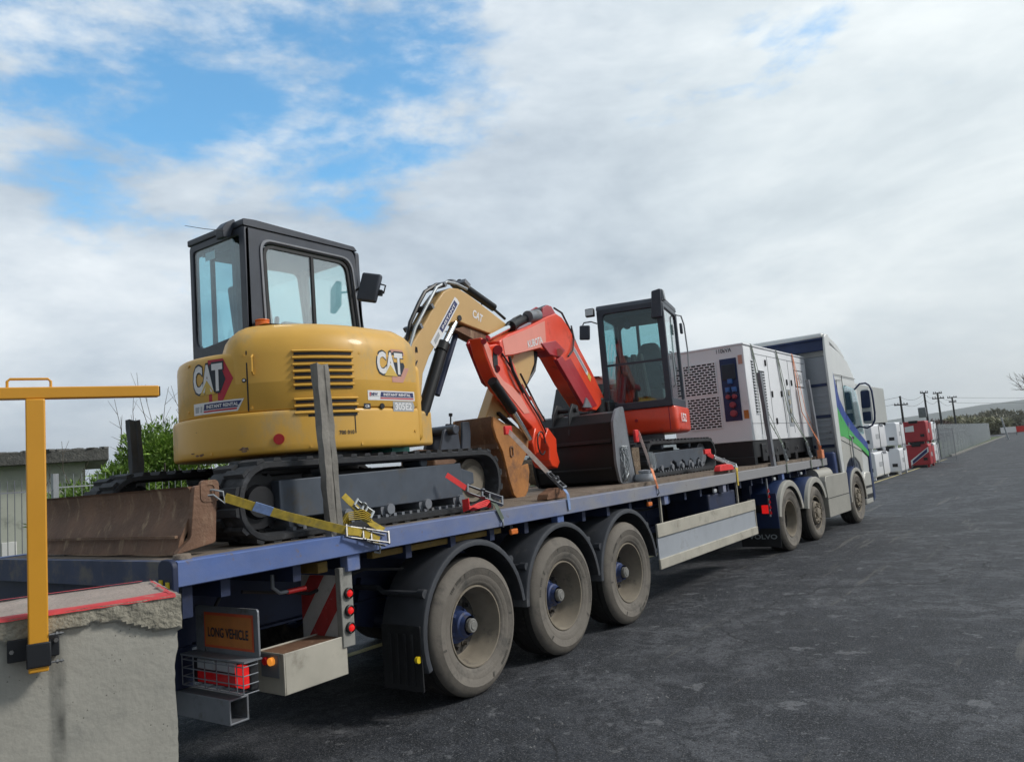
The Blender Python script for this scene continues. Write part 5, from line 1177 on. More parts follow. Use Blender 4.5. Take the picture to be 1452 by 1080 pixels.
for px, py, m_, r_ in ((1036, 541, 'socket_blue', .035), (1033, 553, 'socket_blue', .035), (1042, 552, 'socket_blue', .035), (1034, 563, 'socket_red', .038), (1043, 562, 'socket_red', .038), (1040.6, 574, 'socket_red', .05), (1042, 586, 'socket_red', .056)):
    p = at(px, py, 'y', GR.y+GY0)-GR; q = MB()
    if r_ < .037: q.box((p.x, GY0-.035, p.z), (.075, .05, .085)); q.cyl((p.x, GY0-.05, p.z-.01), (p.x, GY0-.08, p.z-.01), r_*.8, 18)
    else: q.cyl((p.x, GY0-.012, p.z), (p.x, GY0-.08, p.z), r_, 22); q.cyl((p.x, GY0-.08, p.z), (p.x, GY0-.09, p.z), r_*.8, 22)
    q.build('socket', m_, pn, bevel=.005)
q = MB(); q.bb(xb+.03, xb+.11, GY0-.006, GY0-.001, z0_+.02, z0_+.16); q.build('warning_label', 'orange_sign', GE)
q = MB(); q.bb(xb+.03, xb+.10, GY0-.006, GY0-.001, z1_-.12, z1_+.03); q.build('warning_label', 'decal_faded', GE)
q = MB(); fn = planefn(((xa+xb)/2-.05, GY0-.001, z1_+.14), (1, 0, 0), (0, 0, 1)); put_text(q, '110kVA', .26, .07, fn, 0, 0, .01, .003); q.build('lettering', 'decal_dark', GE, smooth=0)
# right side: doors, vents, handles, window
q = MB()
for y in (-1.30, -.62, .10, .62): q.bb(GX-.002, GX+.003, y-.006, y+.006, zb+.10, zt-.12)
q.bb(GX-.002, GX+.003, -1.30, 1.75, zt-.125, zt-.118); q.bb(GX-.002, GX+.003, GY0+.05, GY1-.05, zb+.28, zb+.286); q.build('door_seam', 'decal_dark', ge, smooth=0)
q = MB(); q.bb(GX+.001, GX+.005, -1.50, -1.36, .85, 1.75); o = q.build('side_vent', 'black', GE)
q = MB()
for k in range(19): q.bb(GX+.004, GX+.018, -1.51, -1.35, .85+.05*k-.008, .85+.05*k+.008)
q.bb(GX+.004, GX+.02, -1.437, -1.423, .85, 1.75); q.build('slat', 'white', o)
q = MB(); q.bb(GX+.001, GX+.005, -1.18, -.86, .75, 1.60); o = q.build('side_vent', 'decal_dark', GE)
q = MB()
for k in range(18): q.bb(GX+.004, GX+.018, -1.19, -.85, .75+.05*k-.008, .75+.05*k+.008)
q.build('slat', 'white', o)
for y, z in ((-.75, 1.75), (-.55, 1.2), (.0, 1.22), (.42, 1.45), (.72, 1.45), (-.45, .72), (1.1, 1.45)):
    q = MB(); q.bb(GX, GX+.022, y-.022, y+.022, z-.055, z+.055); q.build('latch', 'black', GE, bevel=.005)
q = MB(); q.bb(GX, GX+.006, .32, .60, .62, 1.32); q.build('inspection_window', 'grey_panel', GE)
for k in range(4): q = MB(); q.cyl((GX+.004, .46, .74+.17*k), (GX+.02, .46, .74+.17*k), .055, 14); q.build('gauge', 'beige', GE)
q = MB(); q.bb(GX, GX+.004, .98, 1.60, 1.38, 1.72); o = q.build('name_plate', 'decal_dark', GE)
q = MB(); q.bb(GX+.003, GX+.006, 1.0, 1.58, 1.40, 1.70); q.build('plate_face', 'white', o)
q = MB(); fn = planefn((GX+.006, 1.29, 1.55), (0, 1, 0), (0, 0, 1)); put_text(q, 'HB', .34, .18, fn, 0, 0, .02, .003); q.build('lettering', 'decal_grey', o, smooth=0)
# dark patch frame
# ------------------------------------------------------------------ tractor unit
TK = thing('tractor_unit', (.085, 10.75, 0), 'silver lorry cab with blue and green swoosh coupled to the front of the flatbed trailer', 'lorry', rz=-.0436)
RW = .515
d0 = add_wheel(TK, 1.24, 0, 'dish', R=RW, w=.34); add_wheel(TK, 1.24, 1.37, 'steer', R=.475, w=.30).location.z = .475; f0 = add_wheel(TK, 1.24, 4.13, 'steer', R=RW, w=.315)
for y, st_, R_ in ((0, 'dish', RW), (1.37, 'steer', .475), (4.13, 'steer', RW)): add_wheel(TK, -1.24, y, st_, R=R_, w=.32, side=-1)
c = MB()
for sx in (-1, 1): c.bb(sx*.42-.04, sx*.42+.04, -1.0, 4.9, .70, .95)
for y in (0, 1.37, 4.13): c.cyl((-1.0, y, .5), (1.0, y, .5), .08, 14)
c.bb(-.5, .5, 3.2, 4.8, .5, 1.0); c.cyl((0, .35, .95), (0, .35, 1.15), .5, 24); c.bb(-.7, .7, -1.05, -.95, .6, .95); c.bb(-1.1, 1.1, 4.6, 5.2, .4, .9); c.build('chassis', 'chassis_blue', TK)
for y, R_ in ((0, .60), (1.37, .57)):
    for sx in (1, -1):
        gd = guard_mb(R_+.01, .36, radians(20 if y else 12), radians(172), x1=1.265, lip=.085); o = gd.build('mudguard', ['silver'], TK, loc=(0, y, .52), smooth=40)
        if sx < 0: o.scale = (-1, 1, 1)
        gd = guard_mb(R_+.02, .62, radians(25), radians(170), x1=1.20, lip=.02); o = gd.build('mudguard_inner', 'navy', TK, loc=(0, y, .52), smooth=40)
        if sx < 0: o.scale = (-1, 1, 1)
q = MB(); q.bb(.66, 1.262, -.665, -.645, .42, .98); q.build('guard_back', 'navy', TK, bevel=.02)
q = MB(); q.bb(-1.262, -.66, -.665, -.645, .42, .98); q.build('guard_back', 'navy', TK)
q = MB(); q.bb(.62, 1.262, -.675, -.665, .14, .43); fl = q.build('mud_flap', 'flap', TK)
q = MB(); fn = planefn((.98, -.675, .30), (1, 0, 0), (0, 0, 1)); put_text(q, 'VOLVO', .46, .075, fn, .0, 0, .025, .003); q.build('lettering', 'galv', fl, smooth=0)
q = MB(); q.bb(.70, 1.13, -.70, -.66, .68, .80); o = q.build('tail_lamp', 'black', TK, bevel=.01)
q = MB(); q.bb(1.02, 1.14, -.715, -.69, .665, .80); q.build('lens', 'lamp_red', o, bevel=.012)
q = MB(); q.bb(.72, .84, -.71, -.69, .74, .79); q.build('lens', 'lamp_red', o, bevel=.008)
# skirts and tank
q = MB(); q.prism(rpoly([(2.0, .32), (3.42, .32), (3.42, 1.08), (2.02, 1.08), (1.94, .98), (2.0, .7)], .03), .75, 1.262, 'x'); tk = q.build('side_skirt', 'silver', TK, bevel=.01)
q = MB(); q.bb(1.258, 1.266, 2.0, 3.42, .66, .672); q.build('skirt_seam', 'black', tk)
q = MB(); q.cyl((1.0, 2.0, 1.08), (1.0, 2.9, 1.08), .14, 20); q.build('air_tank', 'silver', TK)
q = MB(); q.bb(.3, 1.0, -.4, 2.0, .9, .93); q.build('catwalk', 'grey_steel', TK)
# cab shell
q = MB()
side = [(3.40, 1.00), (3.52, .98), (3.56, 1.05), (3.70, 1.20), (3.95, 1.30), (4.35, 1.30), (4.60, 1.18), (4.70, 1.0), (4.78, .50), (5.45, .42), (5.58, .60), (5.60, 1.50), (5.52, 1.75), (5.28, 2.75), (5.12, 3.12), (4.75, 3.42), (4.2, 3.58), (3.60, 3.70), (3.42, 3.74)]
q.prism(side, -1.20, 1.20, 'x')
o = q.build('cab_shell', 'cab_white', TK, bevel=.10, seg=4, smooth=50)
q = MB(); q.prism([(3.44, 1.03), (3.55, 1.08), (3.70, 1.22), (3.95, 1.33), (4.35, 1.33), (4.62, 1.20), (4.73, 1.0), (4.85, 1.02), (4.95, 1.60), (3.44, 1.95)], 1.15, 1.222, 'x'); q.build('lower_panel', 'cab_silver', TK, bevel=.02)
# wheel arch
gd = guard_mb(.60, .3, radians(-5), radians(185), x1=1.262, lip=.06); gd.build('wheel_arch', 'silver', TK, loc=(0, 4.13, .52), smooth=40)
gd = guard_mb(.63, .5, radians(-8), radians(188), x1=1.24, lip=.02); gd.build('arch_liner', 'navy', TK, loc=(0, 4.13, .52), smooth=40)
q = MB(); q.prism(rpoly([(4.78, .30), (5.36, .30), (5.40, .75), (5.38, .98), (4.96, 1.0), (4.82, .85)], .04), 1.0, 1.225, 'x'); q.build('bumper_corner', 'cab_silver', TK, bevel=.03)
# rear wall, ribbed, and side collar
q = MB(); q.bb(-1.14, 1.16, 3.33, 3.40, 1.0, 3.45); rw = q.build('rear_wall', 'grey_panel', TK, bevel=.02)
q = MB()
for k in range(12): q.bb(-1.10, 1.10, 3.318, 3.335, 1.25+.125*k, 1.30+.125*k)
q.build('rib', 'grey_panel', rw, bevel=.006)
q = MB()
for z in (1.62, 2.22, 2.86): q.bb(.72, 1.12, 3.306, 3.322, z-.03, z+.03)
q.build('rear_vent', 'navy', rw, bevel=.006)
q = MB(); q.prism([(3.40, 1.0), (3.24, 1.02), (3.16, 1.6), (3.10, 2.6), (3.08, 3.45), (3.14, 3.80), (3.22, 3.88), (3.44, 3.88)], 1.19, 1.235, 'x'); q.build('side_collar', 'cab_white', TK, bevel=.015)
q = MB(); q.prism([(3.40, 1.0), (3.24, 1.02), (3.16, 1.6), (3.10, 2.6), (3.08, 3.45), (3.14, 3.80), (3.22, 3.88), (3.44, 3.88)], -1.235, -1.19, 'x'); q.build('side_collar', 'cab_white', TK, bevel=.015)
q = MB(); q.prism([(3.10, 3.80), (3.14, 3.90), (3.5, 3.90), (4.2, 3.72), (4.6, 3.50), (4.6, 3.42), (3.6, 3.72), (3.5, 3.80)], -1.19, 1.19, 'x'); rd = q.build('roof_deflector', 'cab_white', TK, bevel=.03)
q = MB(); q.bb(-1.18, 1.18, 3.20, 3.30, 3.55, 3.78); q.bb(-1.18, 1.18, 3.12, 3.45, 3.765, 3.80); q.build('deflector_brace', 'navy', TK, bevel=.01)
q = MB(); q.bb(.9, 1.0, 3.9, 4.0, 3.75, 3.90); q.build('beacon', 'galv', TK, bevel=.02)
q = MB(); q.bb(1.0, 1.1, 4.1, 4.18, 3.66, 3.72); q.build('roof_lamp', 'black', TK)
# windows
q = MB(); q.prism(rpoly([(4.12, 1.98), (5.30, 1.80), (5.05, 2.72), (4.95, 2.80), (4.15, 2.86)], .06), 1.215, 1.222, 'x'); q.build('door_window', 'glass_dark', TK, smooth=0)
q = MB(); q.prism(rpoly([(4.16, 2.02), (5.25, 1.85), (5.02, 2.70), (4.92, 2.77), (4.19, 2.82)], .06), 1.206, 1.2145, 'x'); q.build('window_interior', 'interior', TK, smooth=0)
q = MB(); q.prism(rpoly([(5.535, 1.82), (5.29, 2.75), (5.31, 2.76), (5.555, 1.82)], .003), -1.08, 1.08, 'x'); q.build('windscreen', 'glass_dark', TK, smooth=0)
q = MB(); q.bb(-1.1, 1.1, 5.25, 5.62, 2.76, 2.90); q.build('sun_visor', 'navy', TK, bevel=.03)
q = MB()
for a, b_ in (((4.03, 1.05), (4.05, 3.05)), ((4.05, 3.05), (5.1, 3.02)), ((3.62, 2.1), (3.62, 2.95)), ((3.62, 2.95), (3.98, 2.95))): q.beam((1.222, *a), (1.222, *b_), .006, .012, up=(1, 0, 0))
q.beam((1.222, 3.4, 3.06), (1.222, 4.05, 3.06), .006, .012, up=(1, 0, 0)); q.beam((1.2245, 3.45, 1.72), (1.2245, 5.0, 1.42), .006, .012, up=(1, 0, 0)); q.build('door_seam', 'black', TK)
q = MB(); q.bb(1.22, 1.245, 4.15, 4.35, 1.72, 1.77); q.build('door_handle', 'black', TK)
q = MB(); q.bb(1.15, 1.228, 4.85, 5.35, .42, .52); q.bb(1.15, 1.228, 4.85, 5.35, .64, .70); q.build('step', 'black', TK, bevel=.01)
q = MB(); q.prism(rpoly([(5.36, .34), (5.52, .40), (5.56, 1.35), (5.46, 1.5), (5.40, 1.0)], .03), 1.02, 1.235, 'x'); q.build('grille_side', 'navy', TK, bevel=.02)
q = MB(); q.prism(rpoly([(3.47, 2.02), (3.56, 2.02), (3.56, 2.90), (3.47, 2.90)], .02), 1.2205, 1.2235, 'x'); q.build('side_vent', 'grey_panel', TK)
q = MB(); q.tube([(1.225, 4.08, 1.1), (1.262, 4.08, 1.15), (1.262, 4.08, 1.75), (1.225, 4.08, 1.8)], .014, 8); q.build('grab_rail', 'galv', TK)
# swoosh
def swoosh(lo, hi, name, m_):
    q = MB(); n_ = len(lo); vs = [(1.2262 if z > 1.9 or True else 1.2262, y, z) for y, z in lo]+[(1.2262, y, z) for y, z in hi]; q.add(vs, [(i, i+1, n_+i+1, n_+i) for i in range(n_-1)]); return q.build(name, m_, TK, smooth=0)
swoosh([(3.43, 2.40), (3.70, 2.20), (4.00, 2.0), (4.5, 1.78), (5.0, 1.60), (5.45, 1.42)], [(3.43, 3.15), (3.70, 2.55), (4.00, 2.28), (4.5, 2.02), (5.0, 1.80), (5.45, 1.60)], 'swoosh_upper', 'swoosh_blue')
swoosh([(3.43, 1.80), (3.70, 1.78), (4.00, 1.72), (4.5, 1.60), (5.0, 1.46), (5.45, 1.30)], [(3.43, 2.40), (3.70, 2.20), (4.00, 2.0), (4.5, 1.78), (5.0, 1.60), (5.45, 1.42)], 'swoosh_lower', 'swoosh_green')
q = MB()
for a in (0, pi/3, 2*pi/3): q.beam((1.2275, 4.12-.10*cos(a), 1.98-.10*sin(a)), (1.2275, 4.12+.10*cos(a), 1.98+.10*sin(a)), .002, .010, up=(1, 0, 0))
q.build('star_mark', 'decal_white', TK)
# mirrors
q = MB(); q.prism(rpoly([(1.30, 2.02), (1.50, 2.02), (1.52, 2.78), (1.32, 2.78)], .07), 4.98, 5.10, 'y'); mr = q.build('mirror', 'cab_white', TK, bevel=.03, seg=3)
q = MB(); q.prism(rpoly([(1.315, 2.36), (1.50, 2.36), (1.51, 2.74), (1.33, 2.74)], .04), 4.965, 4.978, 'y'); q.prism(rpoly([(1.32, 2.08), (1.48, 2.08), (1.49, 2.28), (1.32, 2.28)], .03), 4.965, 4.978, 'y'); q.build('mirror_glass', 'navy', mr)
q = MB(); q.tube([(1.20, 5.0, 2.78), (1.32, 5.04, 2.90), (1.44, 5.04, 2.90), (1.51, 5.04, 2.84), (1.545, 5.04, 2.72), (1.55, 5.04, 2.5), (1.55, 5.04, 2.25), (1.53, 5.04, 2.08), (1.47, 5.04, 1.98), (1.36, 5.04, 1.93), (1.20, 5.0, 1.98)], .020, 10); q.build('mirror_arm', 'navy', mr)
# air suzies, yellow green coils behind cab
q = MB()
for k, x in enumerate((-.2, 0, .2)): q.tube([(x, 3.3, 1.5), (x, 3.1, 1.2), (x+.05, 2.8, 1.15), (x, 2.6, 1.3)], .018, 8)
q.build('air_line', 'swoosh_blue', TK)
q = MB(); q.bb(.86, 1.17, 3.02, 3.2, 1.02, 1.5); q.build('air_filter', 'hub_blue', TK, bevel=.04)
# ------------------------------------------------------------------ stakes in the trailer's sockets
def stake(P, top, w, d, m_, label, wood=False):
    t = MB(); P = Vector(P); top = Vector(top); n_ = 9
    for i in range(n_):
        a = P.lerp(top, i/n_); b_ = P.lerp(top, (i+1)/n_)
    vs = []; rr = random.Random(int(P.y*10)); N = 14
    for i in range(N+1):
        c_ = P.lerp(top, i/N)-P; j = (.004 if wood else .0015)
        sec = [(-d/2, -w/2), (d/2, -w/2), (d/2, -w*.12), (d*.42, -w*.08), (d*.42, w*.08), (d/2, w*.12), (d/2, w/2), (-d/2, w/2)] if wood else [(-d/2, -w/2), (d/2, -w/2), (d/2, w/2), (-d/2, w/2)]
        for a, b_ in sec: vs.append((c_.x+a+rr.uniform(-j, j), c_.y+b_+rr.uniform(-j, j), c_.z+(rr.uniform(-.012, .012) if i == N and wood else 0)))
    S = len(sec); fs = [(i*S+k, i*S+(k+1) % S, (i+1)*S+(k+1) % S, (i+1)*S+k) for i in range(N) for k in range(S)]+[tuple(range(S-1, -1, -1)), tuple(N*S+k for k in range(S))]
    t.add(vs, fs); o = t.build('stake_post', m_, None, smooth=30, bevel=.004, loc=P)
    tag(o, label, 'post', 'stake posts standing in the trailer edge')
stake((1.205, 1.135, ZD+.004), (1.205, 1.085, 2.52), .105, .06, 'wood_grey', 'weathered grey timber stake in front of the yellow digger louvres', True)
stake((-1.205, 1.135, ZD+.004), (-1.205, 1.09, 2.385), .10, .06, 'stake_dark', 'dark stake standing on the far edge of the bed left of the yellow digger', True)
stake((1.205, 10.45, ZD+.004), (1.205, 10.25, 2.93), .11, .06, 'grey_steel', 'grey stake standing before the rear corner of the white generator')
stake((1.205, 13.40, ZD+.004), (1.205, 13.15, 2.93), .11, .06, 'grey_steel', 'grey stake between the white generator and the lorry cab')
# ------------------------------------------------------------------ straps
SG = 'ratchet straps holding the load down'
def ratchet(mb, A, B, w=.05, open_=.35):
    A = Vector(A); B = Vector(B); d = (B-A).normalized(); up = Vector((1, 0, .35)); side = d.cross(up).normalized(); nv = side.cross(d); L = (B-A).length
    for s_ in (-1, 1):
        o = side*s_*w*.62
        mb.beam(A+o, A+o+d*L, .006, .022, up=nv); mb.beam(A+o+d*L*.1, A+o+d*L*.95+nv*L*open_*.5, .006, .018, up=nv)
        mb.cyl(A+o*1.1+d*L*.42+nv*.012, A+o*.9+d*L*.42+nv*.012, .024, 14)
    for t in (.02, .42, .62): mb.cyl(A-side*w*.7+d*L*t+nv*.01, A+side*w*.7+d*L*t+nv*.01, .009, 8)
    mb.cyl(A-side*w*.75+d*L*.95+nv*L*open_*.5, A+side*w*.75+d*L*.95+nv*L*open_*.5, .011, 8)
# yellow strap from the blade eye to the rail
Pe = Vector((1.0, .365, 1.735)); Pr = at(492, 752, 'x', 1.285); Pq = at(546, 766, 'x', 1.30)
t = thing('ratchet_strap', (1.1, 1.0, ZD), 'yellow ratchet strap with a blue tag hooked to the rusty blade', 'strap', SG); T0 = Vector(t.location)
def tl(P): return Vector(P)-T0
q = MB(); a, b_ = tl(Pe+Vector((.05, .075, -.03))), tl(Pr); mid = a.lerp(b_, .5)+Vector((0, 0, -.012)); q.ribbon([a, a.lerp(mid, .5)+Vector((0, 0, -.003)), mid, mid.lerp(b_, .5), b_], .055, (.25, -.35, 1), .004); q.build('webbing', 'strap_yellow', t, smooth=20)
q = MB(); d_ = (b_-a); q.ribbon([a+d_*.22+Vector((.004, 0, -.006)), a+d_*.36+Vector((.004, 0, -.010))], .058, (.25, -.35, 1), .007); q.build('tag', 'strap_blue', t, smooth=0)
q = MB(); h0 = tl(Pe); q.tube([h0+Vector((-.02, 0, .02)), h0+Vector((.02, .02, .02)), a+Vector((0, -.01, .035)), a+Vector((0, 0, -.035)), h0+Vector((.02, .02, -.01)), h0+Vector((-.01, -.02, -.01))], .006, 8); q.build('hook', 'galv', t)
q = MB(); ratchet(q, b_+Vector((0, -.02, 0)), tl(Pq), .06, .3); q.build('ratchet', 'steel', t)
q = MB(); q.ribbon([b_, b_+Vector((.004, .10, -.02)), tl(Pq)+Vector((.0, -.06, .01))], .052, (.1, -.1, 1), .012); q.build('wound_webbing', 'strap_yellow', t, smooth=0)
q = MB(); p = tl(at(537, 765, 'x', 1.30)); q.tube([p, p+Vector((.01, .0, -.05)), p+Vector((-.02, .02, -.09)), p+Vector((-.05, .0, -.08))], .007, 8); q.build('rail_hook', 'galv', t)
# second yellow strap behind the stake
A = at(487, 702, 'x', 1.10); B = at(527, 742, 'x', 1.2)
t = thing('ratchet_strap', (1.15, 1.3, ZD), 'short yellow strap with a buckle tucked behind the weathered timber stake', 'strap', SG); T0 = Vector(t.location)
q = MB(); q.ribbon([tl(A), tl(A.lerp(B, .5)), tl(B), tl(B)+Vector((.08, .03, -.05))], .045, (.2, 1, .5), .004)
P = tl(at(512, 735, 'x', 1.22))
for k in range(5): q.ribbon([P+Vector((-.02, -.17+.02*k, -.02)), P+Vector((.0, -.12, .05-.012*k)), P+Vector((.01, 0, .055-.014*k)), P+Vector((.01, .06, .02-.012*k)), P+Vector((0, .08, -.03))], .04, (1, 0, .2), .004)
q.build('webbing', 'strap_yellow', t, smooth=20)
q = MB(); ratchet(q, tl(at(503, 712, 'x', 1.18)), tl(at(526, 732, 'x', 1.22)), .045, .25); q.build('ratchet', 'galv', t)
# red ratchet by the track
A = at(633, 673, 'x', 1.06); B = at(661, 692, 'x', 1.14); C_ = at(712, 712, 'x', 1.24); D = at(713, 736, 'x', 1.285)
t = thing('ratchet_strap', (1.15, 2.8, ZD), 'red ratchet strap with a red webbing bundle beside the yellow digger track', 'strap', SG); T0 = Vector(t.location)
q = MB(); q.ribbon([tl(A), tl(A.lerp(B, .5)), tl(B)], .045, (.1, .5, 1), .004); q.build('webbing', 'strap_red', t, smooth=0)
q = MB(); ratchet(q, tl(B), tl(C_), .055, .12); q.build('ratchet', 'grey_steel', t)
q = MB(); q.ribbon([tl(B.lerp(C_, .6)), tl(at(703, 716, 'x', 1.25)), tl(at(706, 722, 'x', 1.283)), tl(D)], .042, (0, 1, .2), .004); q.build('tail', 'strap_green', t, smooth=0)
q = MB(); P = tl(at(676, 714, 'x', 1.18)); 
for k in range(4): q.ribbon([P+Vector((0, -.14, .05)), P+Vector((.01, -.15, -.015-.008*k)), P+Vector((.02, -.05, -.04+.012*k)), P+Vector((.02, .06, -.03+.014*k)), P+Vector((.01, .13, .01)), P+Vector((0, .14, -.04))], .07, (1, 0, .3), .010)
q.build('bundle', 'strap_red', t, smooth=30)
q = MB(); p = tl(D); q.tube([p, p+Vector((.012, -.02, -.02)), p+Vector((.0, .0, -.06)), p+Vector((-.012, .02, -.02)), p], .006, 8); q.build('hook', 'galv', t)
# pale strap from the orange-brown bucket
A = at(720, 610, 'x', .62); B = at(777, 670, 'x', 1.05); C_ = at(800, 693, 'x', 1.20); D = at(808, 722, 'x', 1.285)
t = thing('ratchet_strap', (1.1, 4.0, ZD), 'pale strap running down from the rusty orange bucket to the rail', 'strap', SG); T0 = Vector(t.location)
q = MB(); q.ribbon([tl(A), tl(A.lerp(B, .5)), tl(B)], .045, (.2, .6, 1), .004); q.build('webbing', 'strap_pale', t, smooth=0)
q = MB(); q.box(tl(A), (.03, .12, .09)); q.build('red_sleeve', 'strap_red', t, bevel=.01)
q = MB(); ratchet(q, tl(B), tl(C_), .05, .12); q.build('ratchet', 'grey_steel', t)
q = MB(); q.ribbon([tl(C_), tl(at(805, 700, 'x', 1.283)), tl(D)], .04, (0, 1, 0), .004); q.build('tail', 'strap_blue', t, smooth=0)
# strap over the black bucket
A = at(905, 612, 'x', .80); B = at(924, 664, 'x', 1.15); D = at(933, 692, 'x', 1.285)
t = thing('ratchet_strap', (1.1, 6.0, ZD), 'thin pale strap with orange end beside the grey side of the black bucket', 'strap', SG); T0 = Vector(t.location)
q = MB(); q.ribbon([tl(A), tl(A.lerp(B, .5)), tl(B)], .035, (.2, .6, 1), .004); q.build('webbing', 'strap_pale', t, smooth=0)
q = MB(); q.ribbon([tl(B), tl(at(929, 680, 'x', 1.283)), tl(D)], .04, (0, 1, 0), .004); q.build('tail', 'strap_orange', t, smooth=0)
q = MB(); P = tl(at(924, 655, 'x', 1.12)); 
for k in range(4): q.tube([P+Vector((0, -.06+.03*k, .12)), P+Vector((.01, -.05+.03*k, 0)), P+Vector((0, -.02+.03*k, -.10)), P+Vector((0, .02+.03*k, -.02)), P+Vector((0, .02+.02*k, .10))], .008, 6)
q.build('cord_coil', 'galv', t)
q = MB(); p = tl(D); q.tube([p, p+Vector((.01, 0, -.05)), p+Vector((-.02, 0, -.08))], .008, 8); q.build('hook', 'grey_steel', t)
q = MB(); q.box(tl(at(902, 618, 'x', .80)), (.04, .10, .16)); q.build('red_sleeve', 'strap_red', t, bevel=.015)
# red ratchet by the red digger track
A = at(1003, 643, 'x', .98); B = at(1012, 648, 'x', 1.05); C_ = at(1044, 662, 'x', 1.2); D = at(1047, 688, 'x', 1.285)
t = thing('ratchet_strap', (1.1, 8.0, ZD), 'grey ratchet with red webbing beside the track of the red digger', 'strap', SG); T0 = Vector(t.location)
q = MB(); q.ribbon([tl(A), tl(B)], .06, (.2, .5, 1), .006); q.box(tl(A)+Vector((0, 0, .03)), (.03, .22, .07)); q.build('webbing', 'strap_red', t, bevel=.004)
q = MB(); ratchet(q, tl(B), tl(C_), .05, .08); q.beam(tl(B), tl(C_), .05, .03); q.build('ratchet', 'galv', t)
q = MB(); q.ribbon([tl(C_), tl(at(1045, 667, 'x', 1.283)), tl(D)], .05, (0, 1, 0), .004); q.build('tail', 'strap_yellow', t, smooth=0)
q = MB(); P = tl(at(1026, 664, 'x', 1.18)); q.prism(rpoly([(-.28, -.03), (.30, -.03), (.24, .04), (.05, .06), (-.22, .05)], .03), -.04, .05, 'x', None)
q.v = [v+P for v in q.v]; q.build('bundle', 'strap_red', t, bevel=.01)
# straps over the generator
GT = GR.z+zt+.032; XE = GR.x+GX+.014
def gen_strap(yt, yb, label, m_, r_m, kink=None, dbl=True):
    t = thing('ratchet_strap', (XE, yt, GT), label, 'strap', SG); T1 = Vector(t.location); q = MB()
    z_b = ZD+.02
    q.ribbon([Vector(p)-T1 for p in ((GR.x-GX-.014, yt, GR.z+.5), (GR.x-GX-.012, yt, GT+.002), (XE, yt, GT+.002), (XE+.004, yt+.02, GT-.1), (XE+.03, yt+(yb-yt)*.55, GR.z+.9), (1.255, yb, z_b+.35))], .045, (0, 1, 0), .004)
    if dbl: q.ribbon([Vector(p)-T1 for p in ((XE+.002, yt+.02, GT-.02), (XE+.02, yt+.14, GT-.4), (XE+.05, yt+.32, GR.z+.9), (1.262, yb+.10, z_b+.28))], .025, (0, 1, 0), .003)
    q.build('webbing', m_, t, smooth=20)
    q = MB(); q.ribbon([Vector(p)-T1 for p in ((1.255, yb, z_b+.35), (1.283, yb+.05, z_b), (1.285, yb+.05, z_b-.16))], .045, (0, 1, 0), .004); q.build('tail', 'strap_green', t, smooth=0)
    q = MB(); ratchet(q, Vector((1.25, yb, z_b+.34))-T1, Vector((1.285, yb+.06, z_b+.04))-T1, .05, .15)
    if r_m == 'strap_orange': q.box(Vector((1.27, yb+.04, z_b+.08))-T1, (.09, .16, .16))
    q.build('ratchet', r_m, t)
def yw(px, py, X): return at(px, py, 'x', X).y
gen_strap(yw(1065, 492, XE), 10.85, 'dark strap over the generator nearest the rear stake', 'strap_green', 'galv')
gen_strap(yw(1100, 498, XE), 12.35, 'dark strap over the middle of the white generator side', 'strap_green', 'galv')
gen_strap(yw(1123, 505, XE), 13.15, 'strap over the generator end nearest the cab with an orange ratchet', 'strap_orange', 'strap_orange')
# chock, spare hitch
q = MB(); q.prism(rpoly([(0, 0), (.34, 0), (.33, .09), (.20, .10), (.03, .05)], .01), -.06, .06, 'x'); P = at(770, 699, 'x', 1.10); tag(q.build('wooden_chock', 'rust', None, bevel=.006, loc=(1.08, P.y, ZD+.02)), 'small brown wooden chock on the bed beside the pale strap', 'chock')
t = thing('quick_hitch', (.0, 3.72, ZD), 'dark spare hitch bracket lying behind the track left of the rusty bucket', 'hitch'); T0 = Vector(t.location)
def hp2(px, py, X=.02): return tl(at(px, py, 'x', X))
q = MB()
for x in (-.05, .16): 
    pl = [hp2(*p, X=.02) for p in ((612, 612), (624, 604), (632, 612), (636, 640), (640, 660), (612, 660), (606, 640))]; q.prism([(p.y, p.z) for p in pl], x, x+.03, 'x')
    pl = [hp2(*p, X=.02) for p in ((638, 600), (648, 600), (650, 615), (650, 660), (636, 660), (638, 620))]; q.prism([(p.y, p.z) for p in pl], x, x+.03, 'x')
q.cyl(hp2(620, 612)+Vector((-.1, 0, 0)), hp2(620, 612)+Vector((.25, 0, 0)), .05, 16); q.beam(hp2(620, 611), hp2(648, 607), .08, .05); q.build('side_plate', 'cab_frame', t, bevel=.01)
q = MB(); q.bb(-.15, .3, -.55, .35, .30, .55); q.beam((-.1, -.4, .55), (.2, .3, .48), .2, .1); q.build('frame', 'rust_brown', t, bevel=.03)
q = MB(); q.cyl(hp2(639, 602), hp2(639, 587), .008, 8); q.cyl(hp2(639, 590), hp2(639, 586), .02, 8); q.build('pin', 'black', t)
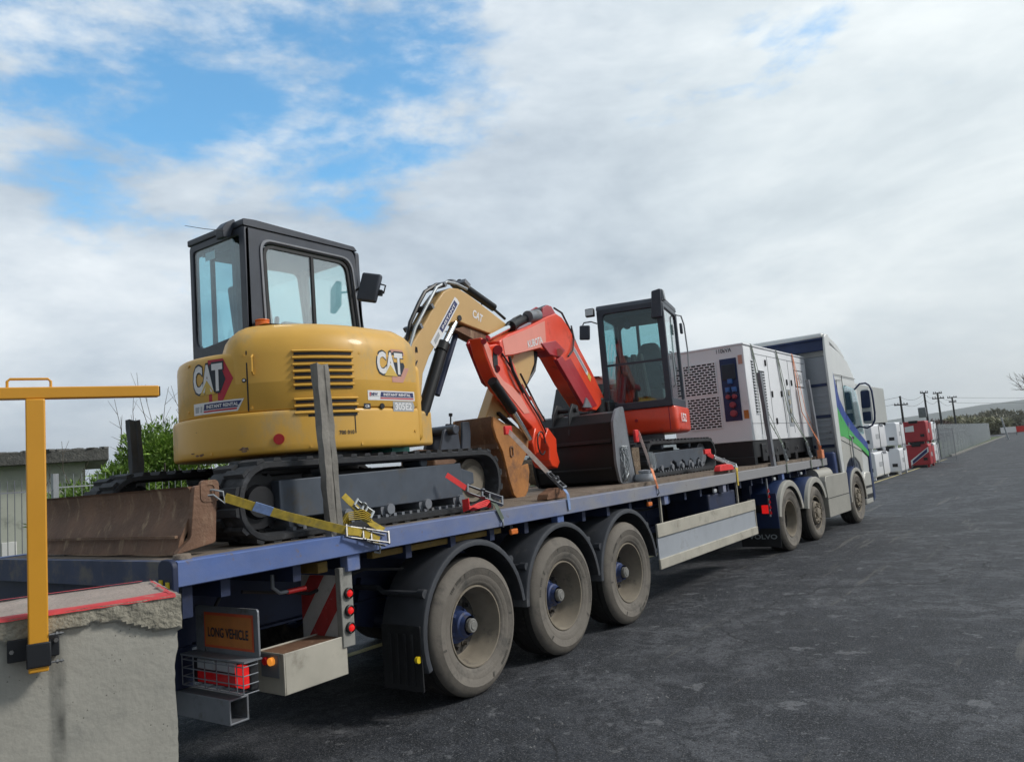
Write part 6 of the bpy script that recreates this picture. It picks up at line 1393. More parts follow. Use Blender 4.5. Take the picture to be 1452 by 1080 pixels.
# ------------------------------------------------------------------ concrete block in the foreground
def atp(px, py, P0, nrm):
    d = _f + _r2*((px-726)/FPX) - _u2*((py-540)/FPX); return CAM + d*((Vector(P0)-CAM).dot(nrm)/d.dot(nrm))
def concrete():
    M = mat('concrete', (.40, .39, .345), .92, var=.14, scale=2.2, dirt=((.32, .318, .285), .4, 5), bump=.15, bscale=50); nt = M.node_tree; L = nt.links.new; b = nt.nodes['Principled BSDF']
    src = [l for l in nt.links if l.to_socket == b.inputs['Base Color']][0].from_socket
    tc = nn(nt, 'ShaderNodeTexCoord'); v = nn(nt, 'ShaderNodeTexVoronoi'); L(tc.outputs['Object'], v.inputs[0]); v.inputs['Scale'].default_value = 55
    n = nn(nt, 'ShaderNodeTexNoise'); L(tc.outputs['Object'], n.inputs[0]); n.inputs['Scale'].default_value = 6
    a = nn(nt, 'ShaderNodeMapRange'); L(v.outputs['Distance'], a.inputs[0]); a.inputs[1].default_value = .10; a.inputs[2].default_value = .16; a.inputs[3].default_value = 1; a.inputs[4].default_value = 0
    c = nn(nt, 'ShaderNodeMapRange'); L(n.outputs['Fac'], c.inputs[0]); c.inputs[1].default_value = .50; c.inputs[2].default_value = .62
    mu = nn(nt, 'ShaderNodeMath', operation='MULTIPLY'); L(a.outputs[0], mu.inputs[0]); L(c.outputs[0], mu.inputs[1])
    mx = nn(nt, 'ShaderNodeMix', data_type='RGBA'); L(mu.outputs[0], mx.inputs[0]); L(src, mx.inputs[6]); mx.inputs[7].default_value = (.10, .105, .09, 1)
    # vertical water stains
    mp = nn(nt, 'ShaderNodeMapping'); L(tc.outputs['Object'], mp.inputs[0]); mp.inputs['Scale'].default_value = (5, 5, .35)
    n2 = nn(nt, 'ShaderNodeTexNoise'); L(mp.outputs[0], n2.inputs[0]); n2.inputs['Scale'].default_value = 1.4; n2.inputs['Detail'].default_value = 6
    st = nn(nt, 'ShaderNodeMapRange', interpolation_type='SMOOTHSTEP'); L(n2.outputs['Fac'], st.inputs[0]); st.inputs[1].default_value = .60; st.inputs[2].default_value = .74; st.inputs[4].default_value = .65
    m2 = nn(nt, 'ShaderNodeMix', data_type='RGBA'); L(st.outputs[0], m2.inputs[0]); L(mx.outputs[2], m2.inputs[6]); m2.inputs[7].default_value = (.12, .125, .115, 1)
    sx = nn(nt, 'ShaderNodeSeparateXYZ'); L(tc.outputs['Object'], sx.inputs[0])
    def M_(op, a_, b_): 
        q = nn(nt, 'ShaderNodeMath', operation=op)
        for i_, v_ in enumerate((a_, b_)):
            if hasattr(v_, 'is_output'): L(v_, q.inputs[i_])
            elif v_ is not None: q.inputs[i_].default_value = v_
        return q.outputs[0]
    n4 = nn(nt, 'ShaderNodeTexNoise'); L(tc.outputs['Object'], n4.inputs[0]); n4.inputs['Scale'].default_value = 7; n4.inputs['Detail'].default_value = 8
    dx = M_('ABSOLUTE', M_('ADD', sx.outputs[0], M_('ADD', .365, M_('MULTIPLY', M_('SUBTRACT', n4.outputs['Fac'], .5), .03))), None)
    s1_ = nn(nt, 'ShaderNodeMapRange', interpolation_type='SMOOTHSTEP'); L(dx, s1_.inputs[0]); s1_.inputs[1].default_value = .020; s1_.inputs[2].default_value = .002
    s2_ = nn(nt, 'ShaderNodeMapRange', interpolation_type='SMOOTHSTEP'); L(n4.outputs['Fac'], s2_.inputs[0]); s2_.inputs[1].default_value = .42; s2_.inputs[2].default_value = .60
    s3_ = nn(nt, 'ShaderNodeMapRange', interpolation_type='SMOOTHSTEP'); L(sx.outputs[2], s3_.inputs[0]); s3_.inputs[1].default_value = 1.26; s3_.inputs[2].default_value = 1.10; s3_.inputs[4].default_value = .75
    m3 = nn(nt, 'ShaderNodeMix', data_type='RGBA'); L(M_('MULTIPLY', s1_.outputs[0], M_('MULTIPLY', s2_.outputs[0], s3_.outputs[0])), m3.inputs[0]); L(m2.outputs[2], m3.inputs[6]); m3.inputs[7].default_value = (.07, .072, .065, 1)
    L(m3.outputs[2], b.inputs['Base Color'])
    return M
MT['concrete'] = concrete()
defm('concrete_lip', (.33, .31, .25), .95, var=.22, scale=20, dirt=((.15, .145, .12), .4, 30), bump=.5, bscale=70)
defm('concrete_top', (.33, .27, .235), .9, var=.15, scale=4, dirt=((.24, .22, .19), .4, 6), bump=.4)
defm('red_edge', (.52, .045, .05), .7, var=.2, scale=8, dirt=((.40, .22, .18), .3, 12))
BO = Vector((2.466, -.711, 0)); be = Vector((.386, .922, 0)).normalized(); bn = Vector((be.y, -be.x, 0))   # bn points to the camera side
if bn.dot(CAM-BO) < 0: bn = -bn
bi = -bn
HB = 1.39
def noise1(x, y=0, z=0): return mno.noise((x, y, z))
def lip_h(x):       # depth of the broken lip below the top edge at distance x left of the corner
    t = -x
    if t < .06: return .125-.2*abs(t-.02)
    if t < .20: return .125-(t-.06)/.14*.070
    return .055+min(.05, (t-.2)*.06)+.010*noise1(t*9, 5)+.003*noise1(t*50, 9)
def block():
    nx, nz = 220, 150; vs = []; fs = []; lipf = []
    W_ = 2.4
    for j in range(nz+1):
        z = HB*(1-(1-j/nz)**1.0)
        for i in range(nx+1):
            x = -W_*(1-i/nx)**1.25 if i < nx else 0.0
            lp = lip_h(x)+.005*noise1(x*22, z*22, 1)+.012*noise1(x*8, 2, 7)
            inl = (HB-z) < lp
            y = (-.020 if inl else 0)+.003*noise1(x*22, z*22, 3)*(1.5 if inl else .12)+.004*noise1(x*3, z*3, 8)
            xe = x+(max(0, 1-(-x)/.06))*(.006*noise1(z*5, 3)+.003*noise1(z*31, 6)-.010*max(0, min(1, (1.20-z)/.05))+(.014 if inl else 0))
            if abs(x+.36) < .012 and HB-z > .16: y += .006*(1-abs(x+.36)/.012)*max(0, noise1(z*4, 12)+.3)   # vertical form joint
            vs.append((xe, y, z-(.004*max(0, noise1(x*12, 3, 3)) if j == nz else 0)))
    for j in range(nz):
        for i in range(nx):
            a = j*(nx+1)+i; fs.append((a, a+1, a+nx+2, a+nx+1)); zc = (vs[a][2]+vs[a+nx+2][2])/2; xc = vs[a][0]; lipf.append(1 if vs[a][1] < -.010 and HB-zc < .2 else 0)
    mb = MB(); mb.add(vs, fs); mb.mi = lipf
    # top, right end, far side: closed body of the same block
    D_ = .60; top = [vs[nz*(nx+1)+i] for i in range(nx+1)]
    mb.mat(2); tv = []; tf = []; m_ = 14
    for k in range(m_+1):
        for p in top: tv.append((p[0]-(.02*k/m_ if p[0] > -.05 else 0), p[1]+(D_-p[1])*k/m_, p[2]-.003*sin(pi*k/m_)+.003*noise1(p[0]*5, k*.7)))
    for k in range(m_):
        for i in range(nx): a = k*(nx+1)+i; tf.append((a, a+nx+1, a+nx+2, a+1))
    mb.add(tv, tf); mb.mat(0)
    right = [vs[j*(nx+1)+nx] for j in range(nz+1)]; rv = right+[(-.02, D_, p[2]) for p in right]; n_ = len(right)
    mb.add(rv, [(j, n_+j, n_+j+1, j+1) for j in range(n_-1)])
    mb.add([(-W_, 0, 0), (-W_, D_, 0), (-W_, D_, HB), (-W_, 0, HB), (-.02, D_, 0), (-.02, D_, HB)], [(0, 1, 2, 3), (1, 4, 5, 2)])
    o = mb.build('concrete_block', ['concrete', 'concrete_lip', 'concrete_top'], None, smooth=60, fix=False)
    o.location = BO; o.rotation_euler = (0, 0, atan2(be.y, be.x))
    # does local +y point away from the camera?
    tag(o, 'big grey concrete block with chipped lip and red painted top edge in the foreground', 'concrete block')
    e = MB(); e.mat(0); N = 90; pts = []
    for i in range(N+1):
        x = -W_+W_*i/N; w = .040+.016*noise1(x*9, 4)+.010*noise1(x*40, 2)+(.06*max(0, 1+x/.35)**2 if x > -.35 else 0)
        pts.append((x, -.018, w))
    vs2 = []
    for x, y, w in pts: vs2 += [(min(x, -.004), -.025+.003*noise1(x*30, 3), HB-.006-.004*noise1(x*40, 8)), (min(x, -.004), -.012, HB+.005), (min(x, -.01), w, HB+.0045)]
    e.add(vs2, [(3*i+k, 3*i+3+k, 3*i+4+k, 3*i+1+k) for i in range(N) for k in range(2)])
    vs3 = []
    for x, y, w in pts: vs3 += [(min(x, -.06), D_-.022-.014*noise1(x*9, 1), HB+.006), (min(x, -.05), D_-.002, HB+.006)]
    e.add(vs3, [(2*i, 2*i+2, 2*i+3, 2*i+1) for i in range(N)])
    vs4 = []
    for k in range(13): t = k/12; vs4 += [(-.026-.016*noise1(t*9, 2)*(1+t), D_*t, HB+.0065), (-.010-.012*t, D_*t, HB+.0065)]
    e.add(vs4, [(2*i, 2*i+2, 2*i+3, 2*i+1) for i in range(12)])
    e.build('painted_edge', 'red_edge', o, smooth=60)
    return o
blk = block()
# ------------------------------------------------------------------ yellow T-shaped post clamped to the block
PP = BO+bn*.045
def lp(P): return Vector(P)
p_top = atp(50, 566, PP, bn); p_bot = atp(50, 952, PP, bn); p_bot = Vector((p_top.x, p_top.y, p_bot.z))
t = thing('post_frame', (p_top.x, p_top.y, 0), 'yellow square tube post with crossbar clamped to the front of the concrete block', 'post frame', rz=atan2(be.y, be.x)); rz_ = atan2(be.y, be.x)
zb_, zt_ = p_bot.z, p_top.z
q = MB(); q.bb(-.029, .029, -.029, .029, zb_, zt_-.001); q.build('upright', 'post_yellow', t, bevel=.005, seg=3)
rgt = atp(225, 562, PP, bn); Lr = (Vector((rgt.x, rgt.y, 0))-Vector((p_top.x, p_top.y, 0))).dot(be)
q = MB(); q.bb(-.9, Lr, -.022, .022, zt_, zt_+.040); cbar = q.build('crossbar', 'post_yellow', t, bevel=.004, seg=3)
q = MB(); q.bb(Lr, Lr+.004, -.018, .018, zt_+.003, zt_+.037); q.build('end_cap', 'bracket', cbar)
h0 = atp(10, 550, PP, bn); h1 = atp(72, 550, PP, bn); a0 = (h0-p_top).dot(be); a1 = (h1-p_top).dot(be)
q = MB(); q.tube([(a0, 0, zt_+.035), (a0, 0, zt_+.062), (a0+.008, 0, zt_+.070), (a1-.008, 0, zt_+.070), (a1, 0, zt_+.062), (a1, 0, zt_+.035)], .0045, 8); q.build('handle', 'post_yellow', t)
zc = atp(45, 923, PP, bn).z; q = MB(); q.bb(-.088, .060, .018, .040, zc-.030, zc+.042); q.bb(-.034, .036, -.036, .018, zc-.050, zc+.028); br = q.build('clamp', 'bracket', t, bevel=.004)
q = MB()
for dz in (.048, -.040):
    q.cyl((.030, -.03, zc+dz), (.072, -.03, zc+dz), .0035, 8); q.cyl((.050, -.03, zc+dz), (.056, -.03, zc+dz), .008, 6); q.cyl((.062, -.03, zc+dz), (.066, -.03, zc+dz), .006, 6)
q.cyl((-.075, .018, zc+.005), (-.075, .008, zc+.005), .007, 6); q.cyl((.05, .018, zc+.022), (.05, .006, zc+.022), .007, 6)
q.build('bolt', 'steel', br)
# ------------------------------------------------------------------ right background: stacks, box trailer, fence, poles
defm('tank_red', (.42, .035, .045), .5, var=.1, scale=2, dirt=((.5, .2, .18), .15, 4))
defm('box_grey', (.42, .44, .43), .6, var=.05, scale=.6, dirt=((.36, .37, .36), .3, 1.2))
def unit(name, P, wx, wy, h, m_, label, group, cat, face=None, sx=1):
    """a cube-shaped site tank: P = near right corner on the ground side; extends to -x and +y"""
    t = thing(name, P, label, cat, group)
    b = MB(); b.prism([(-wx, .12), (-.04, .12), (0, .20), (0, h-.10), (-.06, h-.02), (-wx, h-.02)], 0, wy, 'y'); o = b.build('shell', m_, t, bevel=.03)
    for x in (-wx+.05, -.12):
        for y in (.06, wy-.14): b = MB(); b.bb(x-.05, x+.05, y, y+.10, 0, .13); b.build('foot', m_ if m_ != 'tank_red' else 'red_dark', t, bevel=.01)
    b = MB(); b.bb(.001, .008, wy*.25, wy*.48, h*.45, h*.62); b.build('panel', 'decal_grey', t); b = MB(); b.bb(-wx*.30, -wx*.12, -.012, -.001, h*.3, h*.42); b.build('panel', 'black', t); b = MB(); b.bb(-wx*.75, -wx*.35, -.05, .3, h*.90, h+.01); b.build('hatch', 'black', t, bevel=.02); b = MB(); b.bb(-.02, .012, wy*.60, wy*.85, h*.88, h*.98); b.build('hatch', 'grey_steel', t, bevel=.01)
    b = MB(); b.bb(-wx*.8, -wx*.2, .0, .3, .0, .10); b.build('fork_pocket', 'black', t)
    b = MB(); b.bb(.001, .010, wy*.5, wy*.53, h*.05, h*.95); b.build('door_seam', 'decal_dark', t)
    return t
def stackpos(px, py): return at(px, py, 'z', 0.0)
GS = 'stacked site tanks beside the road'
c = stackpos(1245, 681); e = stackpos(1269, 674); y2 = e.y
H1 = at(1240, 600, 'y', c.y).z/2
for k in range(2): unit('site_tank', Vector((c.x, c.y, k*H1)), 1.0, y2-c.y-.4, H1, 'white', ('lower' if k == 0 else 'upper')+' white tank of the stack next to the lorry cab', GS, 'tank')
c = stackpos(1280, 672.5); e = stackpos(1295, 668.5)
H2 = at(1275, 597, 'y', c.y).z/2
for k in range(2): unit('site_tank', Vector((c.x, c.y, k*H2)), 1.15, e.y-c.y-.3, H2, 'white', ('lower' if k == 0 else 'upper')+' white tank of the stack touching the red ones', GS, 'tank')
c = stackpos(1321, 662); e = stackpos(1329, 659); wl = c.x-at(1289, 665, 'y', c.y).x
H3 = at(1314, 595, 'y', c.y).z/2
for k in range(2):
    t = unit('site_tank', Vector((c.x, c.y, k*H3)), wl, e.y-c.y-.4, H3, 'tank_red', ('lower red tank with a white banner under another red tank' if k == 0 else 'upper red tank resting on a red tank with white banner'), GS, 'tank')
    q = MB(); fn = planefn((-wl*.45, -.002, H3*.5), (1, 0, .0), (0, 0, 1))
    if k == 0:
        s_ = .42*wl; q.mat(0); quad(q, [(-s_, -.45), (s_, .18), (s_, .42), (-s_, -.20)], fn, .006); q.mat(1); quad(q, [(-s_*.8, -.37), (s_*.85, .17), (s_*.85, .34), (-s_*.8, -.22)], fn, .012)
    else:
        q.mat(0); quad(q, [(-wl*.5, .05), (-wl*.1, .05), (-wl*.1, .35), (-wl*.5, .30)], fn, .006)
    q.build('banner', ['decal_white', 'decal_navy'], t, smooth=0)
c = stackpos(1331, 658)
for k in range(2): unit('site_tank', Vector((c.x-.2, c.y+.6, k*H3*.98)), 1.4, 2.0, H3*.98, 'white', ('lower' if k == 0 else 'upper')+' white tank half hidden behind the red tanks', GS, 'tank')
# white box trailer
P = at(1209, 600, 'y', 43); zt2 = at(1209, 541, 'y', 43).z; yf_ = at(1259, 600, 'x', P.x).y-43; Pl = P+Vector((-.5, 0, 0))
t = thing('box_trailer', (P.x, 43, 0), 'tall plain white box trailer parked behind the stacked tanks', 'trailer')
b = MB(); b.bb(Pl.x-P.x-2, 0, 0, yf_, 1.0, zt2); b.build('box_body', 'box_grey', t, bevel=.04)
b = MB(); b.bb(Pl.x-P.x-2.02, .02, -.02, .02, zt2-.12, zt2-.02); b.bb(-.04, .03, -.03, .03, 1.0, zt2); b.build('corner_rail', 'grey_panel', t)
b = MB(); b.bb(-2.2, -.2, .2, .5, .45, 1.0); b.build('underframe', 'black', t)
for x in (-2.1, -.3): b = MB(); b.cyl((x-.15, 1.5, .5), (x+.15, 1.5, .5), .5, 24); b.build('wheel', 'tread', t)
# chain of palisade fencing
fl0 = at(1330, 655, 'z', 0); y = 50.0; X0 = -1.35
t = thing('palisade_fence', (X0, 52, 0), 'long grey steel palisade fence along the left side of the road', 'fence')
b = MB(); n = 0
yy = 0.0
while yy < 64: b.box((-.028*yy, yy, 1.05), (.004, .055, 2.1+.1*((int(yy*9)) % 2))); yy += .155
b.build('pale', 'galv', t, smooth=0)
b = MB(); 
for z in (.5, 1.6): b.beam((-.03, 0, z), (-.03-.028*64, 64, z), .04, .06)
for k in range(24): b.bb(-.12-.028*2.75*k, -.04-.028*2.75*k, 2.75*k, 2.75*k+.08, 0, 2.05)
b.build('rail', 'grey_steel', t)
# mesh barrier panel by the tanks
t = thing('mesh_barrier', (.25, 43.6, 0), 'free standing wire mesh barrier panel at the road edge past the red tanks', 'barrier')
A = at(1333, 655, 'y', 43.6); B = at(1355, 650, 'y', 43.6); t.location = (A.x, 43.6, 0); w_ = B.x-A.x
b = MB(); b.tube([(0, 0, .05), (0, 0, 1.85), (w_, .4, 1.85), (w_, .4, .05), (0, 0, .05)], .022, 8); b.build('frame', 'galv', t)
b = MB()
for k in range(1, 16): b.cyl((w_*k/16, .4*k/16, .05), (w_*k/16, .4*k/16, 1.85), .006, 5)
for k in range(1, 12): b.cyl((0, 0, .05+.15*k), (w_, .4, .05+.15*k), .006, 5)
b.build('wire_mesh', 'galv', t)
# poles
POLES = []
def pole(px, py, pb, dist, arms, label, box=False):
    g_ = atp(px, 615, CAM+_f*dist, _f); top = atp(px, py, CAM+_f*dist, _f)
    base = atp(pb, 620, CAM+_f*dist, _f); t = thing('utility_pole', (base.x, base.y, 0), label, 'pole', 'wooden utility poles beyond the tanks')
    H = top.z; b = MB(); b.cyl((0, 0, 0), (0, 0, H), .17, 10, .11); b.build('mast', 'black', t)
    d_ = Vector((cos(YAW), sin(YAW), 0)); b = MB()
    for z, w in arms: b.beam(-d_*w+Vector((0, 0, H-z)), d_*w+Vector((0, 0, H-z)), .12, .14)
    for z, w in arms:
        for s_ in (-1, -.5, .5, 1): b.cyl(d_*w*s_*.9+Vector((0, 0, H-z)), d_*w*s_*.9+Vector((0, 0, H-z+.25)), .05, 6)
    b.build('crossarm', 'black', t)
    POLES.append(Vector((base.x, base.y, H-.1)))
    if box: b = MB(); b.box(Vector((0, 0, H-2.6))-d_*.55, (.9, .9, 1.3)); b.build('transformer', 'grey_steel', t, bevel=.08)
pole(1277, 561, 1284, 95, [(1.1, .85)], 'leftmost wooden pole with one crossarm just above the white tanks')
pole(1309, 556, 1319, 100, [(.05, .5)], 'pole carrying a grey transformer box above the red tanks', True)
pole(1331, 556, 1338, 105, [(.1, .6), (.8, .8)], 'tallest pole with two crossarms right of the transformer pole')
pole(1353, 562, 1358, 115, [(.1, .7), (.75, .55)], 'rightmost wooden pole with two short crossarms above the hedge')
w = MB(); PW = [POLES[0]+Vector((-60, 20, -3))]+POLES+[POLES[-1]+Vector((25, 60, 0))]
for dz in (0, -.8):
    for a, b_ in zip(PW[:-1], PW[1:]):
        w.tube([a.lerp(b_, i/8)+Vector((0, 0, dz-1.6*(i/8)*(1-i/8)*4*.4)) for i in range(9)], .018, 4)
tag(w.build('overhead_wire', 'black'), 'thin overhead wires strung between the wooden poles', 'wires')
# ---- foliage
def leaf_mat(name, c1, c2):
    M = bpy.data.materials.new(name); M.use_nodes = True; nt = M.node_tree; L = nt.links.new; b = nt.nodes['Principled BSDF']
    tc = nn(nt, 'ShaderNodeTexCoord'); n = nn(nt, 'ShaderNodeTexNoise'); L(tc.outputs['Object'], n.inputs[0]); n.inputs['Scale'].default_value = 2.2; n.inputs['Detail'].default_value = 6
    r = nn(nt, 'ShaderNodeValToRGB'); L(n.outputs['Fac'], r.inputs[0]); r.color_ramp.elements[0].position = .32; r.color_ramp.elements[0].color = (*c1, 1); r.color_ramp.elements[1].position = .68; r.color_ramp.elements[1].color = (*c2, 1)
    L(r.outputs[0], b.inputs['Base Color']); b.inputs['Roughness'].default_value = .6; b.inputs['Subsurface Weight'].default_value = 0
    return M
MT['leaf_conifer'] = leaf_mat('leaf_conifer', (.06, .13, .015), (.22, .36, .05))
MT['leaf_hedge_hazed'] = leaf_mat('leaf_hedge_hazed', (.16, .16, .125), (.29, .28, .21))  # far trees paled, distance haze put into the leaf colour
MT['leaf_willow_hazed'] = leaf_mat('leaf_willow_hazed', (.21, .21, .13), (.36, .35, .23))  # paled for distance haze as well
MT['leaf_red'] = leaf_mat('leaf_red', (.11, .08, .07), (.20, .13, .10))
defm('bark', (.09, .075, .06), .9, var=.3, scale=5)
def sprays(mb, rnd, c, rad, n, ln, wd, up=.5, taper=True):
    for _ in range(n):
        while True:
            p = Vector((rnd.uniform(-1, 1), rnd.uniform(-1, 1), rnd.uniform(-1, 1)))
            if p.length < 1 and p.length > .25*rnd.random(): break
        o = Vector((p.x*rad[0], p.y*rad[1], p.z*rad[2]))
        d = Vector((p.x+rnd.gauss(0, .5), p.y+rnd.gauss(0, .5), p.z*.5+up+rnd.gauss(0, .4))).normalized()
        s = d.cross(Vector((rnd.gauss(0, 1), rnd.gauss(0, 1), rnd.gauss(0, 1)))).normalized(); l = ln*rnd.uniform(.5, 1.3); w = wd*rnd.uniform(.6, 1.3)
        a = Vector(c)+o; mb.add([a-s*w*.3, a+d*l*.5-s*w*.5, a+d*l, a+d*l*.5+s*w*.5], [(0, 1, 2, 3)])
def bush(P, rad, label, matn, n=2600, ln=.16, wd=.03, lobes=9, seed=1, cat='bush', name='bush', twigs=0, group=None):
    rnd = random.Random(seed); t = thing(name, P, label, cat, group)
    tr = MB(); 
    for k in range(7):
        a = 2*pi*k/7; tr.tube([(0, 0, 0), (.25*rad[0]*cos(a), .25*rad[1]*sin(a), rad[2]*.6), (.6*rad[0]*cos(a+.3), .6*rad[1]*sin(a+.3), rad[2]*1.3)], .03*max(1, rad[2]), 6, r2=.008*max(1, rad[2]))
    tr.build('trunk', 'bark', t)
    f = MB()
    for k in range(lobes):
        a = rnd.uniform(0, 2*pi); r_ = rnd.uniform(.1, .72); c_ = (rad[0]*r_*cos(a), rad[1]*r_*sin(a), rad[2]*rnd.uniform(.5, 1.45)*(1.15-.5*r_)); q = rnd.uniform(.28, .5)
        sprays(f, rnd, c_, (rad[0]*q, rad[1]*q, rad[2]*q), n//lobes, ln, wd)
    f.build('foliage', matn, t, smooth=0, fix=False)
    if twigs:
        for k in range(twigs):
            w = MB(); a = rnd.uniform(0, 2*pi); b_ = Vector((rad[0]*.6*cos(a), rad[1]*.6*sin(a), rad[2]*1.2)); h = rnd.uniform(.5, 1.2)*rad[2]; d = Vector((rnd.gauss(0, .18), rnd.gauss(0, .18), 1))
            pts = [b_+d*h*i/5+Vector((rnd.gauss(0, .02), rnd.gauss(0, .02), 0)) for i in range(6)]; w.tube(pts, .010, 5, r2=.003)
            for j in (2, 3, 4):
                e_ = Vector((rnd.gauss(0, .6), rnd.gauss(0, .6), .8)).normalized()*h*.22; w.tube([pts[j], pts[j]+e_*.5, pts[j]+e_], .004, 4, r2=.002)
            w.build('bare_twig', 'bark', t)
    return t
GH = 'hedge trees at the far end of the road'
for i, (px, dist, w, h, m_, lab) in enumerate([(1362, 150, 4.5, 4.4, 'leaf_willow_hazed', 'pale yellowish shrub at the left end of the far hedge behind the rightmost pole'), (1388, 160, 6.5, 4.6, 'leaf_hedge_hazed', 'broad brownish tree behind the middle of the palisade fence'), (1421, 165, 7.0, 6.0, 'leaf_hedge_hazed', 'tallest rounded tree near the far end of the road'),
        (1447, 170, 5, 3.6, 'leaf_hedge_hazed', 'low dark tree at the right edge of the far hedge'), (1327, 130, 2.6, 3.4, 'leaf_red', 'small reddish brown tree peeping over the fence behind the red tanks'), (1405, 150, 4, 3.4, 'leaf_willow_hazed', 'low pale bush between the two brownish hedge trees')]):
    g_ = atp(px, 616, CAM+_f*dist, _f); bush((g_.x, g_.y, 0), (w, w, h/2), lab, m_, 5200, .9, .32, 16, 20+i, 'tree', 'hedge_tree', 0, GH)
# bare tree at the right edge
g_ = atp(1484, 612, CAM+_f*70, _f); t = thing('bare_tree', (g_.x, g_.y, 0), 'leafless tree whose thin branches reach in from the right edge', 'tree'); rnd = random.Random(4); w = MB()
w.tube([(0, 0, 0), (.1, 0, 2), (0, .1, 4)], .16, 8, r2=.09)
def br(mb, p, d, l, r, dep):
    q = p+d*l; mb.tube([p, p+d*l*.5+Vector((rnd.gauss(0, .03), rnd.gauss(0, .03), 0))*l, q], r, 5, r2=r*.55)
    if dep: 
        for _ in range(3): br(mb, p+d*l*rnd.uniform(.5, 1), (d+Vector((rnd.gauss(0, .45), rnd.gauss(0, .45), rnd.gauss(.1, .25)))).normalized(), l*.68, r*.55, dep-1)
for k in range(7): a = 2*pi*k/7; br(w, Vector((0, .05, 2.5+.25*k)), Vector((cos(a)*.7, sin(a)*.7, .9)).normalized(), 1.8, .06, 3)
w.build('branches', 'bark', t)
# sign board and slanting post at the far end
g_ = atp(1441, 611, CAM+_f*120, _f); t = thing('road_barrier', (g_.x, g_.y, 0), 'distant red and white barrier board at the right edge of the road end', 'barrier'); d_ = Vector((cos(YAW), sin(YAW), 0))
b = MB(); b.beam(-d_*2.4+Vector((0, 0, .9)), d_*0+Vector((0, 0, .9)), .1, .9); b.build('white_board', 'decal_white', t); b = MB(); b.beam(d_*.02+Vector((0, 0, .9)), d_*2.6+Vector((0, 0, .9)), .1, .9); b.build('red_board', 'red', t); b = MB(); b.bb(-.05, .05, -.05, .05, 0, .5); b.build('leg', 'grey_steel', t)
g_ = atp(1430, 621, CAM+_f*90, _f); q = MB(); q.cyl((0, 0, 0), (-.5*cos(YAW), -.5*sin(YAW), 2.6), .09, 8); tag(q.build('slanting_post', 'decal_grey', None, loc=(g_.x, g_.y, 0)), 'pale slanting post at the far end of the palisade fence', 'post')
# ------------------------------------------------------------------ left background: flat roofed hut, fence, conifer bush
HY = 12.0
hr = at(154, 632, 'y', HY); hd = 18.0
def cdp(px, py, d): return CAM+(_f+_r2*((px-726)/FPX)-_u2*((py-540)/FPX))*d
R0 = cdp(154, 634, 15.5); R1 = cdp(0, 637, 14.6); ed = (Vector((R1.x, R1.y, 0))-Vector((R0.x, R0.y, 0))).normalized()
defm('gravel', (.12, .12, .115), .95, var=.4, scale=9, bump=.5)
t = thing('concrete_hut', (R0.x, R0.y, 0), 'low rendered hut with a thick flat concrete roof behind the mesh fence', 'hut', rz=atan2(-ed.y, -ed.x)); ZH = R0.z
th = (ZH-cdp(154, 652, 15.5).z)
b = MB(); N = 60; vs = []; 
b.bb(-9, 0, 0, 5, ZH-th, ZH); rf_ = b.build('roof', None or mat('roof_slab', (.10, .10, .095), .95, var=.3, scale=6, dirt=((.22, .21, .19), .3, 14), bump=1.0, bscale=25), t, bevel=.02)
b = MB(); rnd = random.Random(2)
for k in range(160): x = rnd.uniform(-6, -.05); b.box((x, rnd.uniform(.02, .4), ZH+.005), (rnd.uniform(.05, .16), .1, rnd.uniform(.015, .04)), (0, 0, rnd.random()))
b.build('roof_gravel', 'gravel', rf_)
b = MB(); b.bb(-9, -.42, .35, 4.7, 0, ZH-th+.001); b.build('wall', mat('render', (.50, .52, .46), .9, var=.08, scale=1.2, dirt=((.24, .25, .22), .35, 2.5), bump=.2), t)
b = MB(); sc_ = cdp(14, 781, 14.9); L_ = (Vector((sc_.x, sc_.y, 0))-Vector((R0.x, R0.y, 0))).dot(-ed); b.bb(L_-.12, L_+.12, .335, .35, sc_.z-.18, sc_.z+.18); b.build('meter_box', 'decal_white', t, bevel=.01)
defm('railing_grey', (.26, .29, .30), .6, var=.1)
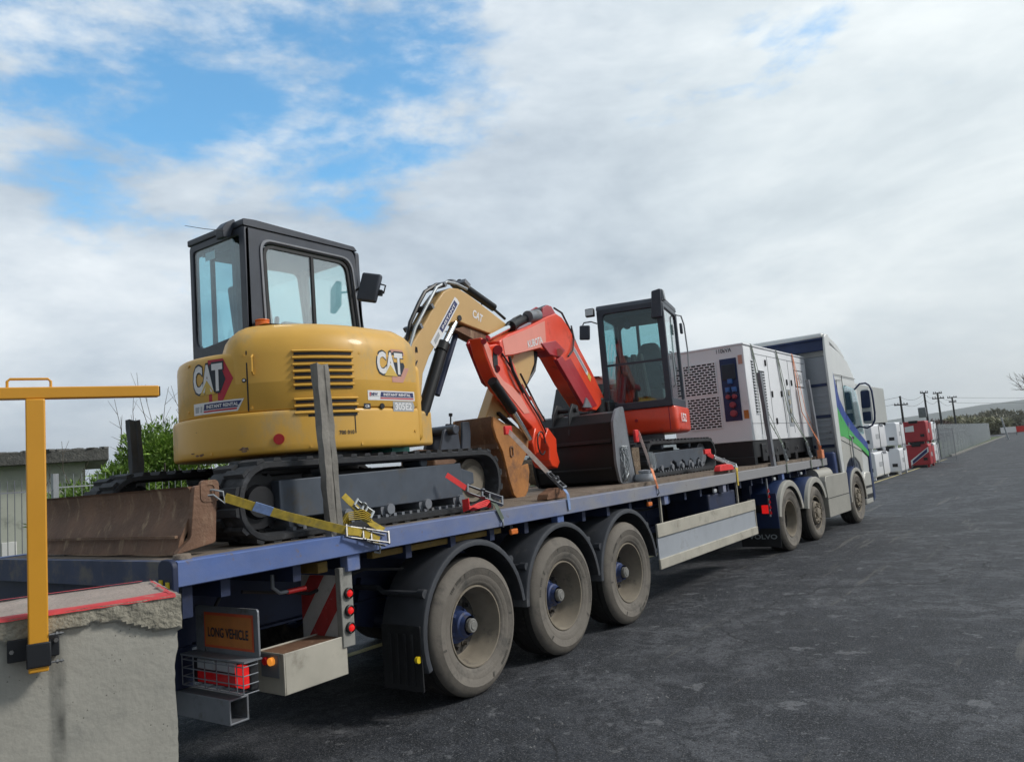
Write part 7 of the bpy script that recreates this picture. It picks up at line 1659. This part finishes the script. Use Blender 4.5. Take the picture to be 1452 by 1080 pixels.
# fence: left part of thin rods, right part of mesh
def rodfence(pa, pb, da, db, ztop, n, m_, label, post=True, crown=.14, rails=(.0, -1.0)):
    A = cdp(pa, 700, da); B = cdp(pb, 700, db); A.z = B.z = 0; t = thing('railing', A, label, 'fence', 'fencing in front of the hut'); d = B-A
    b = MB()
    for k in range(n+1): p = d*k/n; b.cyl(p, p+Vector((0, 0, ztop+crown)), .005, 6)
    b.build('bar', m_, t)
    b = MB()
    for z in rails: b.beam(Vector((0, 0, ztop+z)), d+Vector((0, 0, ztop+z)), .010, .016)
    b.build('rail', m_, t)
    if post: b = MB(); b.bb(-.032+d.x, .032+d.x, -.032+d.y, .032+d.y, 0, ztop+.20); b.build('post', 'galv', t)
rodfence(-80, 78, 8.0, 9.4, 1.90, 15, 'grey_steel', 'dark thin bar railing left of the galvanised fence post')
rodfence(80, 330, 9.4, 12.2, 1.93, 26, 'railing_grey', 'pale bar railing in front of the green conifer bush', True, .16, (.0, -.35))
# conifer bushes
GB = 'green conifers behind the railing'
P = cdp(160, 700, 12.4); bush((P.x, P.y, 0), (1.15, 1.0, 1.30), 'rounded green conifer left of the dark stake', 'leaf_conifer', 56000, .10, .030, 40, 5, 'bush', 'conifer_bush', 6, GB)
P = cdp(240, 700, 13.0); bush((P.x, P.y, 0), (1.1, 1.1, 1.72), 'tallest green conifer with bare twigs right of the dark stake', 'leaf_conifer', 66000, .10, .030, 46, 6, 'bush', 'conifer_bush', 16, GB)
P = cdp(330, 700, 13.6); bush((P.x, P.y, 0), (1.5, 1.3, 1.22), 'low green conifer seen under the yellow digger', 'leaf_conifer', 36000, .10, .028, 26, 7, 'bush', 'conifer_bush', 0, GB)
P = cdp(95, 720, 11.6); bush((P.x, P.y, 0), (.7, .7, 1.15), 'small sparse conifer by the galvanised fence post', 'leaf_conifer', 9000, .10, .026, 14, 9, 'bush', 'conifer_bush', 4, GB)
# ------------------------------------------------------------------ air
M = bpy.data.materials.new('haze'); M.use_nodes = True; nt = M.node_tree; nt.nodes.clear()
v = nn(nt, 'ShaderNodeVolumePrincipled'); v.inputs['Color'].default_value = (.95, .975, 1, 1); v.inputs['Density'].default_value = .00024; v.inputs['Anisotropy'].default_value = .65
o = nn(nt, 'ShaderNodeOutputMaterial'); nt.links.new(v.outputs[0], o.inputs['Volume']); MT['haze'] = M
h = MB(); h.bb(-4600, 3900, -600, 4900, -1.6, 230); tag(h.build('haze', 'haze', smooth=0), kind='stuff')
